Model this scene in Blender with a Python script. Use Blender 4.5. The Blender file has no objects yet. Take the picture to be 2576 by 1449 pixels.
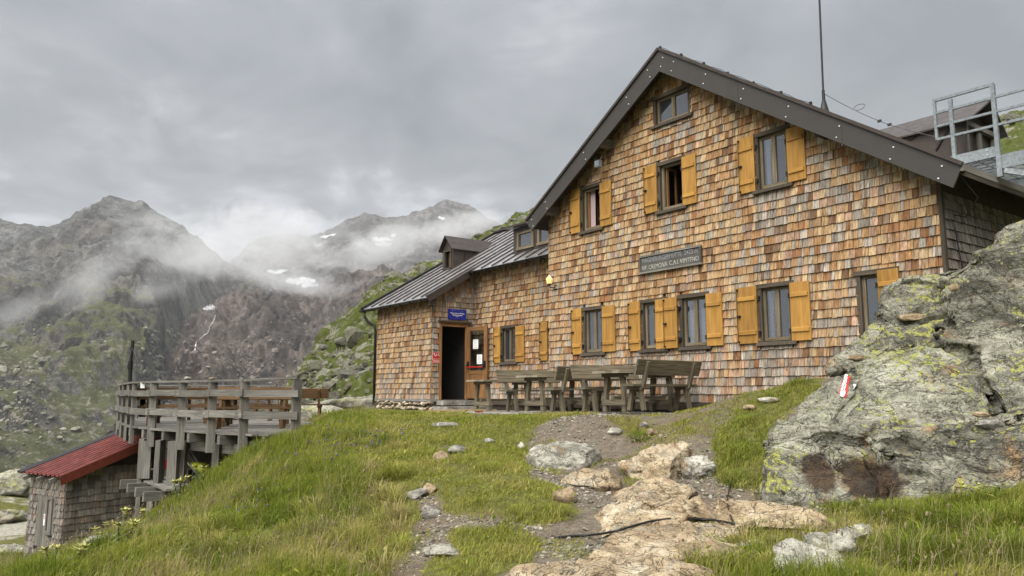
import bpy, bmesh, math, random
import numpy as np
from mathutils import Vector, Matrix
from mathutils.bvhtree import BVHTree

random.seed(7)
RNG = np.random.default_rng(11)
scene = bpy.context.scene
COL = scene.collection
R = math.radians

# ------------------------------------------------------------------ camera
IMW, IMH, FPX, HORIZON, EYE = 2576.0, 1449.0, 1930.0, 988.0, 1.6
PITCH = math.atan((HORIZON - IMH / 2) / FPX)
cam_data = bpy.data.cameras.new("camera")
cam_data.sensor_width = 36.0
cam_data.lens = 36.0 * FPX / IMW
cam_data.clip_start = 0.05
cam_data.clip_end = 20000.0
camera = bpy.data.objects.new("camera", cam_data)
camera.location = (0, 0, EYE)
camera.rotation_euler = (R(90) + PITCH, 0, 0)
COL.objects.link(camera)
scene.camera = camera

# ------------------------------------------------------------------ sky, sun, exposure
SUN_EL, SUN_AZ = R(52), R(-150)      # azimuth measured from +Y towards +X
world = bpy.data.worlds.new("World")
scene.world = world
world.use_nodes = True
wn, wl = world.node_tree.nodes, world.node_tree.links
wn.clear()


def wnode(t, **kw):
    n = wn.new(t)
    for k, val in kw.items():
        setattr(n, k, val)
    return n


w_out = wnode('ShaderNodeOutputWorld')
w_bg = wnode('ShaderNodeBackground')
w_bg.inputs['Strength'].default_value = 0.1
w_sky = wnode('ShaderNodeTexSky', sky_type='NISHITA')
w_sky.sun_disc = False
w_sky.sun_elevation = SUN_EL
w_sky.sun_rotation = SUN_AZ
w_sky.altitude = 2400
w_tc = wnode('ShaderNodeTexCoord')
w_sep = wnode('ShaderNodeSeparateXYZ')
wl.new(w_tc.outputs['Generated'], w_sep.inputs[0])


def wmath(op, a, b=None, c=None):
    n = wnode('ShaderNodeMath', operation=op)
    for i, q in enumerate((a, b, c)):
        if q is None:
            continue
        if isinstance(q, (int, float)):
            n.inputs[i].default_value = q
        else:
            wl.new(q, n.inputs[i])
    return n.outputs[0]


w_up = wmath('MAXIMUM', w_sep.outputs[2], 0.0)
w_den = wmath('ADD', w_up, 0.34)
w_px = wmath('DIVIDE', w_sep.outputs[0], w_den)
w_py = wmath('DIVIDE', w_sep.outputs[1], w_den)
w_cmb = wnode('ShaderNodeCombineXYZ')
wl.new(w_px, w_cmb.inputs[0])
wl.new(w_py, w_cmb.inputs[1])
w_cmb.inputs[2].default_value = 3.7


def wnoise(scale, detail, rough, dist, off):
    mp = wnode('ShaderNodeMapping')
    mp.inputs['Location'].default_value = off
    wl.new(w_cmb.outputs[0], mp.inputs['Vector'])
    n = wnode('ShaderNodeTexNoise')
    n.inputs['Scale'].default_value = scale
    n.inputs['Detail'].default_value = detail
    n.inputs['Roughness'].default_value = rough
    n.inputs['Distortion'].default_value = dist
    wl.new(mp.outputs[0], n.inputs['Vector'])
    return n.outputs['Fac']


w_big = wnoise(1.15, 6.0, 0.55, 0.35, (3.3, 9.4, 0))
w_small = wnoise(3.4, 8.0, 0.6, 0.5, (1.4, 8.2, 0))
w_mixn = wmath('ADD', wmath('MULTIPLY', w_big, 0.64), wmath('MULTIPLY', w_small, 0.36))
w_ramp = wnode('ShaderNodeValToRGB')
els = w_ramp.color_ramp.elements
els[0].position, els[0].color = 0.395, (0.356, 0.382, 0.424, 1)
els[1].position, els[1].color = 0.600, (1.153, 1.186, 1.266, 1)
e = els.new(0.455); e.color = (0.435, 0.463, 0.503, 1)
e = els.new(0.505); e.color = (0.514, 0.540, 0.582, 1)
e = els.new(0.545); e.color = (0.661, 0.684, 0.723, 1)
wl.new(w_mixn, w_ramp.inputs[0])
# an overcast sky is about three times as bright overhead as at the horizon
w_cie = wmath('ADD', wmath('MULTIPLY', wmath('POWER', w_up, 1.6), 2.6), 0.95)
w_scl = wnode('ShaderNodeVectorMath', operation='SCALE')
wl.new(w_ramp.outputs[0], w_scl.inputs[0])
wl.new(w_cie, w_scl.inputs['Scale'])
w_mix = wnode('ShaderNodeMix', data_type='RGBA')
w_mix.inputs['Factor'].default_value = 0.985
wl.new(w_sky.outputs[0], w_mix.inputs['A'])
wl.new(w_scl.outputs[0], w_mix.inputs['B'])
wl.new(w_mix.outputs['Result'], w_bg.inputs['Color'])
wl.new(w_bg.outputs[0], w_out.inputs[0])

sun_data = bpy.data.lights.new("sun", 'SUN')
sun_data.energy = 1.5
sun_data.angle = R(65)
sun_data.color = (1.0, 0.955, 0.88)
sun = bpy.data.objects.new("sun", sun_data)
_sd = Vector((math.sin(SUN_AZ) * math.cos(SUN_EL), math.cos(SUN_AZ) * math.cos(SUN_EL), math.sin(SUN_EL)))
sun.rotation_euler = _sd.to_track_quat('Z', 'Y').to_euler()
sun.location = (0, 0, 60)
COL.objects.link(sun)

scene.view_settings.view_transform = 'Standard'
scene.view_settings.look = 'None'
scene.view_settings.exposure = 2.28
scene.view_settings.gamma = 1.0
scene.view_settings.use_curve_mapping = False
scene.render.engine = 'CYCLES'
scene.cycles.use_denoising = True
scene.cycles.max_bounces = 6
scene.cycles.diffuse_bounces = 3
scene.cycles.glossy_bounces = 3
scene.cycles.transmission_bounces = 4
scene.cycles.transparent_max_bounces = 12
scene.cycles.volume_bounces = 1
scene.cycles.caustics_reflective = False
scene.cycles.caustics_refractive = False

# ------------------------------------------------------------------ survey: picture point -> place
CAMP = np.array([0.0, 0.0, EYE])
CP, SP = math.cos(PITCH), math.sin(PITCH)


def ray(x, y):
    a = (x - IMW / 2) / FPX
    b = -(y - IMH / 2) / FPX
    return np.array([a, CP - b * SP, SP + b * CP])


def at_d(x, y, d):
    r = ray(x, y)
    return CAMP + r * d / r[1]


def on_z(x, y, z):
    r = ray(x, y)
    return CAMP + r * (z - EYE) / r[2]


def project(P):
    P = np.asarray(P, float) - CAMP
    dep = P[..., 1] * CP + P[..., 2] * SP
    upc = -P[..., 1] * SP + P[..., 2] * CP
    dep = np.where(np.abs(dep) < 1e-3, 1e-3, dep)
    return IMW / 2 + FPX * P[..., 0] / dep, IMH / 2 - FPX * upc / dep, dep


TH = R(36.5)
UV = np.array([math.sin(TH), -math.cos(TH), 0.0])      # along the facade, to the right
VV = np.array([math.cos(TH), math.sin(TH), 0.0])       # into the house
ORG = np.array([(1106 - IMW / 2) / (FPX / CP) * 22.0, 22.0, 0.0])


def hw(s, t, z):
    return ORG + UV * s + VV * t + np.array([0, 0, z])


# ------------------------------------------------------------------ numpy noise
def _h(ix, iy, iz, seed):
    n = (ix.astype(np.int64) * 374761393 + iy.astype(np.int64) * 668265263 + iz.astype(np.int64) * 2147483647 + seed * 974711) & 0xFFFFFFFF
    n = ((n ^ (n >> 13)) * 1274126177) & 0xFFFFFFFF
    n = (n ^ (n >> 16)) & 0xFFFFFFFF
    n = (n * 2246822519) & 0xFFFFFFFF
    n = n ^ (n >> 15)
    return (n & 0xFFFFFF).astype(np.float64) / 0xFFFFFF


def vnoise(P, seed=0):
    P = np.asarray(P, float)
    i = np.floor(P).astype(np.int64)
    f = P - i
    w = f * f * f * (f * (f * 6 - 15) + 10)
    r = 0
    for dx in (0, 1):
        wx = w[..., 0] if dx else 1 - w[..., 0]
        for dy in (0, 1):
            wy = w[..., 1] if dy else 1 - w[..., 1]
            for dz in (0, 1):
                wz = w[..., 2] if dz else 1 - w[..., 2]
                r = r + wx * wy * wz * _h(i[..., 0] + dx, i[..., 1] + dy, i[..., 2] + dz, seed)
    return r * 2 - 1


def fbm(P, octv=4, seed=0, lac=2.03, gain=0.5):
    P = np.asarray(P, float)
    a, t, s = 1.0, 0, 0
    for o in range(octv):
        s = s + a * vnoise(P, seed + o * 17)
        t += a
        a *= gain
        P = P * lac + 13.7
    return s / t


def ridged(P, octv=5, seed=0, lac=2.05, gain=0.55):
    P = np.asarray(P, float)
    a, t, s = 1.0, 0, 0
    w = 1.0
    for o in range(octv):
        n = 1 - np.abs(vnoise(P, seed + o * 23))
        n = n * n * w
        w = np.clip(n * 1.6, 0, 1)
        s = s + a * n
        t += a
        a *= gain
        P = P * lac + 7.31
    return s / t


def sstep(a, b, x):
    t = np.clip((np.asarray(x, float) - a) / (b - a), 0, 1)
    return t * t * (3 - 2 * t)


def in_poly(px, py, poly):
    inside = np.zeros(np.shape(px), bool)
    n = len(poly)
    for k in range(n):
        x1, y1 = poly[k]
        x2, y2 = poly[(k + 1) % n]
        c = ((y1 > py) != (y2 > py))
        xs = (x2 - x1) * (py - y1) / ((y2 - y1) if y2 != y1 else 1e-9) + x1
        inside ^= c & (px < xs)
    return inside


# ------------------------------------------------------------------ objects
def tag(o, label=None, cat=None, group=None, kind=None):
    if label: o['label'] = label
    if cat: o['category'] = cat
    if group: o['group'] = group
    if kind: o['kind'] = kind
    return o


def empty(name, loc=(0, 0, 0), rz=0.0, label=None, cat=None, group=None):
    o = bpy.data.objects.new(name, None)
    o.location = loc
    o.rotation_euler = (0, 0, rz)
    o.empty_display_size = 0.2
    COL.objects.link(o)
    return tag(o, label, cat, group)


def link_mesh(name, me, parent=None):
    o = bpy.data.objects.new(name, me)
    COL.objects.link(o)
    if parent is not None:
        o.parent = parent
    return o


def copy_tree(o, parent=None):
    c = o.copy()
    COL.objects.link(c)
    c.parent = parent
    for ch in o.children:
        copy_tree(ch, c)
    return c


def np_mesh(name, verts, faces, mat=None, smooth=False, cols=None, attrs=None):
    """verts Nx3, faces Mx3 or Mx4 arrays (fast path)"""
    verts = np.asarray(verts, np.float32)
    faces = np.asarray(faces, np.int32)
    me = bpy.data.meshes.new(name)
    nv, nf, k = len(verts), len(faces), faces.shape[1]
    me.vertices.add(nv)
    me.vertices.foreach_set('co', verts.ravel())
    me.loops.add(nf * k)
    me.loops.foreach_set('vertex_index', faces.ravel())
    me.polygons.add(nf)
    me.polygons.foreach_set('loop_start', np.arange(0, nf * k, k, dtype=np.int32))
    me.update(calc_edges=True)
    me.polygons.foreach_set('use_smooth', np.full(nf, bool(smooth)))
    if cols is not None:
        a = me.color_attributes.new('col', 'FLOAT_COLOR', 'POINT')
        c = np.ones((nv, 4), np.float32)
        c[:, :3] = cols
        a.data.foreach_set('color', c.ravel())
    for nm, arr in (attrs or {}).items():
        a = me.attributes.new(nm, 'FLOAT', 'POINT')
        a.data.foreach_set('value', np.asarray(arr, np.float32))
    if mat is not None:
        me.materials.append(mat)
    return me


class MB:
    """collects solid pieces and builds ONE mesh object; keeps a UV in metres with U along the grain"""
    def __init__(self):
        self.v, self.f, self.uv, self.c = [], [], [], []

    def quad8(self, p, grain=0, col=(1, 1, 1)):
        # p: 8 corners, index = x + 2*y + 4*z ; grain axis 0/1/2
        p = [np.asarray(q, float) for q in p]
        b = len(self.v)
        self.v += p
        L = [np.linalg.norm(p[1] - p[0]), np.linalg.norm(p[2] - p[0]), np.linalg.norm(p[4] - p[0])]
        ox, oy = random.random() * 30, random.random() * 30
        for idx, axes in (((0, 2, 3, 1), (0, 1)), ((4, 5, 7, 6), (0, 1)), ((0, 1, 5, 4), (0, 2)), ((2, 6, 7, 3), (0, 2)), ((0, 4, 6, 2), (1, 2)), ((1, 3, 7, 5), (1, 2))):
            self.f.append([b + i for i in idx])
            for i in idx:
                co = ((i & 1) * L[0], ((i >> 1) & 1) * L[1], ((i >> 2) & 1) * L[2])
                a, c2 = axes
                if grain == c2: a, c2 = c2, a
                if grain not in axes:
                    self.uv.append((ox + co[a] * 0.2, oy + co[c2]))
                else:
                    self.uv.append((ox + co[a], oy + co[c2]))
            self.c.append(col)

    def box(self, x0, x1, y0, y1, z0, z1, col=(1, 1, 1), grain=None):
        p = [(x, y, z) for z in (z0, z1) for y in (y0, y1) for x in (x0, x1)]
        if grain is None:
            d = (abs(x1 - x0), abs(y1 - y0), abs(z1 - z0))
            grain = d.index(max(d))
        self.quad8(p, grain, col)

    def beam(self, p0, p1, w, h, up=(0, 0, 1), col=(1, 1, 1), w1=None, h1=None):
        p0, p1 = np.asarray(p0, float), np.asarray(p1, float)
        d = p1 - p0
        d = d / max(np.linalg.norm(d), 1e-9)
        up = np.asarray(up, float)
        if abs(d @ up) > 0.98:
            up = np.array([0.0, 1.0, 0.0]) if abs(d[1]) < 0.9 else np.array([1.0, 0, 0])
        sd = np.cross(d, up); sd /= np.linalg.norm(sd)
        uu = np.cross(sd, d)
        w1 = w if w1 is None else w1
        h1 = h if h1 is None else h1
        P = []
        for k in (-1, 1):
            for j in (-1, 1):
                for pt, ww, hh in ((p0, w, h), (p1, w1, h1)):
                    P.append(pt + sd * j * ww / 2 + uu * k * hh / 2)
        self.quad8(P, 0, col)

    def tube(self, pts, r, n=8, col=(1, 1, 1), r1=None, cap=True):
        pts = [np.asarray(p, float) for p in pts]
        b = len(self.v)
        m = len(pts)
        up = np.array([0.0, 0.0, 1.0])
        for i, p in enumerate(pts):
            d = pts[min(i + 1, m - 1)] - pts[max(i - 1, 0)]
            d = d / max(np.linalg.norm(d), 1e-9)
            ref = up if abs(d @ up) < 0.95 else np.array([1.0, 0, 0])
            a = np.cross(d, ref); a /= np.linalg.norm(a)
            c = np.cross(a, d)
            rr = r if r1 is None else r + (r1 - r) * i / (m - 1)
            for k in range(n):
                t = 2 * math.pi * k / n
                self.v.append(p + rr * (math.cos(t) * a + math.sin(t) * c))
        for i in range(m - 1):
            for k in range(n):
                q = [b + i * n + k, b + (i + 1) * n + k, b + (i + 1) * n + (k + 1) % n, b + i * n + (k + 1) % n]
                self.f.append(q)
                self.uv += [(i * .3, k / n), ((i + 1) * .3, k / n), ((i + 1) * .3, (k + 1) / n), (i * .3, (k + 1) / n)]
                self.c.append(col)
        if cap:
            for e_, rev in ((0, False), (m - 1, True)):
                q = [b + e_ * n + k for k in range(n)]
                if rev: q = q[::-1]
                self.f.append(q)
                self.uv += [(0.1, 0.1)] * n
                self.c.append(col)

    def poly(self, pts, col=(1, 1, 1)):
        b = len(self.v)
        self.v += [np.asarray(p, float) for p in pts]
        self.f.append(list(range(b, b + len(pts))))
        p0 = np.asarray(pts[0], float)
        ax = np.asarray(pts[1], float) - p0
        ax = ax / max(np.linalg.norm(ax), 1e-9)
        for p in pts:
            dlt = np.asarray(p, float) - p0
            k = dlt @ ax
            self.uv.append((k, np.linalg.norm(dlt - ax * k)))
        self.c.append(col)

    def prism(self, pts, vec, col=(1, 1, 1)):
        """closed prism: polygon pts pushed along vec"""
        vec = np.asarray(vec, float)
        a = [np.asarray(p, float) for p in pts]
        b = [p + vec for p in a]
        self.poly(a[::-1], col)
        self.poly(b, col)
        n = len(a)
        for i in range(n):
            j = (i + 1) % n
            self.poly([a[i], a[j], b[j], b[i]], col)

    def build(self, name, mat, parent=None, smooth=False, origin=None):
        v = np.array(self.v, float)
        if origin is not None:
            v = v - np.asarray(origin, float)
        me = bpy.data.meshes.new(name)
        me.from_pydata([tuple(p) for p in v], [], self.f)
        ul = me.uv_layers.new(name='uv')
        ul.data.foreach_set('uv', np.array(self.uv, np.float32).ravel())
        if any(tuple(c) != (1, 1, 1) for c in self.c):
            a = me.color_attributes.new('col', 'FLOAT_COLOR', 'CORNER')
            arr = []
            for poly, c in zip(me.polygons, self.c):
                arr += [(c[0], c[1], c[2], 1.0)] * poly.loop_total
            a.data.foreach_set('color', np.array(arr, np.float32).ravel())
        if mat is not None:
            me.materials.append(mat)
        if smooth:
            me.polygons.foreach_set('use_smooth', np.ones(len(me.polygons), bool))
        me.update()
        bm = bmesh.new(); bm.from_mesh(me)
        bmesh.ops.recalc_face_normals(bm, faces=bm.faces[:])
        bm.to_mesh(me); bm.free()
        return link_mesh(name, me, parent)

# ------------------------------------------------------------------ materials
class NT:
    def __init__(self, name):
        self.m = bpy.data.materials.new(name)
        self.m.use_nodes = True
        self.n, self.l = self.m.node_tree.nodes, self.m.node_tree.links
        self.n.clear()
        self.out = self.n.new('ShaderNodeOutputMaterial')
        self.b = self.n.new('ShaderNodeBsdfPrincipled')
        self.l.new(self.b.outputs[0], self.out.inputs[0])

    def set(self, inp, val):
        s = self.b.inputs[inp] if isinstance(inp, str) else inp
        if hasattr(val, 'is_output') or isinstance(val, bpy.types.NodeSocket):
            self.l.new(val, s)
        else:
            s.default_value = val

    def coord(self, kind='pos', scale=(1, 1, 1), loc=(0, 0, 0), rot=(0, 0, 0)):
        if kind == 'pos':
            o = self.n.new('ShaderNodeNewGeometry').outputs['Position']
        elif kind == 'uv':
            o = self.n.new('ShaderNodeUVMap').outputs[0]
        else:
            o = self.n.new('ShaderNodeTexCoord').outputs[kind]
        mp = self.n.new('ShaderNodeMapping')
        mp.inputs['Scale'].default_value = scale
        mp.inputs['Location'].default_value = loc
        mp.inputs['Rotation'].default_value = rot
        self.l.new(o, mp.inputs['Vector'])
        return mp.outputs[0]

    def noise(self, vec, scale=5, detail=5, rough=.55, dist=0.0):
        t = self.n.new('ShaderNodeTexNoise')
        t.inputs['Scale'].default_value = scale
        t.inputs['Detail'].default_value = detail
        t.inputs['Roughness'].default_value = rough
        t.inputs['Distortion'].default_value = dist
        self.l.new(vec, t.inputs['Vector'])
        return t.outputs['Fac']

    def voro(self, vec, scale=5, feature='F1', rnd=1.0):
        t = self.n.new('ShaderNodeTexVoronoi')
        t.feature = feature
        t.inputs['Scale'].default_value = scale
        t.inputs['Randomness'].default_value = rnd
        self.l.new(vec, t.inputs['Vector'])
        return t

    def ramp(self, fac, stops):
        t = self.n.new('ShaderNodeValToRGB')
        el = t.color_ramp.elements
        while len(el) > 1:
            el.remove(el[-1])
        for i, (p, c) in enumerate(stops):
            if isinstance(c, (int, float)): c = (c, c, c)
            q = el[0] if i == 0 else el.new(p)
            q.position = p
            q.color = (*c, 1)
        self.l.new(fac, t.inputs[0])
        return t.outputs[0]

    def mix(self, fac, a, b, mode='MIX'):
        t = self.n.new('ShaderNodeMix')
        t.data_type = 'RGBA'
        t.blend_type = mode
        for s, val in ((t.inputs['Factor'], fac), (t.inputs['A'], a), (t.inputs['B'], b)):
            if isinstance(val, bpy.types.NodeSocket): self.l.new(val, s)
            elif isinstance(val, (int, float)):
                s.default_value = val if s.type == 'VALUE' else (val, val, val, 1)
            else: s.default_value = (*val, 1) if len(val) == 3 else val
        return t.outputs['Result']

    def math(self, op, a, b=None, clamp=False):
        t = self.n.new('ShaderNodeMath')
        t.operation = op
        t.use_clamp = clamp
        for i, q in enumerate((a, b)):
            if q is None: continue
            if isinstance(q, (int, float)): t.inputs[i].default_value = q
            else: self.l.new(q, t.inputs[i])
        return t.outputs[0]

    def attr(self, name, out='Color'):
        t = self.n.new('ShaderNodeAttribute')
        t.attribute_name = name
        return t.outputs[out]

    def objcol(self):
        return self.n.new('ShaderNodeObjectInfo').outputs['Color']

    def objrand(self):
        return self.n.new('ShaderNodeObjectInfo').outputs['Random']

    def normal_z(self):
        g = self.n.new('ShaderNodeNewGeometry')
        s = self.n.new('ShaderNodeSeparateXYZ')
        self.l.new(g.outputs['Normal'], s.inputs[0])
        return s.outputs[2]

    def bump(self, h, strength=.4, dist=.02):
        t = self.n.new('ShaderNodeBump')
        t.inputs['Strength'].default_value = strength
        t.inputs['Distance'].default_value = dist
        self.l.new(h, t.inputs['Height'])
        self.l.new(t.outputs[0], self.b.inputs['Normal'])
        return t


def mat_wood(name, c_dark, c_light, rough=.8, tint=None, knots=True, sx=1.6, sy=42):
    t = NT(name)
    uv = t.coord('uv', (sx, sy, 1))
    g = t.noise(uv, 1.0, 6, .62, .25)
    g2 = t.noise(t.coord('uv', (1.1, 3.0, 1)), 1.0, 3, .5)
    c = t.ramp(g, [(.30, c_dark), (.68, c_light)])
    c = t.mix(t.ramp(g2, [(.35, 0.0), (.75, 0.55)]), c, tuple(q * .55 for q in c_dark))
    if tint is not None:
        c = t.mix(.35, c, tint)
    rn = t.ramp(t.objrand(), [(0, .78), (1, 1.15)])
    c = t.mix(1.0, c, rn, 'MULTIPLY')
    t.set('Base Color', c)
    t.set('Roughness', rough)
    t.set('Specular IOR Level', .25)
    t.bump(g, .35, .004)
    return t.m


def mat_plain(name, col, rough=.6, metal=0.0, var=.25, nscale=9, bump=0.0, spec=.4):
    t = NT(name)
    n = t.noise(t.coord('pos'), nscale, 5, .6)
    d = tuple(q * (1 - var) for q in col)
    b = tuple(min(1, q * (1 + var * .6)) for q in col)
    t.set('Base Color', t.ramp(n, [(.3, d), (.7, b)]))
    t.set('Roughness', t.ramp(n, [(.3, min(1, rough + .08)), (.7, max(.03, rough - .08))]))
    t.set('Metallic', metal)
    t.set('Specular IOR Level', spec)
    if bump: t.bump(n, bump, .01)
    return t.m


def shingle_mat(name, use_obj, grey=0.0):
    t = NT(name)
    base = t.objcol() if use_obj else t.attr('col')
    g = t.noise(t.coord('pos', (75, 75, 2.6)), 1.0, 4, .6, .1)
    g2 = t.noise(t.coord('pos', (30, 30, 1.6)), 1.0, 3, .6, .3)
    g3 = t.noise(t.coord('pos', (13, 13, 1.0)), 1.0, 3, .6, .3)
    c = t.mix(1.0, base, t.ramp(g, [(.28, (.60, .54, .50)), (.5, (.97, .95, .93)), (.72, (1.25, 1.22, 1.17))]), 'MULTIPLY')
    c = t.mix(1.0, c, t.ramp(g2, [(.30, (.50, .44, .40)), (.5, (1.0, 1.0, 1.0)), (.68, (1.38, 1.36, 1.32))]), 'MULTIPLY')
    c = t.mix(t.ramp(g3, [(.54, 0.0), (.72, .6)]), c, (.235, .205, .17))
    c = t.mix(t.ramp(g3, [(.26, .5), (.44, 0.0)]), c, (.27, .12, .045))
    t.set('Base Color', c)
    t.set('Roughness', .82)
    t.set('Specular IOR Level', .2)
    t.bump(g, .35, .003)
    return t.m


MAT = {}
MAT['shingle'] = shingle_mat('weathered larch shingle', False)
MAT['shingle_one'] = shingle_mat('weathered larch shingle single', True)
MAT['backing'] = mat_plain('dark shingle gap', (.035, .026, .02), .95)
MAT['grey_wood'] = mat_wood('weathered grey timber', (.085, .08, .072), (.27, .255, .225))
MAT['bench_wood'] = mat_wood('weathered olive bench timber', (.058, .048, .032), (.25, .215, .145))
MAT['table_wood'] = mat_wood('pale weathered table timber', (.13, .11, .075), (.40, .36, .27))
MAT['brown_wood'] = mat_wood('oiled brown bench timber', (.055, .03, .013), (.165, .095, .04))
MAT['dark_wood'] = mat_wood('dark window timber', (.035, .028, .02), (.115, .095, .07))
MAT['frame_wood'] = mat_wood('worn brown window timber', (.10, .075, .045), (.30, .25, .17))
MAT['door_wood'] = mat_wood('varnished larch door', (.14, .065, .025), (.36, .19, .075))
MAT['sign_wood'] = mat_wood('tarred sign board', (.04, .04, .036), (.16, .155, .14))
MAT['pale_wood'] = mat_wood('pale new plank', (.33, .23, .11), (.55, .42, .23))
MAT['shutter'] = mat_wood('ochre glazed shutter', (.33, .165, .032), (.50, .28, .075), rough=.7, sy=18)
MAT['black_iron'] = mat_plain('black iron', (.018, .017, .016), .5, .3)
MAT['fascia'] = mat_plain('brown coated sheet metal', (.050, .046, .042), .42, 0.0, .16, 3)
MAT['rivet'] = mat_plain('white rivet cap', (.8, .8, .78), .4)
MAT['galv'] = mat_plain('galvanised steel', (.25, .28, .295), .45, .6, .4, 22)
MAT['dark_metal'] = mat_plain('dark brown sheet metal', (.075, .06, .052), .38, .35, .3, 6)
MAT['gutter'] = mat_plain('dark gutter metal', (.03, .027, .025), .35, .5, .3)
MAT['interior'] = mat_plain('unlit interior', (.02, .018, .016), .95)
MAT['white'] = mat_plain('white paint', (.78, .78, .76), .6, 0, .06)
MAT['paper'] = mat_plain('white paper', (.78, .78, .77), .8, 0, .04)
MAT['ink'] = mat_plain('faded ink', (.25, .26, .28), .8)
MAT['blue'] = mat_plain('blue enamel', (.012, .022, .26), .3, 0, .12)
MAT['paleblue'] = mat_plain('pale blue print', (.10, .13, .42), .5)
MAT['red'] = mat_plain('red enamel', (.42, .012, .016), .35, 0, .12)
MAT['pink'] = mat_plain('pink print', (.72, .42, .40), .5)
MAT['rail_red'] = mat_plain('red push bar', (.5, .02, .015), .35)
MAT['letter'] = mat_plain('worn grey lettering', (.40, .39, .35), .8, 0, .5, 40)
MAT['cable'] = mat_plain('black rubber cable', (.012, .012, .012), .5)
MAT['cloth_blue'] = mat_plain('blue grey bedding', (.10, .14, .19), .9)
MAT['yellow'] = mat_plain('yellow green plastic', (.33, .36, .03), .45)
MAT['bolt'] = mat_plain('bright bolt', (.7, .7, .68), .3, .6)


def m_glass():
    t = NT('window glass')
    n = t.n
    gl = n.new('ShaderNodeBsdfGlossy'); gl.inputs['Roughness'].default_value = .02
    gl.inputs['Color'].default_value = (.92, .95, 1.0, 1)
    tr = n.new('ShaderNodeBsdfTransparent'); tr.inputs['Color'].default_value = (.86, .9, .92, 1)
    fr = n.new('ShaderNodeLayerWeight'); fr.inputs['Blend'].default_value = .25
    mx = n.new('ShaderNodeMixShader')
    f = t.math('ADD', t.math('MULTIPLY', fr.outputs['Facing'], .35), .22, True)
    t.l.new(f, mx.inputs[0]); t.l.new(tr.outputs[0], mx.inputs[1]); t.l.new(gl.outputs[0], mx.inputs[2])
    t.l.new(mx.outputs[0], t.out.inputs[0])
    return t.m


MAT['glass'] = m_glass()


def m_dark_glass():
    t = NT('glass before a dark room')
    t.set('Base Color', (.030, .034, .042, 1)); t.set('Roughness', .04)
    t.set('Specular IOR Level', 1.0); t.set('IOR', 1.9)
    t.set('Coat Weight', .6); t.set('Coat Roughness', .03); t.set('Coat IOR', 1.8)
    return t.m


MAT['dark_glass'] = m_dark_glass()


def m_checked():
    t = NT('red checked curtain')
    c = t.coord('Object', (1, 1, 1))
    ck = t.n.new('ShaderNodeTexChecker'); ck.inputs['Scale'].default_value = 26
    t.l.new(c, ck.inputs['Vector'])
    ck.inputs['Color1'].default_value = (.46, .375, .385, 1)
    ck.inputs['Color2'].default_value = (.41, .295, .31, 1)
    t.set('Base Color', ck.outputs[0]); t.set('Roughness', .9)
    return t.m


MAT['curtain'] = m_checked()


def m_lamp():
    t = NT('lit amber lantern glass')
    t.set('Base Color', (.85, .6, .25, 1)); t.set('Roughness', .3)
    t.set('Emission Color', (1.0, .62, .22, 1)); t.set('Emission Strength', .12)
    return t.m


MAT['lamp'] = m_lamp()


def m_seam_roof():
    t = NT('weathered standing seam sheet')
    n = t.noise(t.coord('uv', (1.0, 4, 1)), 1.0, 6, .62, .5)
    n2 = t.noise(t.coord('pos'), 2.6, 5, .65, .4)
    c = t.ramp(n, [(.3, (.58, .56, .55)), (.5, (.80, .79, .78)), (.75, (.92, .92, .92))])
    t.set('Base Color', t.mix(t.ramp(n2, [(.50, 0.0), (.66, .75)]), c, (.26, .21, .20)))
    t.set('Roughness', t.ramp(n2, [(.35, .22), (.7, .42)]))
    t.set('Metallic', .92)
    t.bump(n2, .2, .02)
    return t.m


MAT['seam_roof'] = m_seam_roof()


def m_red_roof():
    t = NT('red trapezoidal sheet')
    n = t.noise(t.coord('pos', (1, 1, 1)), 4, 5, .6)
    t.set('Base Color', t.ramp(n, [(.3, (.085, .018, .014)), (.5, (.14, .030, .023)), (.7, (.20, .062, .050))]))
    t.set('Roughness', t.ramp(n, [(.3, .45), (.7, .3)]))
    t.set('Specular IOR Level', .55)
    return t.m


MAT['red_roof'] = m_red_roof()


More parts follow.
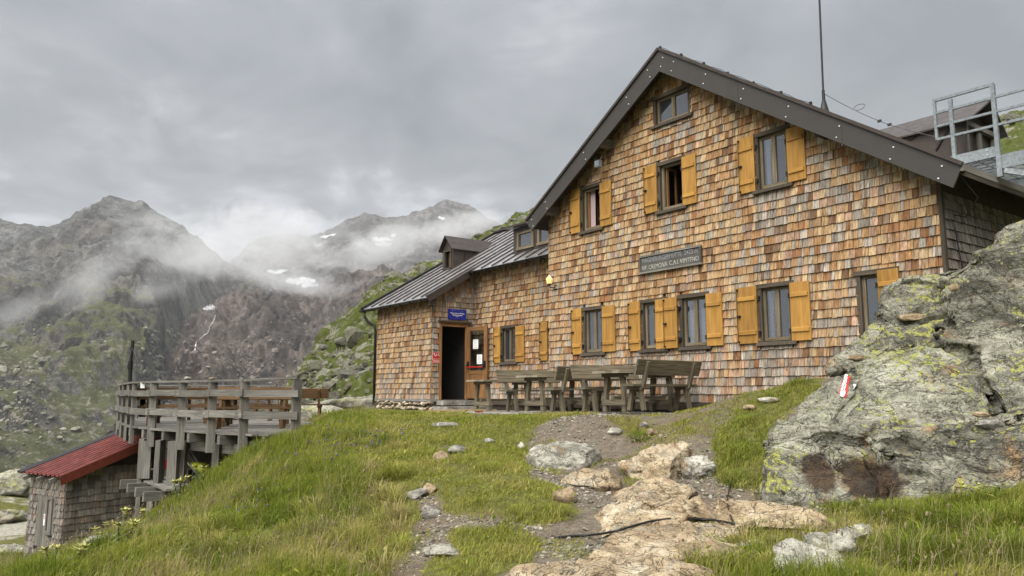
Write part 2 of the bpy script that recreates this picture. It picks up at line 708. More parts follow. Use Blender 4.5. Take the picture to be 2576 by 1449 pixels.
def m_rock(name, cols, scale=1.0, lichen=0.0, rust=0.0, green=0.0, bump=.6, fine=30):
    """layered rock: tone noise, veins, yellow lichen, rust"""
    t = NT(name)
    p = t.coord('pos', (scale, scale, scale))
    ps = t.coord('pos', (scale * .9, scale * .9, scale * 2.1), rot=(.25, .2, .3))
    n1 = t.noise(p, 1.3, 6, .6, .4)
    n2 = t.noise(ps, 2.5, 8, .65, .6)
    n3 = t.noise(p, fine, 6, .65)
    k = t.math('ADD', t.math('MULTIPLY', n1, .42), t.math('ADD', t.math('MULTIPLY', n2, .38), t.math('MULTIPLY', n3, .20)))
    c = t.ramp(k, [(.40, cols[0]), (.475, cols[1]), (.535, cols[2]), (.605, cols[3])])
    if rust:
        r = t.noise(t.coord('pos', (scale, scale, scale), loc=(3, 8, 2)), 1.1, 6, .62, .8)
        c = t.mix(t.ramp(r, [(.62 - rust * .16, 0.0), (.74 - rust * .14, .85)]), c, t.ramp(n3, [(.3, (.17, .085, .035)), (.7, (.42, .25, .10))]))
    if lichen:
        l1 = t.noise(t.coord('pos', (scale, scale, scale), loc=(9, 1, 4)), 1.1, 4, .55, .4)
        l2 = t.noise(p, 17, 7, .7, .4)
        v1 = t.voro(p, 9.0).outputs['Distance']; v2 = t.voro(p, 23.0).outputs['Distance']
        spot = t.math('ADD', t.math('MULTIPLY', t.math('SUBTRACT', .42, v1), .20), t.math('MULTIPLY', t.math('SUBTRACT', .42, v2), .16))
        lf = t.math('ADD', t.math('MULTIPLY', l1, .62), t.math('ADD', t.math('MULTIPLY', l2, .38), spot))
        lf = t.math('ADD', lf, t.math('MULTIPLY', t.math('MAXIMUM', t.normal_z(), 0.0), .075))
        c = t.mix(t.ramp(lf, [(.635 - lichen * .1, 0.0), (.675 - lichen * .1, .8)]), c, t.ramp(l2, [(.35, (.20, .205, .05)), (.7, (.40, .40, .09))]))
    if green:
        gz = t.math('MULTIPLY', t.math('MAXIMUM', t.normal_z(), 0.0), t.ramp(n1, [(.45, 0.0), (.6, 1.0)]))
        c = t.mix(t.math('MULTIPLY', gz, green, True), c, (.06, .085, .02))
    nf = t.noise(t.coord('pos', (scale, scale, scale * 1.5), rot=(.2, .4, 0)), fine * 2.6, 5, .75)
    c = t.mix(1.0, c, t.ramp(nf, [(.36, .74), (.5, 1.17), (.64, 1.55)]), 'MULTIPLY')
    cr = t.noise(t.coord('pos', (scale, scale, scale * 1.5), loc=(2, 6, 1), rot=(.6, .2, .4)), 2.1, 4, .55, 1.1)
    cr = t.ramp(t.math('ABSOLUTE', t.math('SUBTRACT', cr, .5)), [(.0, .85), (.013, 0.0)])
    cr2 = t.noise(t.coord('pos', (scale, scale, scale * 2.0), loc=(7, 3, 5), rot=(.1, .5, .2)), 4.3, 4, .55, .8)
    cr2 = t.ramp(t.math('ABSOLUTE', t.math('SUBTRACT', cr2, .5)), [(.0, .6), (.012, 0.0)])
    crk = t.math('MAXIMUM', cr, cr2)
    c = t.mix(crk, c, (.035, .03, .024))
    t.set('Base Color', c)
    t.set('Roughness', .88)
    t.set('Specular IOR Level', .25)
    n4 = t.noise(t.coord('pos', (scale, scale, scale * 1.6), rot=(.5, .3, .1)), 6.5, 7, .7, 1.2)
    h = t.math('ADD', t.math('ADD', t.math('MULTIPLY', n2, .45), t.math('MULTIPLY', n3, .35)), t.math('MULTIPLY', t.math('ABSOLUTE', t.math('SUBTRACT', n4, .5)), 1.1))
    h = t.math('SUBTRACT', h, t.math('MULTIPLY', crk, .35))
    t.bump(h, bump, .06 / scale)
    return t


_grey_rock = [(.08, .076, .06), (.16, .155, .125), (.25, .243, .20), (.36, .35, .295)]
_ochre_rock = [(.15, .108, .066), (.285, .218, .135), (.40, .325, .215), (.50, .435, .325)]
MAT['outcrop'] = None
_och = m_rock('ochre slab rock', _ochre_rock, 1.3, rust=.42, bump=1.0)
_oc = _och.b.inputs['Base Color'].links[0].from_socket
_on = _och.noise(_och.coord('pos', loc=(4, 2, 7)), 2.3, 6, .62, .7)
_oc = _och.mix(_och.ramp(_on, [(.53, 0.0), (.65, .6)]), _oc, _och.ramp(_och.noise(_och.coord('pos'), 11, 5, .65), [(.3, (.13, .125, .105)), (.7, (.33, .315, .265))]))
_oc = _och.mix(_och.ramp(_on, [(.30, .7), (.42, 0.0)]), _oc, (.27, .145, .085))
_och.l.new(_oc, _och.b.inputs['Base Color'])
MAT['ochre'] = _och.m
MAT['pale_rock'] = m_rock('pale grey boulder', [(.15, .142, .115), (.27, .262, .22), (.37, .355, .305), (.46, .445, .385)], 1.5, rust=.36, bump=.8).m
MAT['grey_rock'] = m_rock('grey boulder', _grey_rock, 1.6, lichen=.35, rust=.2, bump=.6).m
MAT['tan_stone'] = m_rock('tan loose stone', [(.10, .07, .042), (.18, .132, .08), (.27, .205, .13), (.36, .295, .205)], 4, bump=.5).m
MAT['stone'] = m_rock('grey loose stone', [(.08, .075, .065), (.15, .142, .125), (.23, .22, .195), (.33, .32, .29)], 4, bump=.5).m
MAT['plinth'] = m_rock('rubble plinth stone', [(.15, .12, .085), (.28, .235, .17), (.40, .35, .26), (.52, .48, .38)], 3, rust=.35, bump=.5).m
MAT['mortar'] = mat_plain('earthy mortar', (.09, .08, .065), .95, 0, .4, 14, .4)
MAT['flag'] = m_rock('grey flagstone', [(.13, .12, .105), (.20, .19, .17), (.28, .265, .24), (.36, .345, .31)], 2, bump=.3).m


def m_attr_col(name, rough=.85, bumpn=None, trans=0.0, var=.2):
    t = NT(name)
    c = t.attr('col')
    if var:
        n = t.noise(t.coord('pos'), 6, 4, .6)
        c = t.mix(1.0, c, t.ramp(n, [(.3, 1 - var), (.7, 1 + var)]), 'MULTIPLY')
    t.set('Base Color', c); t.set('Roughness', rough); t.set('Specular IOR Level', .2)
    if trans:
        tr = t.n.new('ShaderNodeBsdfTranslucent')
        t.l.new(c, tr.inputs[0])
        mx = t.n.new('ShaderNodeMixShader'); mx.inputs[0].default_value = trans
        t.l.new(t.b.outputs[0], mx.inputs[1]); t.l.new(tr.outputs[0], mx.inputs[2])
        t.l.new(mx.outputs[0], t.out.inputs[0])
    return t.m


MAT['grass'] = m_attr_col('grass blade', .7, trans=.42, var=.12)
MAT['pebble'] = m_attr_col('gravel pebble', .9, var=.3)
MAT['leaf'] = m_attr_col('herb leaf', .6, trans=.25, var=.15)

# ------------------------------------------------------------------ near ground
_cp = []
for x, y, z in [(0, 0, 0), (-3, 0, -.15), (4, 0, .25), (0, 4, -.02), (-4, 4, -.45), (4, 4, .25), (-8, 2, -1.1), (8, 2, .7), (0, -6, -.4), (10, -6, .8),
                (-10, -6, -1.6), (-6.6, 19.5, -.4), (-8.5, 20, -1.6), (-11, 24, -3.2), (-4.3, 23, .72), (-5.2, 21.4, .70), (-6.6, 26, -.2), (-10, 28, -3.2),
                (-14, 30, -3.6), (-20, 24, -3.7), (-20, 15, -3.6), (-13, 10, -2.4), (-22, 35, -3.1), (-29, 43, -3.3), (-15, 24.5, -3.3), (-34, 30, -5), (-40, 50, -9),
                (-60, 60, -26), (-60, 10, -16), (-25, 60, -14), (-10, 44, -7), (0, 44, 3.5), (-3, 30, 1.1), (-1.5, 27, 1.2),
                (9, 12, 2.1), (12, 12, 2.8), (12, 20, 3.0), (20, 10, 4.5), (20, 30, 6), (34, 20, 9), (34, -10, 5), (40, 50, 14), (10, 44, 5.5), (0, 60, 7), (-40, -20, -8),
                (5, 22, 1.5), (0, 28, 1.4), (8, 17, 1.5)]:
    _cp.append((x, y, z))
for px, py, d in [(1288, 1449, 7.0), (600, 1449, 8.3), (0, 1449, 10.5), (2000, 1449, 6.7), (2576, 1449, 6.0),
                  (1550, 1250, 9.3), (1150, 1250, 9.5), (1150, 1130, 12.8), (1450, 1120, 12.6), (1700, 1090, 12.0), (1850, 1012, 12.6), (1900, 982, 12.9), (1990, 962, 12.6),
                  (1780, 1020, 13.3), (1330, 1360, 8.0), (1600, 1360, 8.0), (1800, 1330, 8.3),
                  (950, 1060, 17), (850, 1074, 16), (760, 1092, 15), (650, 1142, 14.4), (560, 1190, 14.5), (500, 1232, 14.7), (450, 1256, 15.4), (400, 1312, 16.0), (366, 1312, 17.6), (430, 1285, 16.6), (300, 1345, 18.0),
                  (250, 1376, 17.4), (150, 1402, 19.7), (60, 1420, 20.2), (0, 1400, 24),
                  (700, 1250, 11.3), (500, 1300, 11.8), (300, 1400, 12.4), (900, 1200, 11), (900, 1350, 9), (700, 1400, 9),
                  (2576, 1275, 7.4), (2200, 1290, 8.2), (1930, 1300, 9.0), (1850, 1190, 10.2), (2350, 1380, 6.9)]:
    p = at_d(px, py, d)
    _cp.append((p[0], p[1], p[2]))
for s, t, z in [(0, -1.5, 1.03), (0, -.3, 1.07), (-3.6, -.3, 1.05), (-4.0, -1.6, .98), (3, -1.9, 1.06), (3, 1, 1.10), (6, -2.0, 1.10), (6, 0.2, 1.14), (8, -1.9, 1.14), (8, .3, 1.18), (9.4, -1.6, 1.2), (9.4, .3, 1.25), (-5.5, 1.5, 1.1)]:
    p = hw(s, t, z)
    _cp.append(tuple(p))
_cp = np.array(_cp)
_n = len(_cp)


def _tk(r2):
    return np.where(r2 > 1e-9, .5 * r2 * np.log(np.maximum(r2, 1e-9)), 0)


_d2 = ((_cp[:, None, :2] - _cp[None, :, :2]) ** 2).sum(-1)
_Mx = np.zeros((_n + 3, _n + 3))
_Mx[:_n, :_n] = _tk(_d2) + np.eye(_n) * .35
_Mx[:_n, _n] = 1
_Mx[:_n, _n + 1:] = _cp[:, :2]
_Mx[_n:, :_n] = _Mx[:_n, _n:].T
_w = np.linalg.solve(_Mx, np.concatenate([_cp[:, 2], np.zeros(3)]))


def tps(x, y):
    x, y = np.asarray(x, float), np.asarray(y, float)
    z = _w[_n] + _w[_n + 1] * x + _w[_n + 2] * y
    for k in range(_n):
        z = z + _w[k] * _tk((x - _cp[k, 0]) ** 2 + (y - _cp[k, 1]) ** 2)
    return z


GX = np.concatenate([np.arange(-76, -20, 2.0), np.arange(-20, 12, .11), np.arange(12, 64, 2.0)])
GY = np.concatenate([np.arange(-34, 3, 1.6), np.arange(3, 27, .11), np.arange(27, 74, 1.3)])
_gx, _gy = np.meshgrid(GX, GY)
_gz = tps(_gx, _gy)
# zones seen in the photograph, found on the ground itself
_warp = fbm(np.stack([_gx * 1.1, _gy * 1.1, _gx * 0], -1), 4, 5)
_warp2 = fbm(np.stack([_gx * 1.1, _gy * 1.1, _gx * 0 + 9], -1), 4, 6)
_ppx, _ppy, _dep = project(np.stack([_gx, _gy, _gz], -1))
_ppx = _ppx + _warp * 34
_ppy = _ppy + _warp2 * 14
G_POLY = [
    [(-300, 1900), (-300, 1150), (200, 1260), (420, 1230), (560, 1120), (690, 1050), (945, 1052), (1095, 1062), (1120, 1100), (1062, 1190), (1042, 1290), (1000, 1400), (960, 1500), (800, 1900)],
    [(930, 1062), (1580, 1066), (1500, 1085), (1330, 1112), (1110, 1092)],
    [(1095, 1165), (1150, 1100), (1335, 1095), (1318, 1150), (1340, 1195), (1430, 1245), (1385, 1275), (1260, 1300), (1130, 1290), (1110, 1235)],
    [(1290, 1280), (1440, 1265), (1455, 1312), (1330, 1335)],
    [(1090, 1340), (1240, 1330), (1300, 1345), (1260, 1368), (1110, 1372)],
    [(1050, 1480), (1090, 1400), (1240, 1355), (1350, 1362), (1345, 1425), (1210, 1480)],
    [(1620, 2000), (1690, 1460), (1720, 1395), (1850, 1345), (2100, 1290), (2800, 1200), (3200, 2000)],
    [(1800, 1235), (1830, 1100), (1930, 1000), (2010, 955), (2090, 930), (2060, 980), (1990, 1040), (1930, 1100), (1915, 1245)],
    [(1550, 1090), (1600, 1085), (1640, 1100), (1600, 1120)],
]
_grass = np.zeros(_gx.shape)
_infront = (_gy > 3) & (_gy < 27)
for pl in G_POLY:
    _grass = np.maximum(_grass, in_poly(_ppx, _ppy, pl).astype(float))
_seen_path = (_gy > 2.5) & (_gy < 16) & (_gx > -3.5) & (_gx < 7)
_grass = np.where(_seen_path, _grass, 1.0)
# house local coordinates: nothing grows on the paving or under the buildings
_hs = (_gx - ORG[0]) * UV[0] + (_gy - ORG[1]) * UV[1]
_ht = (_gx - ORG[0]) * VV[0] + (_gy - ORG[1]) * VV[1]
_patio = ((_hs > -.5) & (_hs < 9.9) & (_ht > -2.25 + .1 * _warp) & (_ht < 1.5)) | ((_hs > -4.2) & (_hs <= -.5) & (_ht > -1.0) & (_ht < 6))
_patio |= (_hs > -4) & (_hs < 14) & (_ht > 0.3) & (_ht < 12)
_grass = np.where(_patio, 0.0, _grass)


def _blur(a, n):
    for _ in range(n):
        a = (a + np.roll(a, 1, 0) + np.roll(a, -1, 0) + np.roll(a, 1, 1) + np.roll(a, -1, 1)) / 5
    return a


_mound = in_poly(_ppx, _ppy, [(1450, 1100), (1600, 1060), (1900, 990), (2010, 955), (1880, 1100), (1800, 1240), (1700, 1110), (1560, 1120)]) & _seen_path
_grass = np.where(_mound, np.maximum(_grass, .36), _grass)
_worn = in_poly(_ppx, _ppy, [(1120, 1170), (1330, 1150), (1440, 1260), (1400, 1380), (1120, 1380), (1060, 1300)]) & _seen_path
_grass = np.where(_worn, np.maximum(_grass, .20), _grass)
_grass_s = _blur(_grass, 4)
_near = np.exp(-((_gx / 22) ** 2 + ((_gy - 12) / 22) ** 2))
_P3 = np.stack([_gx, _gy, _gx * 0], -1)
_gz = _gz + .05 * _near * fbm(_P3 * .9, 4, 2) + .022 * _near * fbm(_P3 * 4.2, 3, 3) * (1 - .6 * _patio)
_gz = _gz + .05 * _grass_s * _near            # turf stands above the worn path
_pw = sstep(-4.2, -2.5, _ht) * sstep(-2.5, -.6, _hs) * (1 - sstep(9.4, 10.6, _hs)) * (1 - sstep(2, 3, _ht))
_gz = _gz * (1 - _pw) + _pw * (1.075 + .016 * np.clip(_hs, 0, 10) + .01 * _warp)
_gz = _gz + (1 - _near) * 1.6 * fbm(_P3 * .09, 5, 8) * sstep(26, 45, np.hypot(_gx, _gy))


def ground_z(x, y, arr=None):
    arr = _gz if arr is None else arr
    x, y = np.asarray(x, float), np.asarray(y, float)
    i = np.clip(np.searchsorted(GX, x) - 1, 0, len(GX) - 2)
    j = np.clip(np.searchsorted(GY, y) - 1, 0, len(GY) - 2)
    fx = np.clip((x - GX[i]) / (GX[i + 1] - GX[i]), 0, 1)
    fy = np.clip((y - GY[j]) / (GY[j + 1] - GY[j]), 0, 1)
    return (arr[j, i] * (1 - fx) + arr[j, i + 1] * fx) * (1 - fy) + (arr[j + 1, i] * (1 - fx) + arr[j + 1, i + 1] * fx) * fy


def on_ground(px, py, d0=4.0, d1=45.0):
    ds = np.linspace(d0, d1, 1600)
    r = ray(px, py)
    P = CAMP[None] + r[None] * (ds / r[1])[:, None]
    g = ground_z(P[:, 0], P[:, 1])
    hit = np.where(P[:, 2] <= g)[0]
    k = hit[0] if len(hit) else -1
    return np.array([P[k, 0], P[k, 1], g[k]])


def m_ground():
    t = NT('turf, worn earth and gravel')
    p = t.coord('pos')
    n1 = t.noise(p, 1.4, 5, .6, .3)
    n2 = t.noise(p, 9, 6, .65)
    n3 = t.noise(p, 55, 4, .7)
    v = t.voro(p, 42)
    dirt = t.ramp(t.math('ADD', t.math('MULTIPLY', n2, .5), t.math('MULTIPLY', n3, .5)), [(.34, (.06, .049, .036)), (.5, (.125, .104, .077)), (.64, (.215, .185, .145))])
    dirt = t.mix(t.ramp(n1, [(.5, 0.0), (.66, .5)]), dirt, (.115, .078, .046))
    peb = t.ramp(v.outputs['Distance'], [(.18, 1.0), (.42, 0.0)])
    dirt = t.mix(t.math('MULTIPLY', peb, .55), dirt, t.ramp(v.outputs['Color'], [(.2, (.06, .057, .05)), (.8, (.24, .22, .19))]))
    turf = t.ramp(n2, [(.35, (.060, .055, .018)), (.65, (.13, .14, .035))])
    turf = t.mix(t.ramp(n1, [(.5, 0.0), (.7, .6)]), turf, (.12, .095, .04))
    g = t.attr('grass', 'Fac')
    gm = t.math('ADD', g, t.math('MULTIPLY', t.math('SUBTRACT', n2, .5), 1.3))
    c = t.mix(t.ramp(gm, [(.42, 0.0), (.58, 1.0)]), dirt, turf)
    rocky = t.attr('far', 'Fac')
    rk = t.math('MULTIPLY', rocky, t.ramp(t.noise(p, .35, 7, .6, .5), [(.5, 0.0), (.56, 1.0)]))
    c = t.mix(rk, c, t.ramp(n2, [(.3, (.16, .15, .12)), (.7, (.40, .385, .32))]))
    t.set('Base Color', c)
    t.set('Roughness', .95)
    t.set('Specular IOR Level', .15)
    h = t.math('ADD', t.math('MULTIPLY', peb, .5), t.math('ADD', t.math('MULTIPLY', n2, .6), t.math('MULTIPLY', n3, .3)))
    t.bump(h, .7, .03)
    return t.m


MAT['ground'] = m_ground()
_nx, _ny = len(GX), len(GY)
_ii = np.arange(_ny * _nx).reshape(_ny, _nx)
_fc = np.stack([_ii[:-1, :-1], _ii[:-1, 1:], _ii[1:, 1:], _ii[1:, :-1]], -1).reshape(-1, 4)
_far = sstep(19, 26, np.hypot(_gx, _gy)) * (_gy > 0)
me = np_mesh('ground', np.stack([_gx, _gy, _gz], -1).reshape(-1, 3), _fc, MAT['ground'], True,
             attrs={'grass': _grass_s.ravel(), 'far': _far.ravel()})
ground = tag(link_mesh('ground', me), kind='structure')

# ------------------------------------------------------------------ mountains and hillsides
def interp(xs, tbl, k):
    t = sorted(tbl)
    return np.interp(xs, [q[0] for q in t], [q[k] for q in t])


def massif(name, x0, x1, nx, ny, sky, foot, disp, disp_scale, seed, mat, gamma=1.0, back=.5, attr_fn=None, edge=.35, warp=0):
    """sky, foot: lists of (bearing px, elevation px, distance m): a slope running from its foot up to the crest, then down behind"""
    xs = np.linspace(x0, x1, nx)
    q = np.concatenate([np.linspace(0, 1, ny), 1 + np.linspace(.02, 1, 14) ** 1.3])
    sy, sd = interp(xs, sky, 1), interp(xs, sky, 2)
    fy, fd = interp(xs, foot, 1), interp(xs, foot, 2)
    tx = (xs - IMW / 2) / (FPX / CP)
    zs = EYE + (HORIZON - sy) / (FPX / CP) * sd
    zf = EYE + (HORIZON - fy) / (FPX / CP) * fd
    Q, TX = np.meshgrid(q, tx, indexing='ij')
    D = np.where(Q <= 1, fd + (sd - fd) * Q, sd + (Q - 1) * (sd - fd) * back * 2)
    Z = np.where(Q <= 1, zf + (zs - zf) * np.clip(Q, 0, 1) ** gamma, zs - (Q - 1) ** 1.2 * (zs - zf) * 1.0)
    X, Y = TX * D, D
    P = np.stack([X, Y, Z], -1)
    n = ridged(P / disp_scale, 6, seed) - .45
    n2 = fbm(P / (disp_scale * .18), 4, seed + 5)
    n3 = fbm(P / (disp_scale * .045), 3, seed + 9)
    amp = np.clip(1.0 - edge * np.exp(-((Q - 1) / .12) ** 2), 0, 1)
    h = disp * (n * .95 + n2 * .36 + n3 * .17) * amp
    # push out along the slope: outwards to the viewer's side and up
    P[..., 2] += h * .75
    P[..., 1] -= h * .65
    P[..., 0] += disp * .35 * fbm(P / (disp_scale * .4) + 31, 3, seed + 3) * amp
    m = len(q)
    ii = np.arange(m * nx).reshape(m, nx)
    fcs = np.stack([ii[:-1, :-1], ii[:-1, 1:], ii[1:, 1:], ii[1:, :-1]], -1).reshape(-1, 4)
    attrs = attr_fn(P, Q, xs) if attr_fn else None
    me_ = np_mesh(name, P.reshape(-1, 3), fcs, mat, True, attrs={k: a.ravel() for k, a in attrs.items()} if attrs else None)
    return tag(link_mesh(name, me_), kind='structure'), P


def m_mountain(name, rock, grass_c, scale, green=.6, snow=False, pale=None, brown=None, bumpd=6.0, pale_s=18):
    t = NT(name)
    p = t.coord('pos', (scale, scale, scale))
    pst = t.coord('pos', (scale * 1.2, scale * 1.2, scale * .55))
    n1 = t.noise(p, 1.0, 7, .62, .4)
    n2 = t.noise(pst, 5.5, 8, .68, .3)
    n3 = t.noise(p, 46, 7, .75)
    k = t.math('ADD', t.math('MULTIPLY', n2, .6), t.math('MULTIPLY', n3, .4))
    c = t.ramp(k, [(.42, rock[0]), (.5, rock[1]), (.58, rock[2])])
    if brown is not None:
        c = t.mix(t.ramp(n1, [(.42, 0.0), (.6, .75)]), c, t.mix(1.0, brown, t.ramp(k, [(.42, .35), (.58, 1.75)]), 'MULTIPLY'))
    nz = t.normal_z()
    gm = t.math('ADD', t.math('MULTIPLY', nz, .9), t.math('MULTIPLY', t.math('SUBTRACT', n2, .5), 1.6))
    gm = t.math('ADD', gm, t.math('MULTIPLY', t.math('SUBTRACT', n1, .5), 1.2))
    gm = t.math('ADD', gm, t.attr('green', 'Fac'))
    gcol = t.mix(t.ramp(n3, [(.3, 0.0), (.7, 1.0)]), tuple(q * .7 for q in grass_c), tuple(q * 1.35 for q in grass_c))
    c = t.mix(t.ramp(gm, [(1.0 - green, 0.0), (1.12 - green, 1.0)]), c, gcol)
    if pale is not None:
        bl = t.ramp(t.noise(t.coord('pos', (scale * .9, scale * .9, scale * 1.4), loc=(5, 5, 5)), pale_s, 8, .68, .6), [(.54, 0.0), (.575, 1.0)])
        bl = t.math('MULTIPLY', bl, t.attr('pale', 'Fac'))
        c = t.mix(bl, c, t.ramp(n3, [(.3, pale[0]), (.7, pale[1])]))
    if snow:
        c = t.mix(t.ramp(t.math('ADD', t.attr('snow', 'Fac'), t.math('MULTIPLY', t.math('SUBTRACT', n3, .5), .5)), [(.45, 0.0), (.55, 1.0)]), c, (.42, .435, .45))
    t.set('Base Color', c)
    t.set('Roughness', .95)
    t.set('Specular IOR Level', .1)
    t.bump(k, .9, bumpd)
    return t.m


def blob(xs, yy, px, py, rx, ry):
    return np.exp(-(((xs - px) / rx) ** 2 + ((yy - py) / ry) ** 2))


MAT['mtn_left'] = m_mountain('grey alpine rock with grass', [(.026, .027, .026), (.078, .078, .074), (.175, .172, .158)], (.088, .094, .045), .004, .30,
                             pale=((.10, .096, .075), (.29, .275, .215)), pale_s=52, brown=(.085, .076, .068), bumpd=14)
MAT['mtn_far'] = m_mountain('dark far rock with snow', [(.035, .034, .034), (.075, .07, .068), (.14, .13, .125)], (.06, .06, .045), .0022, .05, snow=True, bumpd=9)
MAT['mtn_mid'] = m_mountain('brown cliffs and scree', [(.035, .03, .027), (.085, .07, .06), (.16, .135, .12)], (.085, .08, .04), .0045, .16, snow=True, brown=(.105, .08, .068),
                            pale=((.11, .096, .08), (.25, .22, .18)), pale_s=40, bumpd=11)
MAT['hill'] = m_mountain('green hillside with boulders', [(.10, .095, .07), (.22, .21, .165), (.37, .36, .29)], (.070, .084, .020), .05, .80,
                         pale=((.12, .118, .09), (.27, .26, .205)), bumpd=.7)


def at_left(P, Q, xs):
    X = np.broadcast_to(xs, Q.shape)
    px, py, _ = project(P)
    low = sstep(760, 960, py)
    gr = .32 * sstep(720, 900, py) * (.35 + .65 * sstep(.42, .62, fbm(P / 160, 3, 77) * .5 + .5)) * (1 - .45 * sstep(420, 640, px)) - .25 * (1 - sstep(650, 760, py))
    return {'green': gr, 'pale': .12 + .88 * low * (1 - .55 * sstep(480, 700, px))}


def at_far(P, Q, xs):
    px, py, _ = project(P)
    w = fbm(np.stack([px * .03, py * .05, px * 0], -1), 4, 4)
    px, py = px + w * 22, py + w * 8
    s = np.zeros(Q.shape)
    for b in [(755, 706, 38, 8), (700, 682, 30, 5), (778, 718, 22, 5), (955, 600, 22, 5), (960, 612, 20, 5), (820, 596, 14, 4), (840, 592, 10, 4), (800, 616, 7, 4), (310, 545, 10, 4),
              (1110, 548, 8, 3), (985, 590, 10, 3)]:
        s = np.maximum(s, blob(px, py, *b))
    return {'snow': np.where(s > .38, .95, s * .4), 'green': s * 0 - .3, 'pale': s * 0}


def at_mid(P, Q, xs):
    px, py, _ = project(P)
    w = fbm(np.stack([px * .05, py * .08, px * 0], -1), 3, 4)
    s = blob(px + w * 8, py + w * 4, 527, 774, 19, 6.5)
    return {'snow': np.where(s > .4, .95, 0.0), 'green': .12 * sstep(860, 960, py) - .1, 'pale': .6 * sstep(830, 980, py)}


def at_hill(P, Q, xs):
    px, py, _ = project(P)
    r = fbm(P / 14, 4, 55)
    return {'green': .25 - .35 * sstep(.05, .35, r), 'pale': .25 + .75 * sstep(-.05, .25, r)}


mtn_left, P_left = massif('mountain', -500, 1010, 620, 330,
    [(-500, 600, 1500), (-200, 585, 1500), (0, 553, 1500), (40, 548, 1500), (100, 554, 1480), (130, 552, 1460), (160, 545, 1450), (180, 512, 1440), (206, 494, 1440), (245, 482, 1440), (280, 486, 1440),
     (305, 496, 1430), (325, 494, 1420), (370, 515, 1410), (420, 540, 1400), (450, 562, 1395), (500, 600, 1390), (560, 645, 1380), (620, 690, 1370), (680, 728, 1350), (740, 760, 1330), (820, 790, 1310), (1010, 840, 1300)],
    [(-500, 1480, 190), (0, 1430, 200), (300, 1380, 210), (380, 1330, 260), (440, 1150, 520), (500, 980, 950), (600, 900, 1180), (800, 870, 1220), (1010, 880, 1220)],
    62, 300, 3, MAT['mtn_left'], 1.35, .5, at_left)
mtn_far, P_far = massif('mountain_ridge', 480, 1700, 460, 170,
    [(480, 700, 2350), (560, 668, 2380), (600, 645, 2400), (640, 612, 2400), (690, 592, 2420), (720, 583, 2430), (770, 586, 2440), (800, 573, 2450), (850, 546, 2460), (905, 518, 2480), (950, 529, 2480),
     (1005, 531, 2500), (1060, 515, 2500), (1100, 505, 2500), (1125, 497, 2500), (1150, 501, 2500), (1180, 505, 2500), (1215, 525, 2480), (1260, 550, 2460), (1330, 590, 2420), (1500, 650, 2300), (1700, 720, 2200)],
    [(480, 800, 1550), (800, 790, 1550), (1700, 800, 1500)],
    85, 520, 13, MAT['mtn_far'], 1.0, .5, at_far)
mtn_mid, P_mid = massif('cliff', 300, 1400, 520, 260,
    [(300, 930, 900), (380, 872, 980), (430, 828, 1020), (480, 796, 1060), (520, 764, 1080), (560, 748, 1090), (650, 738, 1100), (720, 730, 1100), (800, 722, 1110), (860, 702, 1110), (910, 684, 1110), (960, 674, 1110), (1000, 690, 1100),
     (1100, 705, 1080), (1400, 760, 1000)],
    [(300, 1280, 330), (600, 1240, 340), (1000, 1180, 360), (1400, 1100, 400)],
    62, 170, 23, MAT['mtn_mid'], 1.25, .5, at_mid)
hill, P_hill = massif('hillside', 640, 2900, 560, 150,
    [(640, 1010, 48), (690, 958, 50), (720, 930, 52), (760, 892, 56), (800, 852, 60), (850, 802, 66), (900, 762, 72), (945, 722, 78), (985, 692, 84), (1040, 655, 92), (1110, 640, 100), (1180, 608, 108),
     (1240, 566, 112), (1300, 530, 116), (1365, 492, 120), (1500, 440, 125), (1700, 390, 125), (1900, 350, 120), (2100, 318, 112), (2200, 303, 108), (2270, 309, 106), (2340, 303, 104), (2450, 296, 96), (2576, 268, 90), (2900, 230, 85)],
    [(640, 1040, 38), (900, 1015, 36), (1300, 985, 40), (1800, 930, 44), (2300, 820, 38), (2900, 760, 30)],
    3.4, 17, 33, MAT['hill'], 1.0, .5, at_hill, edge=.25)
valley_mb = MB()
valley_mb.poly([(-6000, -6000, -95), (6000, -6000, -95), (6000, 9000, -95), (-6000, 9000, -95)])
valley = tag(valley_mb.build('valley_floor', mat_plain('hazy valley meadow', (.07, .075, .035), .95, 0, .4, .02)), kind='structure')


# white torrents running down the cliffs
def strip_on(name, Pgrid, pts, w, parent, lift=1.2):
    bv = BVHTree.FromPolygons([tuple(p) for p in Pgrid.reshape(-1, 3)], [tuple(int(q) for q in f) for f in
                              (lambda ii: np.stack([ii[:-1, :-1], ii[:-1, 1:], ii[1:, 1:], ii[1:, :-1]], -1).reshape(-1, 4))(np.arange(Pgrid.shape[0] * Pgrid.shape[1]).reshape(Pgrid.shape[:2]))])
    mb = MB()
    L, Rr = [], []
    dense = []
    for a, b in zip(pts[:-1], pts[1:]):
        for k in range(7):
            dense.append((a[0] + (b[0] - a[0]) * k / 7 + random.uniform(-1.6, 1.6), a[1] + (b[1] - a[1]) * k / 7))
    for x, y in dense:
        ww = w * random.uniform(.35, 1.3)
        row = []
        for sx in (-ww, ww):
            hit = bv.ray_cast(Vector(CAMP), Vector(ray(x + sx, y)).normalized())
            if hit[0] is None:
                row = None
                break
            row.append(np.array(hit[0]) - ray(x, y) * lift + np.array([0, 0, lift * .4]))
        if row:
            L.append(row[0]); Rr.append(row[1])
    for i in range(len(L) - 1):
        if np.linalg.norm(L[i + 1] - L[i]) < 60 and np.linalg.norm(Rr[i + 1] - Rr[i]) < 60:
            mb.poly([L[i], Rr[i], Rr[i + 1], L[i + 1]])
    return mb.build(name, MAT['white_water'], parent)


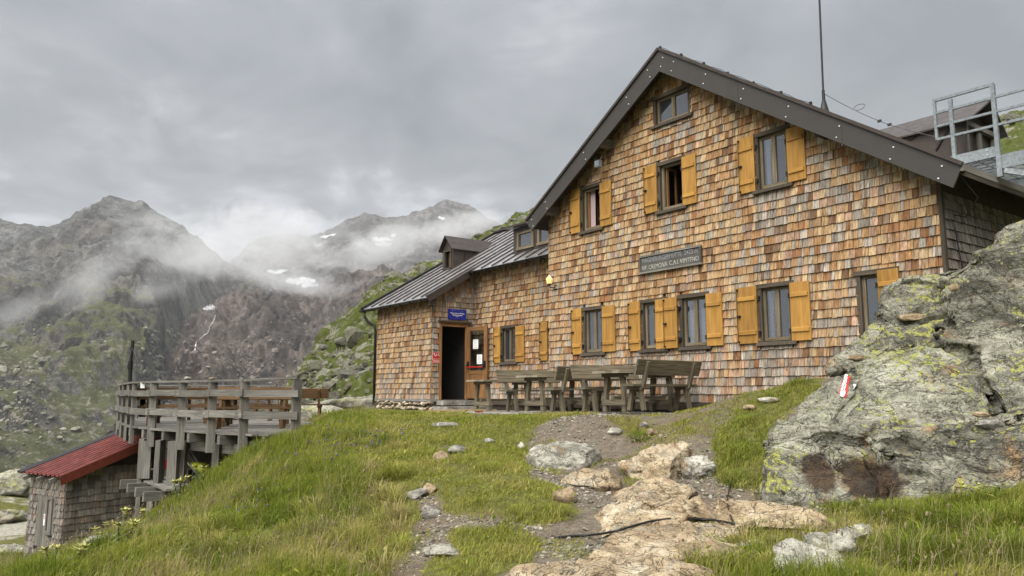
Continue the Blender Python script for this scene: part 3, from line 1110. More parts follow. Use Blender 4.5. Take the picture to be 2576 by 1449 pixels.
MAT['white_water'] = mat_plain('white water', (.55, .56, .57), .5, 0, .2, .2)
for pts, w in [([(543, 793), (536, 812), (528, 822), (522, 838), (507, 850), (494, 862), (490, 880), (487, 893)], 1.5),
               ([(440, 848), (425, 862), (412, 878), (404, 892)], .9),
               ([(520, 806), (516, 816)], .8), ([(300, 1085), (285, 1100), (262, 1118), (245, 1135)], 1.3), ([(452, 910), (446, 925), (440, 940)], .7)]:
    strip_on('waterfall', P_mid if pts[0][0] > 420 else P_left, pts, w, mtn_mid if pts[0][0] > 420 else mtn_left)

# boulders lying in the grass of the hillside (nobody could count them)
_bm = bmesh.new()
bmesh.ops.create_icosphere(_bm, subdivisions=2, radius=1)
ICO2V = np.array([v_.co[:] for v_ in _bm.verts]); ICO2F = np.array([[q.index for q in f_.verts] for f_ in _bm.faces])
_bm.free()
_bm = bmesh.new()
bmesh.ops.create_icosphere(_bm, subdivisions=1, radius=1)
ICO1V = np.array([v_.co[:] for v_ in _bm.verts]); ICO1F = np.array([[q.index for q in f_.verts] for f_ in _bm.faces])
_bm.free()


def rubble(centers, sizes, seed, IV, IF, flat=.7, jag=.3, cols=None, tilt=.5):
    n, m = len(centers), len(IV)
    g = np.random.default_rng(seed)
    sc = sizes[:, None] * np.stack([g.uniform(.7, 1.35, n), g.uniform(.7, 1.35, n), g.uniform(.55, 1.0, n) * flat], -1)
    V = IV[None] * (1 + jag * g.uniform(-1, 1, (n, m, 1)))
    # a few flat cuts make the pieces angular
    for _ in range(4):
        d = g.normal(size=(n, 1, 3)); d /= np.linalg.norm(d, axis=-1, keepdims=True)
        k = (V * d).sum(-1, keepdims=True)
        V = V - d * np.maximum(k - g.uniform(.45, .8, (n, 1, 1)), 0)
    V = V * sc[:, None]
    a = g.uniform(0, 2 * math.pi, n); b = g.normal(0, tilt, n)
    ca, sa, cb, sb = np.cos(a), np.sin(a), np.cos(b), np.sin(b)
    x, y, z = V[..., 0], V[..., 1], V[..., 2]
    y, z = y * cb[:, None] - z * sb[:, None], y * sb[:, None] + z * cb[:, None]
    x, y = x * ca[:, None] - y * sa[:, None], x * sa[:, None] + y * ca[:, None]
    V = np.stack([x, y, z], -1) + centers[:, None]
    Fa = (IF[None] + (np.arange(n) * m)[:, None, None]).reshape(-1, 3)
    c = None if cols is None else np.repeat(cols, m, 0)
    return V.reshape(-1, 3), Fa, c


_hp = P_hill[:150].reshape(-1, 3)
_hc = fbm(_hp / 14, 4, 55) + .5 * fbm(_hp / 4, 2, 56)
_pick = RNG.choice(len(_hp), 2600, replace=False, p=(lambda q: q / q.sum())(np.clip(_hc + .25, .02, 1) ** 1.5))
_hx, _hy, _hd = project(_hp[_pick])
_keep = (_hx > 600) & (_hx < 2700) & ~((_hx > 1420) & (_hx < 2050))
_pick = _pick[_keep]
_sz = np.clip(RNG.lognormal(-1.35, .62, len(_pick)), .08, 1.3) * np.clip(_hp[_pick][:, 1] / 75, .45, 1.3)
_base = np.array([.105, .104, .078])
_cl = _base[None] * RNG.uniform(.55, 1.3, (len(_pick), 1)) * np.stack([np.ones(len(_pick)), RNG.uniform(.96, 1.02, len(_pick)), RNG.uniform(.85, 1.1, len(_pick))], -1)
V_, F_, C_ = rubble(_hp[_pick] + np.array([0, 0, -.1]), _sz, 5, ICO2V, ICO2F, .9, .16, _cl)
me = np_mesh('hillside_boulders', V_, F_, m_attr_col('lichened hillside boulder', .95, var=.45), cols=C_)
tag(link_mesh('hillside_boulders', me), 'pale lichened boulders strewn over the green hillside behind the hut', 'boulders', kind='stuff')

_lp = P_left[:330].reshape(-1, 3)
_lx, _ly, _ld = project(_lp)
_lw = np.clip(fbm(_lp / 60, 4, 65) + .15, 0, 1) ** 1.5 * sstep(800, 960, _ly) * (_lx > -40) * (_lx < 640) * (_ly < 1300) * _ld ** 1.2
_pick = RNG.choice(len(_lp), 3000, replace=False, p=_lw / _lw.sum())
_sz = np.clip(RNG.lognormal(-.1, .6, len(_pick)), .35, 4.2) * np.clip(_ld[_pick] / 420, .35, 1.6)
_cl = np.array([.175, .17, .135])[None] * RNG.uniform(.5, 1.3, (len(_pick), 1)) * np.ones((1, 3))
V_, F_, C_ = rubble(_lp[_pick], _sz, 6, ICO1V, ICO1F, .95, .16, _cl)
me = np_mesh('slope_boulders', V_, F_, m_attr_col('pale slope boulder', .95, var=.35), cols=C_)
tag(link_mesh('slope_boulders', me), 'pale boulders and crags scattered over the lower left mountain slope', 'boulders', kind='stuff')

_lp = P_mid[:260].reshape(-1, 3)
_lx, _ly, _ld = project(_lp)
_lw = np.clip(fbm(_lp / 70, 4, 66) + .2, 0, 1) ** 1.5 * sstep(770, 860, _ly) * (_lx > 320) * (_lx < 1000) * (_ly < 1080) * _ld ** 1.2
_pick = RNG.choice(len(_lp), 3200, replace=False, p=_lw / _lw.sum())
_sz = np.clip(RNG.lognormal(.1, .6, len(_pick)), .5, 5.5)
_cl = np.array([.155, .13, .112])[None] * RNG.uniform(.5, 1.35, (len(_pick), 1)) * np.ones((1, 3))
V_, F_, C_ = rubble(_lp[_pick], _sz, 7, ICO1V, ICO1F, .95, .16, _cl)
me = np_mesh('scree_boulders', V_, F_, m_attr_col('brown scree boulder', .95, var=.35), cols=C_)
tag(link_mesh('scree_boulders', me), 'brown boulders and scree below the cliffs in the middle distance', 'boulders', kind='stuff')

# ------------------------------------------------------------------ the hut (local axes: x along the facade, y into the house, z up)
HUT_RZ = math.atan2(UV[1], UV[0])
hut = empty('mountain_hut', (ORG[0], ORG[1], 0), HUT_RZ,
            'gabled mountain hut clad in orange and grey wooden shingles with ochre shutters', 'hut')
BASE = 1.42
T_AN, T_RE, T_MA = -.28, 1.19, .30          # annex front, recessed wall, main facade
S0, S1 = 4.58, 13.75                        # main facade
PK_S, PK_Z = 8.66, 8.60                     # roof peak, top of the sheet
SL_L, SL_R = .624, .681


def main_top(s):
    return PK_Z - (PK_S - s) * SL_L if s < PK_S else PK_Z - (s - PK_S) * SL_R


def hmesh(mb, name, mat, parent=None, smooth=False):
    return mb.build(name, mat, hut if parent is None else parent, smooth)


# ---- backing walls with real openings
OPEN_MAIN = [(5.82, 6.49, 2.48, 3.50), (7.65, 8.33, 2.48, 3.50), (8.70, 9.39, 2.48, 3.50), (10.54, 11.21, 2.48, 3.50), (12.40, 13.04, 2.30, 3.50),
             (5.80, 6.48, 5.29, 6.33), (8.21, 8.90, 5.31, 6.33), (10.61, 11.29, 5.24, 6.29), (8.14, 9.12, 7.17, 7.79)]
OPEN_REC = [(1.38, 2.07, 2.43, 3.43)]
OPEN_DOOR = [(0.0, .87, BASE, 3.57)]


def clip_poly(pts, a, b, c):
    """keep a*x+b*z<=c"""
    out = []
    n = len(pts)
    for i in range(n):
        p, q = pts[i], pts[(i + 1) % n]
        fp, fq = a * p[0] + b * p[1] - c, a * q[0] + b * q[1] - c
        if fp <= 0: out.append(p)
        if (fp < 0 < fq) or (fq < 0 < fp):
            k = fp / (fp - fq)
            out.append((p[0] + (q[0] - p[0]) * k, p[1] + (q[1] - p[1]) * k))
    return out


def wall_cells(mb, to3, x0, x1, z0, z1, holes, clips=()):
    xs = sorted({x0, x1, *[h[0] for h in holes], *[h[1] for h in holes]})
    zs = sorted({z0, z1, *[h[2] for h in holes], *[h[3] for h in holes]})
    for a, b in zip(xs[:-1], xs[1:]):
        for c, d in zip(zs[:-1], zs[1:]):
            mx, mz = (a + b) / 2, (c + d) / 2
            if any(h[0] < mx < h[1] and h[2] < mz < h[3] for h in holes): continue
            pts = [(a, c), (b, c), (b, d), (a, d)]
            for cl in clips:
                pts = clip_poly(pts, *cl)
                if len(pts) < 3: break
            if len(pts) >= 3:
                mb.poly([to3(x, z, 0) for x, z in pts])


CLIP_MAIN = [(-SL_L, 1, PK_Z - PK_S * SL_L - .12), (SL_R, 1, PK_Z + PK_S * SL_R - .12)]
f_main = lambda x, z, d: (x, T_MA - d, z)
f_ann = lambda x, z, d: (x, T_AN - d, z)
f_rec = lambda x, z, d: (x, T_RE - d, z)
f_door = lambda x, z, d: (0.0 + d, x, z)
f_side = lambda x, z, d: (S1 + d, x, z)
AN_Z = lambda t: 4.60 + .6 * t                # lean-to roof underside line

mb = MB()
wall_cells(mb, f_main, S0, S1, BASE - .4, 9.0, OPEN_MAIN, CLIP_MAIN)
wall_cells(mb, f_rec, 0, S0 + .02, BASE - .4, AN_Z(T_RE) - .02, OPEN_REC)
wall_cells(mb, f_ann, -3.40, 0, BASE - .05, AN_Z(T_AN) - .03, [])
wall_cells(mb, f_door, T_AN, T_RE, BASE - .05, 5.6, OPEN_DOOR, [(-.6, 1, 4.57)])
wall_cells(mb, f_side, T_MA, 9.0, BASE - .6, main_top(S1) - .12, [])
# left side of the main block, annex end wall, rear walls
mb.poly([(S0, T_MA, BASE - .4), (S0, 9, BASE - .4), (S0, 9, main_top(S0) - .12), (S0, T_MA, main_top(S0) - .12)])
mb.poly([(-3.4, T_AN, BASE - .4), (-3.4, 4.6, BASE - .4), (-3.4, 4.6, AN_Z(4.6)), (-3.4, T_AN, AN_Z(T_AN) - .03)])
mb.poly([(-3.4, 4.6, BASE - .4), (S0, 4.6, BASE - .4), (S0, 4.6, AN_Z(4.6)), (-3.4, 4.6, AN_Z(4.6))])
mb.poly([(S0, 9, BASE - .4), (S1, 9, BASE - .4), (S1, 9, main_top(S1) - .12), (PK_S, 9, PK_Z - .12), (S0, 9, main_top(S0) - .12)])
hmesh(mb, 'wall', MAT['backing'])


# ---- shingles
def shingle_list(x0, x1, z0, z1, holes, top, seed, expo=.156, wr=(.048, .20), jz=.007):
    g = random.Random(seed)
    res = []
    z = z0
    while z < z1:
        x = x0 - g.uniform(0, .06)
        while x < x1:
            w = min(max(g.gauss(.104, .032), wr[0]), wr[1])
            a, b = max(x, x0), min(x + w, x1)
            x += w
            if b - a < .018: continue
            mx = (a + b) / 2
            dz = g.uniform(-jz, jz)
            zb, zt = z + dz, z + expo + .022
            if zb + .03 > top(mx): continue
            zt = min(zt, top(mx))
            skip = False
            for h in holes:
                if a < h[1] - .005 and b > h[0] + .005 and zb < h[3] - .005 and zt > h[2] + .005:
                    # trim against the opening
                    if h[0] - a > .02 and h[0] < b and mx < h[0] + .02: b = h[0]
                    elif b - h[1] > .02 and h[1] > a and mx > h[1] - .02: a = h[1]
                    elif zb >= h[3] - .09: zb = max(zb, h[3])
                    elif zt <= h[2] + .10: zt = min(zt, h[2])
                    else: skip = True
            if skip or b - a < .018 or zt - zb < .03: continue
            res.append([a, b, zb, zt])
        z += expo
    return res


PAL = [((.405, .295, .165), 28), ((.36, .232, .112), 26), ((.305, .172, .072), 19), ((.23, .11, .043), 11), ((.15, .086, .046), 7), ((.30, .25, .185), 9)]


def pal(g, grey):
    if g.random() < grey:
        v_ = g.uniform(.17, .36)
        c = (v_ * 1.03, v_ * .93, v_ * .80)
        if g.random() < .35: c = (v_ * 1.25, v_ * .82, v_ * .55)
    else:
        k = g.uniform(0, 100)
        for c, w in PAL:
            if k < w: break
            k -= w
    m = g.uniform(.86, 1.14)
    lum = .3 * c[0] + .6 * c[1] + .1 * c[2]
    return tuple((q * .9 + lum * .1) * m for q in c)


SH = []     # (to3, orientation, a, b, zb, zt, colour)


def add_shingles(to3, orient, lst, seed, grey_fn):
    g = random.Random(seed)
    for a, b, zb, zt in lst:
        cc_ = pal(g, grey_fn((a + b) / 2, zb))
        if to3 is f_side:
            v_ = g.uniform(.085, .20); cc_ = (v_, v_ * .96, v_ * .88)
        SH.append((to3, orient, a, b, zb, zt, cc_, .033 + g.uniform(-.005, .009)))


def grow(h, m):
    return [(q[0] - m, q[1] + m, q[2] - m, q[3] + m) for q in h]


add_shingles(f_main, 0, shingle_list(S0, S1 - .02, BASE, 8.6, OPEN_MAIN, lambda s: main_top(s) - .16, 1),
             1, lambda x, z: .06 + .70 * max(0, min(1, (2.95 - z) / 1.0)) + .34 * float(sstep(.02, .30, fbm(np.array([[x * .55, z * .8, 3.0]]), 3, 9)[0])) + .45 * any(h[0] - .05 < x < h[1] + .05 and 0 < h[2] - z < .75 for h in OPEN_MAIN))
add_shingles(f_rec, 0, shingle_list(0.02, S0, BASE, 5.3, OPEN_REC, lambda s: 5.18, 2), 2, lambda x, z: .14 + .62 * max(0, min(1, (2.9 - z) / 1.1)) + (.4 if x < .25 else 0) + (.45 if z > 4.95 else 0))
add_shingles(f_ann, 0, shingle_list(-3.40, 0.0, BASE, 4.4, [], lambda s: AN_Z(T_AN) - .06, 3), 3, lambda x, z: .12 + .5 * max(0, min(1, (2.4 - z) / .9)) + (.3 if z > 4.1 else 0))
add_shingles(f_door, 1, shingle_list(T_AN, T_RE, BASE, 5.4, grow(OPEN_DOOR, .05), lambda t: 4.54 + .6 * t, 4), 4, lambda x, z: .88)
add_shingles(f_side, 1, shingle_list(T_MA + .05, 5.0, BASE - .4, 4.6, [], lambda t: 4.58, 5, expo=.15), 5, lambda x, z: .9)

# unit shingle, thick at the butt
_uv = [(-.5, 0, 0), (.5, 0, 0), (-.5, 0, 1), (.5, 0, 1), (-.5, -1, 0), (.5, -1, 0), (-.5, -.25, 1), (.5, -.25, 1)]
_uf = [(4, 5, 7, 6), (0, 1, 5, 4), (0, 4, 6, 2), (1, 3, 7, 5), (2, 6, 7, 3)]
sh_me = bpy.data.meshes.new('shingle')
sh_me.from_pydata(_uv, [], _uf); sh_me.materials.append(MAT['shingle_one']); sh_me.update()
ranked = []
for i, (to3, orient, a, b, zb, zt, c, th) in enumerate(SH):
    lp = to3((a + b) / 2, (zb + zt) / 2, .02)
    wp = hw(*lp)
    x, y, dep = project(wp)
    area = (b - a) * (zt - zb) / dep ** 2 * (1.0 if orient == 0 else .8)
    vis = 0 < x < IMW and 0 < y < IMH
    if orient == 0 and to3 is f_main and vis and y > 640 and x > 2140 + (840 - y) * .9: vis = False   # behind the rock outcrop
    ranked.append((-area if vis else 0, i))
ranked.sort()
single = {i for _, i in ranked[:300]}
JV, JF, JC = [], [], []
for i, (to3, orient, a, b, zb, zt, c, th) in enumerate(SH):
    gap = .0038
    if i in single:
        o = link_mesh('shingle', sh_me, hut)
        o.location = to3((a + b) / 2, zb, 0)
        o.scale = (b - a - 2 * gap, th, zt - zb)
        o.rotation_euler = (0, 0, R(90) if orient else 0)
        o.color = (*c, 1)
    else:
        k = len(JV)
        for x, d, z in ((a + gap, 0, zb), (b - gap, 0, zb), (a + gap, 0, zt), (b - gap, 0, zt), (a + gap, th, zb), (b - gap, th, zb), (a + gap, th * .25, zt), (b - gap, th * .25, zt)):
            JV.append(to3(x, z, d)); JC.append(c)
        JF += [tuple(k + q for q in f) for f in (_uf if not orient else [tuple(r) for r in _uf])]
o = link_mesh('shingle_cladding', np_mesh('shingle_cladding', JV, JF, MAT['shingle'], cols=np.array(JC)), hut)
o['kind'] = 'stuff'

# ---- corner boards, base rails, plinth
mb = MB(); mb.box(S1 - .02, S1 + .035, T_MA - .03, T_MA + .04, BASE - .5, main_top(S1) - .2); hmesh(mb, 'corner_board', MAT['dark_wood'])
mb = MB(); mb.box(-3.44, .03, T_AN - .05, T_AN, BASE - .07, BASE - .002); hmesh(mb, 'base_rail', MAT['grey_wood'])
mb = MB(); mb.box(0.0, .05, T_AN - .05, -.02, BASE - .071, BASE - .003); hmesh(mb, 'base_rail', MAT['grey_wood'])
mb = MB(); mb.box(S0, S1, T_MA - .045, T_MA, BASE - .16, BASE - .002); hmesh(mb, 'base_rail', MAT['dark_wood'])
mb = MB(); mb.box(.95, S0, T_RE - .045, T_RE, BASE - .16, BASE - .002); hmesh(mb, 'base_rail', MAT['dark_wood'])
mb = MB()
mb.box(-3.38, 0.0, T_AN + .03, 1.2, .55, BASE - .07)
mb.box(S0 + .02, S1 - .02, T_MA + .03, 2, .6, BASE - .1)
mb.box(0.0, S0 + .02, T_RE + .03, 2, .6, BASE - .1)
hmesh(mb, 'plinth', MAT['mortar'])
g = random.Random(5)
rockme = []
for k in range(4):
    V_, F_, _ = rubble(np.zeros((1, 3)), np.ones(1), 40 + k, ICO2V, ICO2F, .9, .12)
    mm = np_mesh('plinth_stone', V_, F_, MAT['plinth'], True); rockme.append(mm)
x = -3.36
rows = [(1.30, .085), (1.16, .095), (1.01, .10), (.88, .1)]
for zc, rr in rows:
    x = -3.33 + g.uniform(0, .1)
    while x < .02:
        r_ = rr * g.uniform(.7, 1.35)
        o = link_mesh('plinth_stone', rockme[g.randrange(4)], hut)
        o.location = (x + r_ * .8, T_AN - .0 + g.uniform(-.02, .02), zc + g.uniform(-.03, .03))
        o.scale = (r_ * 1.05, .10 * g.uniform(.7, 1.3), r_ * .8)
        o.rotation_euler = (g.uniform(-.3, .3), g.uniform(-.5, .5), 0)
        x += r_ * 1.75
# door step
mb = MB(); mb.box(.012, .42, -.12, 1.12, BASE - .17, BASE - .03); hmesh(mb, 'doorstep', MAT['flag'])
mb = MB(); mb.box(.012, .85, -.25, 1.15, 1.0, BASE - .20); hmesh(mb, 'doorstep', MAT['flag'])


# ---- rooms behind the openings
def room(mb, x0, x1, y0, y1, z0, z1):
    """five inward faces, open towards -y"""
    mb.poly([(x0, y1, z0), (x1, y1, z0), (x1, y1, z1), (x0, y1, z1)])
    mb.poly([(x0, y0, z0), (x0, y1, z0), (x0, y1, z1), (x0, y0, z1)])
    mb.poly([(x1, y0, z0), (x1, y1, z0), (x1, y1, z1), (x1, y0, z1)])
    mb.poly([(x0, y0, z0), (x1, y0, z0), (x1, y1, z0), (x0, y1, z0)])
    mb.poly([(x0, y0, z1), (x1, y0, z1), (x1, y1, z1), (x0, y1, z1)])


for h in OPEN_MAIN:
    mb = MB(); room(mb, h[0] - .02, h[1] + .02, T_MA + .002, T_MA + 1.6, h[2] - .02, h[3] + .02); hmesh(mb, 'room_lining', MAT['interior'])
for h in OPEN_REC:
    mb = MB(); room(mb, h[0] - .02, h[1] + .02, T_RE + .002, T_RE + 1.6, h[2] - .02, h[3] + .02); hmesh(mb, 'room_lining', MAT['interior'])
mb = MB()
mb.poly([(-2.6, -.15, BASE - .02), (-2.6, 1.0, BASE - .02), (-2.6, 1.0, 3.8), (-2.6, -.15, 3.8)])
mb.poly([(-2.6, -.15, BASE - .02), (0, -.15, BASE - .02), (0, -.15, 3.8), (-2.6, -.15, 3.8)])
mb.poly([(-2.6, 1.0, BASE - .02), (0, 1.0, BASE - .02), (0, 1.0, 3.8), (-2.6, 1.0, 3.8)])
mb.poly([(-2.6, -.15, BASE - .02), (0, -.15, BASE - .02), (0, 1, BASE - .02), (-2.6, 1, BASE - .02)])
mb.poly([(-2.6, -.15, 3.8), (0, -.15, 3.8), (0, 1, 3.8), (-2.6, 1, 3.8)])
hmesh(mb, 'room_lining', MAT['interior'])


# ---- windows
def window(x0, x1, z0, z1, yf, state='closed', curtain=0, frame='frame_wood', two=True):
    y = yf
    mb = MB()                                   # casing
    mb.box(x0 - .02, x0 + .055, y - .03, y + .16, z0, z1)
    mb.box(x1 - .055, x1 + .02, y - .028, y + .16, z0, z1)
    mb.box(x0 - .05, x1 + .05, y - .045, y + .16, z1 - .045, z1 + .03)
    w = hmesh(mb, 'window', MAT['dark_wood'])
    mb = MB()
    mb.prism([(x0 - .07, y - .085, z0 - .055), (x0 - .07, y + .12, z0 - .055), (x0 - .07, y + .12, z0 + .03), (x0 - .07, y - .075, z0 + .005)], (x1 - x0 + .14, 0, 0))
    hmesh(mb, 'sill', MAT['dark_wood'], w)
    fy0, fy1 = y + .045, y + .085
    a, b, c, d = x0 + .055, x1 - .055, z0 + .03, z1 - .045
    mb = MB()
    fw = .052
    mb.box(a, a + fw, fy0 - .012, fy1, c, d); mb.box(b - fw, b, fy0 - .012, fy1, c, d)
    mb.box(a + fw, b - fw, fy0 - .010, fy1, d - fw, d); mb.box(a + fw, b - fw, fy0 - .010, fy1, c, c + fw * 1.15)
    mid = (a + b) / 2
    if two: mb.box(mid - .042, mid + .042, fy0 - .014, fy1, c + fw * 1.15, d - fw)
    hmesh(mb, 'window_frame', MAT[frame], w)
    halves = [(a + fw, mid - .042), (mid + .042, b - fw)] if two else [(a + fw, b - fw)]
    for q, (p0, p1) in enumerate(halves):
        if state == 'open' or (state == 'half' and q == 0): continue
        mb = MB(); mb.box(p0 - .004, p1 + .004, fy0 + .012, fy0 + .020, c + fw, d - fw + .004)
        hmesh(mb, 'pane', MAT['glass' if curtain & (1 << q) else 'dark_glass'], w)
    for q, (p0, p1) in enumerate(halves):
        if curtain & (1 << q):
            mb = MB()
            n = 14
            x_a, x_b = (p0, p1) if curtain < 4 else (p0, p0 + (p1 - p0) * .45)
            for k in range(n):
                xa, xb = x_a + (x_b - x_a) * k / n, x_a + (x_b - x_a) * (k + 1) / n
                ya, yb = fy1 + .06 + .015 * math.sin(k * 2.1), fy1 + .06 + .015 * math.sin((k + 1) * 2.1)
                mb.poly([(xa, ya, c + .03), (xb, yb, c + .03), (xb, yb, d - (.0 if curtain >= 4 else .22)), (xa, ya, d - (.0 if curtain >= 4 else .22))])
            hmesh(mb, 'curtain', MAT['curtain'], w)
    return w


def shutter(x0, x1, z0, z1, yw, off=.045, bolt=None, sh=0.0):
    th = .026
    y1_ = yw - off
    mb = MB()
    n = 3
    for k in range(n):                          # three boards, hairline joints
        a, b = x0 + (x1 - x0) * k / n, x0 + (x1 - x0) * (k + 1) / n
        mb.box(a + .0008, b - .0008, y1_ - th + .0012 * (k % 2), y1_, z0, z1, grain=2)
    s = hmesh(mb, 'shutter', MAT['shutter'])
    H = z1 - z0
    for zc in (z0 + H * .19, z0 + H * .79):
        mb = MB()
        xa, xb = (x0 + .02, x1 - .025)
        p = [(xa, y1_ - th - .024, zc - .036), (xb, y1_ - th - .024, zc - .036), (xa, y1_ - th - .001, zc - .046), (xb, y1_ - th - .001, zc - .046),
             (xa, y1_ - th - .024, zc + .026), (xb, y1_ - th - .024, zc + .026), (xa, y1_ - th - .001, zc + .036), (xb, y1_ - th - .001, zc + .036)]
        mb.quad8(p, 0)
        hmesh(mb, 'batten', MAT['shutter'], s)
    if bolt is not None:
        mb = MB()
        xb = x0 + .045
        mb.tube([(xb, y1_ - th - .034, z0 + .02), (xb, y1_ - th - .034, z1 - .03)], .006, 6)
        mb.box(xb - .014, xb + .055, y1_ - th - .045, y1_ - th - .002, z0 + H * .47, z0 + H * .50)
        mb.box(xb - .012, xb + .012, y1_ - th - .04, y1_ - th - .002, z0 + .02, z0 + .05)
        mb.box(xb - .012, xb + .012, y1_ - th - .04, y1_ - th - .002, z1 - .06, z1 - .03)
        hmesh(mb, 'shutter_bolt', MAT['black_iron'], s)
    for zc in (z0 + H * .17, z0 + H * .78):
        mb = MB()
        xh = x1 if bolt is not None else x0
        sg = 1 if bolt is not None else -1
        mb.box(min(xh - .01 * sg, xh + .055 * sg), max(xh - .01 * sg, xh + .055 * sg), yw - off + .002, yw - .002 - .02, zc - .03, zc + .03)
        mb.tube([(xh + .03 * sg, yw - off - .014, zc - .045), (xh + .03 * sg, yw - off - .014, zc + .045)], .016, 8)
        hmesh(mb, 'hinge', MAT['black_iron'], s)
    return s


Y = T_MA
window(5.82, 6.49, 2.48, 3.50, Y); shutter(5.45, 5.80, 2.47, 3.52, Y, bolt=1); shutter(6.49, 6.88, 2.49, 3.50, Y)
window(7.65, 8.33, 2.48, 3.50, Y); shutter(7.29, 7.64, 2.47, 3.51, Y, bolt=1); shutter(8.08, 8.42, 2.47, 3.49, Y, .05)
window(8.70, 9.39, 2.48, 3.50, Y, curtain=3); shutter(8.32, 8.68, 2.48, 3.49, Y, .085, bolt=1); shutter(9.38, 9.75, 2.48, 3.48, Y)
window(10.54, 11.21, 2.48, 3.50, Y, curtain=5); shutter(10.08, 10.52, 2.48, 3.51, Y, bolt=1); shutter(11.20, 11.57, 2.48, 3.48, Y)
window(12.40, 13.04, 2.30, 3.50, Y, two=False); shutter(12.76, 13.09, 2.44, 3.50, Y, .05)
window(5.80, 6.48, 5.29, 6.33, Y, 'open', two=False, curtain=5); shutter(5.43, 5.79, 5.30, 6.35, Y, bolt=1); shutter(6.48, 6.84, 5.30, 6.31, Y)
window(8.21, 8.90, 5.31, 6.33, Y, 'open', two=False); shutter(7.83, 8.20, 5.33, 6.35, Y, bolt=1); shutter(8.89, 9.24, 5.31, 6.31, Y)
window(10.61, 11.29, 5.24, 6.29, Y, curtain=5); shutter(10.24, 10.60, 5.25, 6.30, Y, bolt=1); shutter(11.28, 11.63, 5.25, 6.22, Y)
window(8.14, 9.12, 7.17, 7.79, Y)
window(1.38, 2.07, 2.43, 3.43, T_RE); shutter(1.05, 1.37, 2.43, 3.44, T_RE, bolt=1); shutter(2.09, 2.48, 2.43, 3.41, T_RE)
shutter(3.14, 3.47, 2.43, 3.44, T_RE, bolt=1)
# casements swung into the rooms
for (x0, x1, z0, z1) in (OPEN_MAIN[5], OPEN_MAIN[6]):
    a, c, d = x0 + .12, z0 + .06, z1 - .08
    mb = MB()
    mb.box(a, a + .03, T_MA + .09, T_MA + .14, c, d); mb.box(a, a + .03, T_MA + .34, T_MA + .39, c, d)
    mb.box(a, a + .03, T_MA + .14, T_MA + .34, c, c + .05); mb.box(a, a + .03, T_MA + .14, T_MA + .34, d - .05, d)
    s = hmesh(mb, 'open_casement', MAT['door_wood'])
    mb = MB(); mb.box(a + .011, a + .019, T_MA + .135, T_MA + .345, c + .045, d - .045); hmesh(mb, 'pane', MAT['glass'], s)
mb = MB()
for k in range(5): mb.tube([(6.12 + .05 * k, T_MA + .5, 5.35), (6.16 + .05 * k, T_MA + .46, 5.55 + .03 * (k % 2)), (6.2 + .05 * k, T_MA + .52, 5.7)], .045, 7)
s = hmesh(mb, 'bedding', MAT['cloth_blue'], None, True)

# ---- door
mb = MB()
mb.box(-.02, .06, -.055, 0.02, BASE - .02, 3.62); mb.box(-.02, .06, .85, .93, BASE - .02, 3.62); mb.box(-.02, .05, .02, .85, 3.50, 3.62)
fr = hmesh(mb, 'door_frame', MAT['door_wood'])
mb = MB(); mb.box(.0, .12, -.10, 1.0, 3.62, 3.665); hmesh(mb, 'drip_board', MAT['dark_wood'], fr)
p0 = np.array([.05, .90]); p1 = np.array([.84, 1.06])       # the leaf stands open towards the recessed wall
dv = (p1 - p0) / np.linalg.norm(p1 - p0); nv = np.array([dv[1], -dv[0]])
W = np.linalg.norm(p1 - p0)


def leaf(a0, a1, d0, d1, z0, z1):
    P_ = []
    for z in (z0, z1):
        for d in (d0, d1):
            for a in (a0, a1):
                q = p0 + dv * a + nv * d
                P_.append((q[0], q[1], z))
    return P_


mb = MB()
zb, zt = BASE + .02, 3.50
for a0, a1, z0, z1 in ((0, .12, zb, zt), (W - .12, W, zb, zt), (.12, W - .12, zt - .11, zt), (.12, W - .12, zb, zb + .14), (.12, W - .12, zb + .70, zb + .80)):
    mb.quad8(leaf(a0, a1, -.025, .025, z0, z1), 2 if z1 - z0 > a1 - a0 else 0)
mb.quad8(leaf(.12, W - .12, -.012, .012, zb + .14, zb + .70), 2)
dl = hmesh(mb, 'door', MAT['door_wood'])
mb = MB(); mb.quad8(leaf(.115, W - .115, -.004, .004, zb + .795, zt - .105)); hmesh(mb, 'pane', MAT['glass'], dl)
mb = MB()
mb.quad8(leaf(.04, .10, .026, .06, zb + .86, zb + 1.06)); mb.quad8(leaf(W - .10, W - .04, .026, .06, zb + .86, zb + 1.06))
q0, q1 = p0 + dv * .07 + nv * .115, p0 + dv * (W - .07) + nv * .115
for aa in (.07, W - .07):
    qa, qb = p0 + dv * aa + nv * .05, p0 + dv * aa + nv * .12
    mb.beam((qa[0], qa[1], zb + 1.0), (qb[0], qb[1], zb + .90), .03, .035)
hmesh(mb, 'push_bar_mount', MAT['black_iron'], dl)
mb = MB(); mb.tube([(q0[0], q0[1], zb + .89), (q1[0], q1[1], zb + .89)], .016, 8); hmesh(mb, 'push_bar', MAT['rail_red'], dl)


def notice(label, a0, z0, w_, h_, lines):
    q = p0 + dv * (a0 + w_ / 2) + nv * .012
    e_ = empty('paper_notice', tuple(hw(q[0], q[1], z0)), HUT_RZ + math.atan2(dv[1], dv[0]), label, 'notice', 'paper notices on the door glass')
    mb = MB(); mb.box(-w_ / 2, w_ / 2, -.0015, .0015, 0, h_); mb.build('sheet', MAT['paper'], e_)
    mb = MB()
    for k in range(lines):
        ln = w_ * random.uniform(.45, .8)
        zc = h_ * (.86 - .7 * k / max(1, lines - 1))
        mb.box(-ln / 2, ln / 2, -.0035, -.0025, zc - .005, zc + .005)
    mb.build('print', MAT['ink'], e_)


notice('upper sheet of white paper taped to the open door glass', .24, zb + 1.42, .21, .27, 4)
notice('lower sheet of white paper taped to the open door glass', .40, zb + .98, .21, .27, 6)


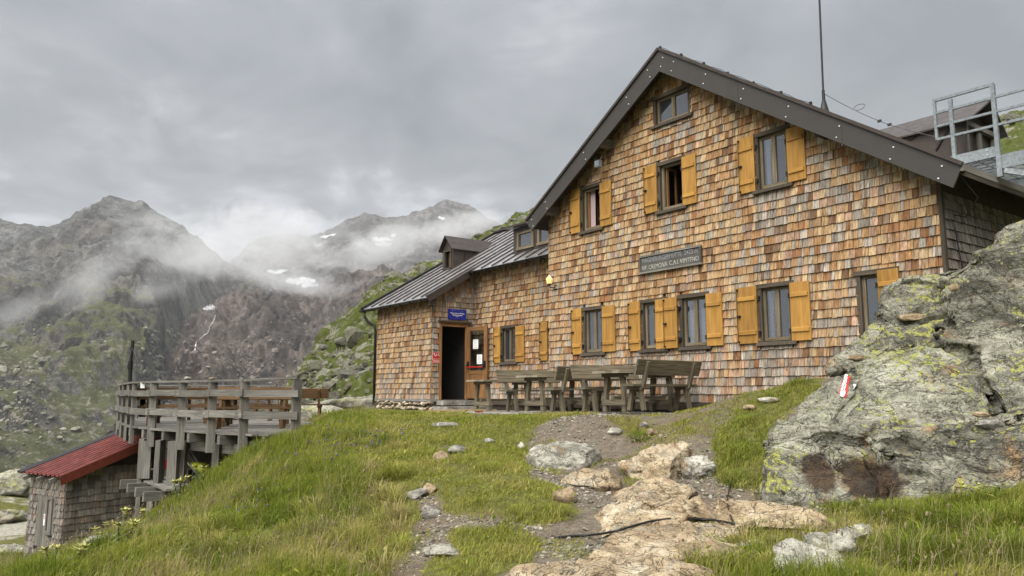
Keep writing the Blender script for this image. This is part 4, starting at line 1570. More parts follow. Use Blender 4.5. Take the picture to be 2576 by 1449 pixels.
# ---- lean-to roof of standing-seam sheet
def roof_strip(mb, x0, x1, t0, t1, off0=0.0, thick=.03):
    mb.quad8([(x0, t0, AN_Z(t0) + off0), (x1, t0, AN_Z(t0) + off0), (x0, t1, AN_Z(t1) + off0), (x1, t1, AN_Z(t1) + off0),
              (x0, t0, AN_Z(t0) + off0 + thick), (x1, t0, AN_Z(t0) + off0 + thick), (x0, t1, AN_Z(t1) + off0 + thick), (x1, t1, AN_Z(t1) + off0 + thick)], 1)


RT = 4.75
x = -3.88
seams = []
while x < S0 - .02:
    x2 = min(x + .53, S0 - .005)
    if x < .26 < x2: x2 = .26
    t0 = -.56 if x2 <= .261 else .86
    mb = MB(); roof_strip(mb, x + .002, x2 - .002, t0, RT)
    pn = hmesh(mb, 'roof_panel', MAT['seam_roof'])
    mb = MB()
    zz = lambda t: AN_Z(t) + .03
    mb.quad8([(x2 - .014, t0, zz(t0)), (x2 + .012, t0, zz(t0)), (x2 - .014, RT, zz(RT)), (x2 + .012, RT, zz(RT)),
              (x2 - .012, t0, zz(t0) + .045), (x2 + .008, t0, zz(t0) + .045), (x2 - .012, RT, zz(RT) + .045), (x2 + .008, RT, zz(RT) + .045)], 1)
    hmesh(mb, 'seam', MAT['dark_metal'], pn)
    x = x2
# far pitch, ridge cap, verge trims
mb = MB()
mb.quad8([(-3.9, RT, AN_Z(RT) - .0), (S0, RT, AN_Z(RT)), (-3.9, RT + 3.4, AN_Z(RT) - 2.0), (S0, RT + 3.4, AN_Z(RT) - 2.0),
          (-3.9, RT, AN_Z(RT) + .03), (S0, RT, AN_Z(RT) + .03), (-3.9, RT + 3.4, AN_Z(RT) - 1.97), (S0, RT + 3.4, AN_Z(RT) - 1.97)], 1)
hmesh(mb, 'roof_panel', MAT['seam_roof'])
mb = MB(); mb.beam((-3.95, RT, AN_Z(RT) + .06), (S0, RT, AN_Z(RT) + .06), .28, .06); hmesh(mb, 'ridge_cap', MAT['dark_metal'])
mb = MB()
mb.beam((-3.93, -.60, AN_Z(-.60) + .0), (-3.93, RT, AN_Z(RT) + .0), .07, .20); hmesh(mb, 'verge_trim', MAT['gutter'])
mb = MB()
mb.beam((.30, -.60, AN_Z(-.60) - .02), (.30, .90, AN_Z(.90) - .02), .05, .19); hmesh(mb, 'verge_trim', MAT['dark_metal'])
mb = MB(); mb.beam((.24, -.60, AN_Z(-.60) + .06), (.24, .95, AN_Z(.95) + .06), .14, .05); hmesh(mb, 'verge_trim', MAT['dark_metal'])
mb = MB(); mb.box(.05, .27, -.50, -.30, 4.05, 4.24); hmesh(mb, 'purlin_end', MAT['dark_wood'])
mb = MB()
mb.quad8([(-3.85, -.52, AN_Z(-.52) - .10), (.27, -.52, AN_Z(-.52) - .10), (-3.85, T_AN, AN_Z(T_AN) - .10), (.27, T_AN, AN_Z(T_AN) - .10),
          (-3.85, -.52, AN_Z(-.52) - .004), (.27, -.52, AN_Z(-.52) - .004), (-3.85, T_AN, AN_Z(T_AN) - .004), (.27, T_AN, AN_Z(T_AN) - .004)], 0)
hmesh(mb, 'soffit', MAT['dark_wood'])


def gutter(x0, x1, t, z, r=.065):
    mb = MB()
    n = 9
    for k in range(n - 1):
        a0, a1 = math.pi + math.pi * k / (n - 1), math.pi + math.pi * (k + 1) / (n - 1)
        for rr, flip in ((r, 1), (r - .006, -1)):
            q = [(x0, t + rr * math.cos(a0), z + rr * math.sin(a0)), (x1, t + rr * math.cos(a0), z + rr * math.sin(a0)),
                 (x1, t + rr * math.cos(a1), z + rr * math.sin(a1)), (x0, t + rr * math.cos(a1), z + rr * math.sin(a1))]
            mb.poly(q if flip > 0 else q[::-1])
    for xx in (x0, x1):
        mb.poly([(xx, t + r * math.cos(math.pi + math.pi * k / 8), z + r * math.sin(math.pi + math.pi * k / 8)) for k in range(9)])
    gt = hmesh(mb, 'gutter', MAT['gutter'], None, False)
    mb = MB()
    x = x0 + .25
    while x < x1:
        mb.box(x - .015, x + .015, t - r - .012, t + r + .01, z - r - .012, z - r * .2)
        x += .62
    hmesh(mb, 'gutter_bracket', MAT['gutter'], gt)
    return gt


gutter(-3.98, .20, -.62, AN_Z(-.60) + .0)
gutter(.33, S0, .78, AN_Z(.86) - .02)
mb = MB()
mb.tube([(-3.72, -.62, 4.20), (-3.72, -.60, 4.02), (-3.66, -.50, 3.86), (-3.50, -.36, 3.72), (-3.46, -.33, 3.55), (-3.46, -.33, 1.2)], .045, 10)
hmesh(mb, 'downpipe', MAT['gutter'], None, True)

# ---- small dormer on the lean-to roof
d0, d1, df, ez, rz_ = -2.60, -1.93, 1.62, 6.28, 6.66
dm = (d0 + d1) / 2
bk = lambda z: (z - 4.60) / .6
mb = MB()
zb_ = AN_Z(df) - .03
mb.poly([(d1, df, zb_), (d1, bk(ez), ez), (d1, df, ez)])                        # right cheek
mb.poly([(d0, df, zb_), (d0, df, ez), (d0, bk(ez), ez)])
wall_cells(mb, lambda x, z, d: (x, df, z), d0, d1, zb_, rz_ - .06, [(d0 + .12, d1 - .12, 5.66, 6.22)],
           [(-.38 / .335, 1, ez - .38 / .335 * d0), (.38 / .335, 1, ez + .38 / .335 * d1)])
dorm = hmesh(mb, 'dormer', MAT['dark_metal'])
mb = MB(); room(mb, d0 + .12, d1 - .12, df + .002, df + .9, 5.66, 6.22); hmesh(mb, 'dormer_room', MAT['interior'], dorm)
for sgn, xe in ((-1, d0 - .09), (1, d1 + .09)):
    mb = MB()
    ze = ez - .10
    for z_off in (0,):
        a = [(dm, df - .14, rz_ + .03), (dm, bk(rz_) + .1, rz_ + .03), (xe, bk(ze) + .05, ze + .03), (xe, df - .12, ze + .03)]
        mb.prism(a, (0, 0, .025))
    hmesh(mb, 'dormer_roof', MAT['dark_metal'], dorm)
mb = MB()
mb.box(d0 + .10, d0 + .15, df - .03, df + .05, 5.64, 6.24); mb.box(d1 - .15, d1 - .10, df - .03, df + .05, 5.64, 6.24)
mb.box(d0 + .15, d1 - .15, df - .028, df + .05, 6.19, 6.24); mb.box(d0 + .08, d1 - .08, df - .06, df + .05, 5.60, 5.64)
hmesh(mb, 'window_frame', MAT['dark_wood'], dorm)
mb = MB(); mb.box(d0 + .30, d0 + .42, df + .06, df + .08, 5.66, 6.20); hmesh(mb, 'curtain', MAT['brown_wood'], dorm)
mb = MB(); mb.beam((d1 + .012, df + .42, 5.86), (d1 + .012, df + .42, ez - .12), .02, .02); hmesh(mb, 'cheek_seam', MAT['gutter'], dorm)

# ---- wide dormer beside the main block
w0, w1, wf, wt = 1.50, S0 - .01, 1.50, 6.27
mb = MB()
holes = [(1.72, 2.42, 5.66, 6.12), (2.66, 3.30, 5.66, 6.12), (3.54, 4.2, 5.66, 6.12)]
wall_cells(mb, lambda x, z, d: (x, wf, z), w0, w1, AN_Z(wf) - .05, wt, holes)
mb.poly([(w0, wf, AN_Z(wf) - .05), (w0, wf, wt), (w0, bk(wt), wt)])
big = hmesh(mb, 'dormer', MAT['dark_metal'])
mb = MB(); mb.prism([(w0 - .2, wf - .22, wt), (w1, wf - .22, wt), (w1, 3.6, wt + .25), (w0 - .2, 3.6, wt + .25)], (0, 0, .05)); hmesh(mb, 'dormer_roof', MAT['dark_metal'], big)
for h in holes:
    mb = MB(); room(mb, h[0], h[1], wf + .002, wf + 1.0, h[2], h[3]); hmesh(mb, 'dormer_room', MAT['interior'], big)
    mb = MB()
    mb.box(h[0] - .03, h[0] + .05, wf - .03, wf + .06, h[2], h[3]); mb.box(h[1] - .05, h[1] + .03, wf - .03, wf + .06, h[2], h[3])
    mb.box(h[0] - .05, h[1] + .05, wf - .04, wf + .06, h[2] - .05, h[2] + .03); mb.box(h[0] + .05, h[1] - .05, wf - .03, wf + .06, h[3] - .06, h[3])
    hmesh(mb, 'window_frame', MAT['frame_wood'], big)
    mb = MB(); mb.box(h[0] + .04, h[1] - .04, wf + .015, wf + .022, h[2] + .02, h[3] - .05); hmesh(mb, 'pane', MAT['dark_glass'], big)

# ---- main roof
TV, TB = -.10, 9.4           # front and rear edge
RL, RR = 4.18, 14.27
zl, zr = main_top(RL), main_top(RR)
for (xa, za, xb, zb2) in ((RL, zl, PK_S, PK_Z), (PK_S, PK_Z, RR, zr)):
    n = 8
    for k in range(n):
        ta, tb = TV + .02 + (TB - TV) * k / n, TV + .02 + (TB - TV) * (k + 1) / n
        mb = MB()
        mb.quad8([(xa, ta + .002, za - .05), (xb, ta + .002, zb2 - .05), (xa, tb - .002, za - .05), (xb, tb - .002, zb2 - .05),
                  (xa, ta + .002, za), (xb, ta + .002, zb2), (xa, tb - .002, za), (xb, tb - .002, zb2)], 0)
        pn = hmesh(mb, 'roof_panel', MAT['seam_roof'])
    mb = MB()
    mb.quad8([(xa, TV + .06, za - .16), (xb, TV + .06, zb2 - .16), (xa, TB, za - .16), (xb, TB, zb2 - .16),
              (xa, TV + .06, za - .054), (xb, TV + .06, zb2 - .054), (xa, TB, za - .054), (xb, TB, zb2 - .054)], 1)
    hmesh(mb, 'roof_boarding', MAT['dark_wood'])
VD = .47                      # verge board depth measured plumb
mb = MB()
mb.prism([(RL, TV, zl + .02), (PK_S, TV, PK_Z + .02), (PK_S, TV, PK_Z - VD), (RL + .20, TV, main_top(RL + .20) - VD * .86)], (0, .035, 0))
vl = hmesh(mb, 'verge_board', MAT['fascia'])
mb = MB()
mb.prism([(PK_S, TV, PK_Z + .02), (RR, TV, zr + .02), (RR - .16, TV, main_top(RR - .16) - VD * .86), (PK_S, TV, PK_Z - VD)], (0, .0345, 0))
vr = hmesh(mb, 'verge_board', MAT['fascia'])
for (xa, xb, par) in ((RL, PK_S, vl), (PK_S, RR, vr)):
    mb = MB(); mb.beam((xa, TV - .012, main_top(xa) + .015), (xb, TV - .012, main_top(xb) + .015), .05, .055, up=(0, 0, 1)); hmesh(mb, 'verge_capping', MAT['dark_metal'], par)
for xx, par in ((6.35, vl), (10.55, vr), (12.5, vr)):     # lapped sheet joints
    c = [(xx - .012, TV - .004, main_top(xx - .012) + .012), (xx + .012, TV - .004, main_top(xx + .012) + .012), (xx + .012, TV - .004, main_top(xx + .012) - VD + .01), (xx - .012, TV - .004, main_top(xx - .012) - VD + .01)]
    mb = MB(); mb.prism(c, (0, .0035, 0)); hmesh(mb, 'sheet_joint', MAT['dark_metal'], par)
for f in (.02, .07, .21, .36, .52, .68, .83, .95):
    for par, xx in ((vl, PK_S - f * (PK_S - RL)), (vr, PK_S + f * (RR - PK_S))):
        if par is vl and f in (.36, .68): continue
        for dz in (.14, .31):
            if f == .02 and par is vl: continue
            c = np.array([xx + (.06 if par is vl else -.06) * (dz - .14) * 6, TV, main_top(xx) - dz])
            mb = MB(); mb.tube([c, c + np.array([0, -.012, 0])], .011, 10); hmesh(mb, 'rivet', MAT['rivet'], par)
for xx in (6.80, 4.90):      # purlin ends under the left verge
    mb = MB(); mb.box(xx - .09, xx + .09, TV + .05, T_MA, main_top(xx) - .40, main_top(xx) - .18); hmesh(mb, 'purlin_end', MAT['grey_wood'])
mb = MB(); mb.box(12.0, 12.2, TV + .05, T_MA, main_top(12.1) - .42, main_top(12.1) - .2); hmesh(mb, 'purlin_end', MAT['dark_wood'])
for k in range(5):
    xx = 5.0 + k * .62
    mb = MB(); mb.beam((xx, TV + .12, main_top(xx) - .22), (xx + .02, T_MA - .02, main_top(xx) - .22), .05, .08); hmesh(mb, 'eave_batten', MAT['brown_wood'])
# right eave edge board and lightning wire clips along the ridge of the verge
mb = MB(); mb.beam((RR - .02, TV, zr - .03), (RR - .02, TB, zr - .03), .05, .10); hmesh(mb, 'eave_board', MAT['grey_wood'])
mb = MB()
pts = []
for k in range(25):
    f = k / 24
    xx = PK_S + f * 3.3
    pts.append((xx, TV + .05, main_top(xx) + .06 + .012 * math.sin(k * 1.9)))
mb.tube(pts, .006, 5)
for k in range(0, 25, 4): mb.box(pts[k][0] - .02, pts[k][0] + .02, TV + .03, TV + .07, main_top(pts[k][0]) + .01, pts[k][2] + .02)
hmesh(mb, 'lightning_wire', MAT['cable'])
mb = MB()
mb.tube([(RR - .1, TV + .15, zr - .12), (RR - .02, .35, zr - .4), (S1 + .25, .5, zr - .62), (S1 + .05, .62, 4.25), (S1 + .05, .60, 4.05), (S1 + .05, .75, 3.4), (S1 + .05, .9, 2.6)], .009, 6)
hmesh(mb, 'lightning_wire', MAT['cable'])
# chimney-like dormer on the right pitch
c0, c1, sg, ez2, rz2 = 1.40, 2.60, 13.76, 5.95, 6.33
mb = MB()
sx = lambda z: PK_S + (PK_Z - z) / SL_R
mb.poly([(sx(ez2), c0, ez2), (sg, c0, main_top(sg) - .02), (sg, c0, ez2)]); mb.poly([(sx(ez2), c1, ez2), (sg, c1, ez2), (sg, c1, main_top(sg) - .02)])
mb.poly([(sg - .12, c0, 5.1), (sg - .12, c1, 5.1), (sg - .12, c1, ez2), (sg - .12, (c0 + c1) / 2, rz2), (sg - .12, c0, ez2)])
dr = hmesh(mb, 'dormer', MAT['dark_metal'])
cm = (c0 + c1) / 2
for te, tz in ((c0 - .10, -1), (c1 + .10, 1)):
    mb = MB(); mb.prism([(sx(rz2) - .1, cm, rz2), (sg + .16, cm, rz2), (sg + .10, te, ez2 - .08), (sx(ez2) - .05, te, ez2 - .08)], (0, 0, .03)); hmesh(mb, 'dormer_roof', MAT['dark_metal'], dr)
for k in (.35, .72):
    xx = sx(ez2) + (sg - sx(ez2)) * k
    mb = MB(); mb.beam((xx + .1, c0 - .012, ez2 - .05), (xx - .18, c0 - .012, main_top(xx - .18) + .02), .025, .025); hmesh(mb, 'cheek_seam', MAT['gutter'], dr)
mb = MB(); mb.box(sg - .10, sg - .02, c0 + .0, c0 + .10, 5.1, 5.93); mb.box(sg - .10, sg - .02, c1 - .10, c1, 5.1, 5.93); mb.box(sg - .10, sg - .02, c0 + .1, c1 - .1, 5.86, 5.94); mb.box(sg - .09, sg - .05, cm - .05, cm + .05, 5.1, 5.86)
hmesh(mb, 'door_frame', MAT['grey_wood'], dr)


# ------------------------------------------------------------------ things fixed to the hut
def hw_rz(name, s, t, z, label, cat, group=None, extra=0.0):
    return empty(name, tuple(hw(s, t, z)), HUT_RZ + extra, label, cat, group)


def text_mesh(name, s, size, mat, parent, x, y, z, align='CENTER', depth=.004, sx_=1.0):
    cu = bpy.data.curves.new(name, 'FONT')
    cu.body = s; cu.size = size; cu.align_x = align; cu.align_y = 'CENTER'; cu.extrude = depth / 2; cu.resolution_u = 3
    tmp = bpy.data.objects.new(name, cu)
    me_ = bpy.data.meshes.new_from_object(tmp)
    bpy.data.objects.remove(tmp)
    me_.materials.clear(); me_.materials.append(mat)
    o_ = link_mesh(name, me_, parent)
    o_.location = (x, y, z); o_.rotation_euler = (R(90), 0, 0); o_.scale = (sx_, 1, 1)
    return o_


e = hw_rz('wooden_sign', 8.50, T_MA - .06, 4.08, 'weathered carved name board with two lines of lettering on the gable wall', 'sign')
mb = MB(); mb.box(-.80, .80, -.012, .02, 0, .36); mb.build('board', MAT['sign_wood'], e)
mb = MB(); mb.box(-.82, .82, -.035, .022, -.012, .022); mb.box(-.82, .82, -.035, .022, .335, .37); mb.build('frame_rail', MAT['grey_wood'], e)
mb = MB(); mb.box(-.82, -.785, -.033, .02, .022, .335); mb.box(.785, .82, -.033, .02, .022, .335); mb.build('frame_rail', MAT['sign_wood'], e)
text_mesh('lettering', 'MAGDEBURGERHÜTTE', .135, MAT['ink'], e, -.76, -.016, .255, 'LEFT', sx_=.78)
text_mesh('lettering', '2423 m', .135, MAT['ink'], e, .74, -.016, .265, 'RIGHT', sx_=.85)
text_mesh('lettering', 'RIF. CREMONA', .135, MAT['letter'], e, -.76, -.016, .10, 'LEFT', sx_=.78)
text_mesh('lettering', 'C.A.I. VIPITENO', .135, MAT['letter'], e, .76, -.016, .11, 'RIGHT', sx_=.82)

e = hw_rz('hut_sign', .03, .53, 3.71, 'blue enamel sign with white hut name above the entrance door', 'sign', extra=R(90))
mb = MB(); mb.box(-.31, .31, -.02, 0, 0, .30); mb.build('plate', MAT['blue'], e)
text_mesh('lettering', 'Rifugio Cremona alla Stua', .056, MAT['white'], e, 0, -.024, .185, sx_=.82)
text_mesh('lettering', 'Magdeburgerhütte', .056, MAT['white'], e, 0, -.024, .13, sx_=.82)
text_mesh('lettering', 'm. 2423', .03, MAT['white'], e, 0, -.024, .085)
text_mesh('lettering', 'CLUB ALPINO ITALIANO', .034, MAT['paleblue'], e, .04, -.024, .255, sx_=.9)
text_mesh('lettering', 'Sezione di Cremona', .024, MAT['paleblue'], e, 0, -.024, .035, sx_=.9)
mb = MB(); mb.prism([(-.19, -.02, .285), (-.14, -.02, .285), (-.14, -.02, .25), (-.165, -.02, .23), (-.19, -.02, .25)], (0, -.004, 0)); mb.build('emblem', MAT['paleblue'], e)

e = hw_rz('emergency_sign', .03, -.13, 2.43, 'small red emergency call sign with white 112 left of the door', 'sign', extra=R(90))
mb = MB(); mb.box(-.135, .135, -.016, 0, 0, .31); mb.build('plate', MAT['red'], e)
mb = MB()
mb.box(-.135, .135, -.019, -.0165, 0, .006); mb.box(-.135, .135, -.019, -.0165, .304, .31); mb.box(-.135, -.129, -.019, -.0165, .006, .304); mb.box(.129, .135, -.019, -.0165, .006, .304)
mb.build('border', MAT['pink'], e)
text_mesh('lettering', '112', .105, MAT['white'], e, .03, -.02, .235)
mb = MB(); mb.tube([(-.10, -.02, .275), (-.085, -.02, .24), (-.06, -.02, .205)], .010, 6); mb.tube([(-.105, -.02, .275), (-.088, -.02, .272)], .011, 6); mb.tube([(-.066, -.02, .205), (-.05, -.02, .208)], .011, 6); mb.build('phone_symbol', MAT['white'], e)
text_mesh('lettering', 'BERGRETTUNG', .030, MAT['pink'], e, 0, -.02, .135)
mb = MB()
for k in range(3): mb.box(-.115, .115, -.019, -.0165, .025 + .03 * k, .040 + .03 * k)
mb.build('print', MAT['pink'], e)

e = hw_rz('wall_lantern', 4.80, T_MA - .02, 4.10, 'lit amber lantern on the left corner of the gable wall', 'lamp')
mb = MB(); mb.tube([(0.05, 0, .02), (0.05, -.06, .0), (0.0, -.14, .0), (0, -.16, .06)], .014, 8); mb.box(.0, .1, -.01, .015, -.05, .07); mb.tube([(0, -.16, .05), (0, -.16, .09)], .05, 8); mb.build('bracket', MAT['black_iron'], e)
mb = MB()
ring = lambda z, r_: [(r_ * math.cos(math.pi / 3 * k), -.16 + r_ * math.sin(math.pi / 3 * k), z) for k in range(6)]
a, b, c = ring(.09, .055), ring(.20, .085), ring(.30, .006)
for k in range(6):
    j = (k + 1) % 6
    mb.poly([a[k], a[j], b[j], b[k]]); mb.poly([b[k], b[j], c[j], c[k]])
mb.poly(a[::-1])
mb.build('lamp_glass', MAT['lamp'], e)

e = hw_rz('floodlight', 6.74, T_MA - .30, 6.60, 'grey floodlight under the left verge of the gable roof', 'floodlight')
mb = MB(); mb.box(-.09, .05, -.07, .03, -.02, .13); mb.build('housing', MAT['galv'], e)
mb = MB(); mb.tube([(0, 0, .12), (.02, .06, .24)], .016, 6); mb.box(-.1, -.07, -.05, .02, .11, .2); mb.build('bracket', MAT['black_iron'], e)
mb = MB(); mb.box(-.085, .045, -.078, -.071, -.01, .10); mb.build('lens', MAT['glass'], e)

e = hw_rz('antenna_mast', 11.58, 1.0, main_top(11.58), 'thin tall antenna mast rising from the right roof pitch', 'mast')
mb = MB(); mb.tube([(0, 0, 0), (0, 0, .22)], .085, 10, r1=.035); mb.build('foot', MAT['black_iron'], e)
mb = MB(); mb.tube([(0, 0, .2), (0, 0, .42)], .028, 8); mb.tube([(0, 0, .40), (.03, 0, 2.2), (.05, 0, 4.4)], .018, 8); mb.build('pole', MAT['black_iron'], e)
mb = MB()
wp = [(0, 0, .36)]
for k in range(1, 13):
    f = k / 12
    wp.append((1.9 * f, .15 * f, .36 - 1.33 * f - .12 * math.sin(math.pi * f)))
mb.tube(wp, .006, 5)
mb.tube([(.62 + .1 * math.cos(q), .06, -.08 + .05 * math.sin(q)) for q in np.linspace(0, 6.0, 14)], .005, 5)
for k in (6, 7): mb.box(wp[k][0] - .03, wp[k][0] + .03, wp[k][1] - .015, wp[k][1] + .015, wp[k][2] - .02, wp[k][2] + .02)
mb.build('guy_wire', MAT['cable'], e)

# ---- galvanised escape platform
e = hw_rz('escape_platform', 13.4, 1.0, 5.12, 'galvanised steel escape platform with railings at the right roof edge', 'platform')
GM = MAT['galv']


def rail(a, b, r_=.022, name='rail'):
    mb_ = MB(); mb_.beam(a, b, r_ * 2, r_ * 2); mb_.build(name, GM, e)


# local: x along facade from s=13.4, y into house from t=1.0, z from 5.12
rail((.07, 0, .47), (.07, 0, 1.11), .02, 'post'); rail((.31, 0, .05), (.31, 0, 1.06), .026, 'post'); rail((.92, 0, .0), (.92, 0, 1.10), .028, 'post')
rail((.05, 0, 1.11), (.94, 0, 1.10)); rail((.07, 0, .90), (2.6, 0, .88), .018); rail((.07, 0, .68), (2.6, 0, .65), .018); rail((.07, 0, .47), (2.6, 0, .44), .018)
for yy in (1.5,):
    rail((.9, yy, 1.10), (2.6, yy, 1.08)); rail((.9, yy, .88), (2.6, yy, .86), .018); rail((.9, yy, .66), (2.6, yy, .64), .018); rail((.9, yy, .44), (2.6, yy, .42), .018)
    for xx in (.92, 1.5, 2.1): rail((xx, yy, 0), (xx, yy, 1.1), .024, 'post')
rail((1.42, 0.0, -.1), (1.42, 0, .98), .026, 'post'); rail((2.0, 0.0, -.1), (2.0, 0, .98), .026, 'post')
rail((1.44, .02, .98), (1.44, 1.4, .70), .022); rail((1.50, .02, .78), (1.50, 1.4, .50), .018)
mb = MB(); mb.box(-.1, .90, -.02, 0.0, -.02, .14); mb.build('channel_beam', GM, e)
mb = MB(); mb.box(.95, 2.8, -.02, 0.0, -.22, -.02); mb.build('channel_beam', GM, e)
mb = MB(); mb.box(.89, .96, -.03, .03, -.34, -.0); mb.build('support_post', GM, e)
mb = MB(); mb.box(2.1, 2.2, .6, .7, -2.6, -.2); mb.build('support_post', GM, e)
mb = MB(); mb.beam((.98, 0, -.25), (2.3, .5, -.75), .05, .08); mb.build('brace', GM, e)
mb = MB()
for k in range(16): mb.box(-.1 + k * .18, -.1 + k * .18 + .012, 0.0, 1.5, -.04, -.005)
for k in range(9): mb.box(-.1, 2.75, .02 + k * .18, .03 + k * .18, -.035, -.0)
mb.box(-.1, 2.75, 1.5, 1.52, -.2, 0)
mb.build('grating', GM, e)
mb = MB()
for xx, zz in ((.78, .10), (.78, .03)): mb.tube([(xx, -.022, zz), (xx, -.032, zz)], .012, 8)
mb.build('bolt', MAT['bolt'], e)

# ------------------------------------------------------------------ paving before the hut
patio = MB()
g = random.Random(21)
patio_root = empty('patio', tuple(hw(4, -1, 1.0)), HUT_RZ)
patio_root['kind'] = 'structure'
y = -2.2
while y < T_RE - .1:
    hgt = g.uniform(.38, .62)
    x = -.45 + g.uniform(-.3, 0)
    while x < 9.6:
        w = g.uniform(.5, 1.0)
        yy1 = min(y + hgt, T_RE - .06)
        if not (x + w > 8.9 and y < -1.2) and not (x + w / 2 > S0 - .1 and y > T_MA - .15) and not (x < .9 and y > -.3):
            if x + w > S0 and yy1 > T_MA - .05: yy1 = T_MA - .06
            a = [(x + g.uniform(.01, .05), y + g.uniform(.01, .05)), (x + w - g.uniform(.01, .05), y + g.uniform(.01, .05)), (x + w - g.uniform(.01, .06), yy1 - g.uniform(.01, .05)), (x + g.uniform(.01, .06), yy1 - g.uniform(.01, .05))]
            zt = 1.09 + .016 * max(0, min(10, x)) + g.uniform(-.008, .008)
            mb = MB(); mb.prism([(p[0] - 4, p[1] + 1, zt - .06 - 1.0) for p in a], (0, 0, .06)); mb.build('flagstone', MAT['flag'], patio_root)
        x += w
    y += hgt


def patio_z(s):
    return 1.095 + .016 * max(0, min(10, s))


# ------------------------------------------------------------------ benches and tables (local x = long side)
def make_bench(name, L=1.75, wood='bench_wood', back=True, label='', group=None):
    r_ = empty(name, (0, 0, 0), 0, label, 'bench', group)
    W = MAT[wood]
    mb = MB(); mb.box(-L / 2, L / 2, -.15, .16, .425, .465); mb.build('seat', W, r_)
    for sx_ in (-1, 1):
        xx = sx_ * L * .36
        mb = MB(); mb.box(xx - .055, xx + .055, -.14, .15, .365, .424); mb.build('seat_bearer', W, r_)
        for sy in (-1, 1):
            mb = MB(); mb.beam((xx, sy * .09, .40), (xx, sy * .17, 0), .08, .065, up=(1, 0, 0), w1=.075, h1=.06); mb.build('leg', W, r_)
        if back:
            mb = MB(); mb.beam((xx + .0, .15, .40), (xx, .30, .86), .075, .06, up=(1, 0, 0)); mb.build('back_post', W, r_)
    if back:
        mb = MB()
        dy, dz = .0326 * 1.0, .1
        # a board leaning back, on the sitter's side of the posts
        p = []
        for z_, y_ in ((.63, .175), (.90, .263)):
            for k in (0, .036):
                for xx in (-L / 2, L / 2):
                    p.append((xx, y_ + k * .95, z_ - k * .31))
        mb.quad8([p[0], p[1], p[2], p[3], p[4], p[5], p[6], p[7]], 0); mb.build('backrest', W, r_)
    return r_


def make_table(name, L=1.7, Wd=.72, H=.745, wood='bench_wood', top='table_wood', label='', group=None):
    r_ = empty(name, (0, 0, 0), 0, label, 'table', group)
    n = 4
    for k in range(n):
        a, b = -Wd / 2 + Wd * k / n, -Wd / 2 + Wd * (k + 1) / n
        mb = MB(); mb.box(-L / 2, L / 2, a + .003, b - .003, H - .04, H); mb.build('top_plank', MAT[top], r_)
    for sx_ in (-1, 1):
        xx = sx_ * L * .36
        mb = MB(); mb.box(xx - .045, xx + .045, -Wd * .44, Wd * .44, H - .11, H - .042); mb.build('top_bearer', MAT[wood], r_)
        for sy in (-1, 1):
            mb = MB()
            # waisted trestle leg
            zs = [(.0, .26, .10), (.16, .25, .10), (.34, .235, .065), (.50, .22, .095), (H - .11, .20, .10)]
            for (z0, y0, w0), (z1, y1, w1) in zip(zs[:-1], zs[1:]):
                mb.beam((xx, sy * y0, z0), (xx, sy * y1, z1), .075, w0, up=(0, 1, 0), h1=w1)
            mb.build('leg', MAT[wood], r_)
        mb = MB(); mb.box(xx - .05, xx + .05, -.31, .31, .12, .22); mb.build('foot_rail', MAT[wood], r_)
    mb = MB(); mb.box(-L * .40, L * .40, -.035, .035, .225, .285); mb.build('stretcher', MAT[wood], r_)
    return r_


def put(o, s, t, z, extra):
    p = hw(s, t, z)
    o.location = tuple(p)
    o.rotation_euler = (0, 0, HUT_RZ + extra)


GB = 'weathered benches set out before the hut'
GT = 'weathered tables set out before the hut'
bench0 = make_bench('bench', label='grey backed bench nearest the entrance door, left of the first table', group=GB)
table0 = make_table('table', label='trestle table nearest the entrance, between two backed benches', group=GT)
# rotation +90: local x runs into the house; local +y (the back) then points to -s; -90 turns it round
for i, (s, lab, flip, tl) in enumerate([
        (5.40, 'grey backed bench with its front to us, left of the first trestle table', 1, 0),
        (6.92, 'short looking backed bench seen from behind, between the two tables', -1, .02),
        (7.90, 'grey backed bench with its front to us, left of the second trestle table', 1, -.02),
        (9.10, 'large backed bench seen from behind, rightmost before the gable wall', -1, .03)]):
    b = bench0 if i == 0 else copy_tree(bench0)
    b['label'] = lab
    put(b, s, -.80, patio_z(s) + (.02 if i < 3 else .05), R(90) * flip + tl)
for i, (s, t, lab, tl) in enumerate([(6.17, -.80, 'trestle table between the two left benches before the gable wall', 0.02), (8.55, -.78, 'trestle table beside the rightmost bench before the gable wall', -.015),
                                 (3.25, -.15, 'table without benches standing before the open entrance door', .05)]):
    b = table0 if i == 0 else copy_tree(table0)
    b['label'] = lab
    put(b, s, t, patio_z(s) + .02, R(90) + tl)
# loose plank on blocks
p = hw(3.3, -1.35, 1.12)
e = empty('loose_plank', tuple(p), HUT_RZ + R(78), 'long pale plank lying on two small blocks before the entrance', 'plank')
mb = MB(); mb.box(-.85, .85, -.07, .07, .05, .085); mb.build('board', MAT['pale_wood'], e)
mb = MB(); mb.box(-.55, -.40, -.06, .06, 0.0, .049); mb.build('block', MAT['grey_wood'], e)
mb = MB(); mb.box(.35, .5, -.06, .06, 0.0, .049); mb.build('block', MAT['rail_red'], e)

# ------------------------------------------------------------------ viewing deck on posts
DZ = .82
GWD = MAT['grey_wood']
RAILP = [(745, 14.7), (615, 15.0), (535, 15.6), (460, 16.4), (389, 17.3), (341, 18.4), (328, 19.4), (316, 20.6), (306, 22.0)]
PP = []
for px, d in RAILP:
    PP.append(np.array([(px - IMW / 2) / (FPX / CP) * d, d]))
deck = empty('viewing_deck', (PP[3][0], PP[3][1], DZ), 0, 'weathered grey timber viewing deck on posts with plank railing', 'deck')
DO = np.array([PP[3][0], PP[3][1], DZ])


def dk(mb_, name, mat=GWD, parent=deck):
    return mb_.build(name, mat, parent, origin=DO)


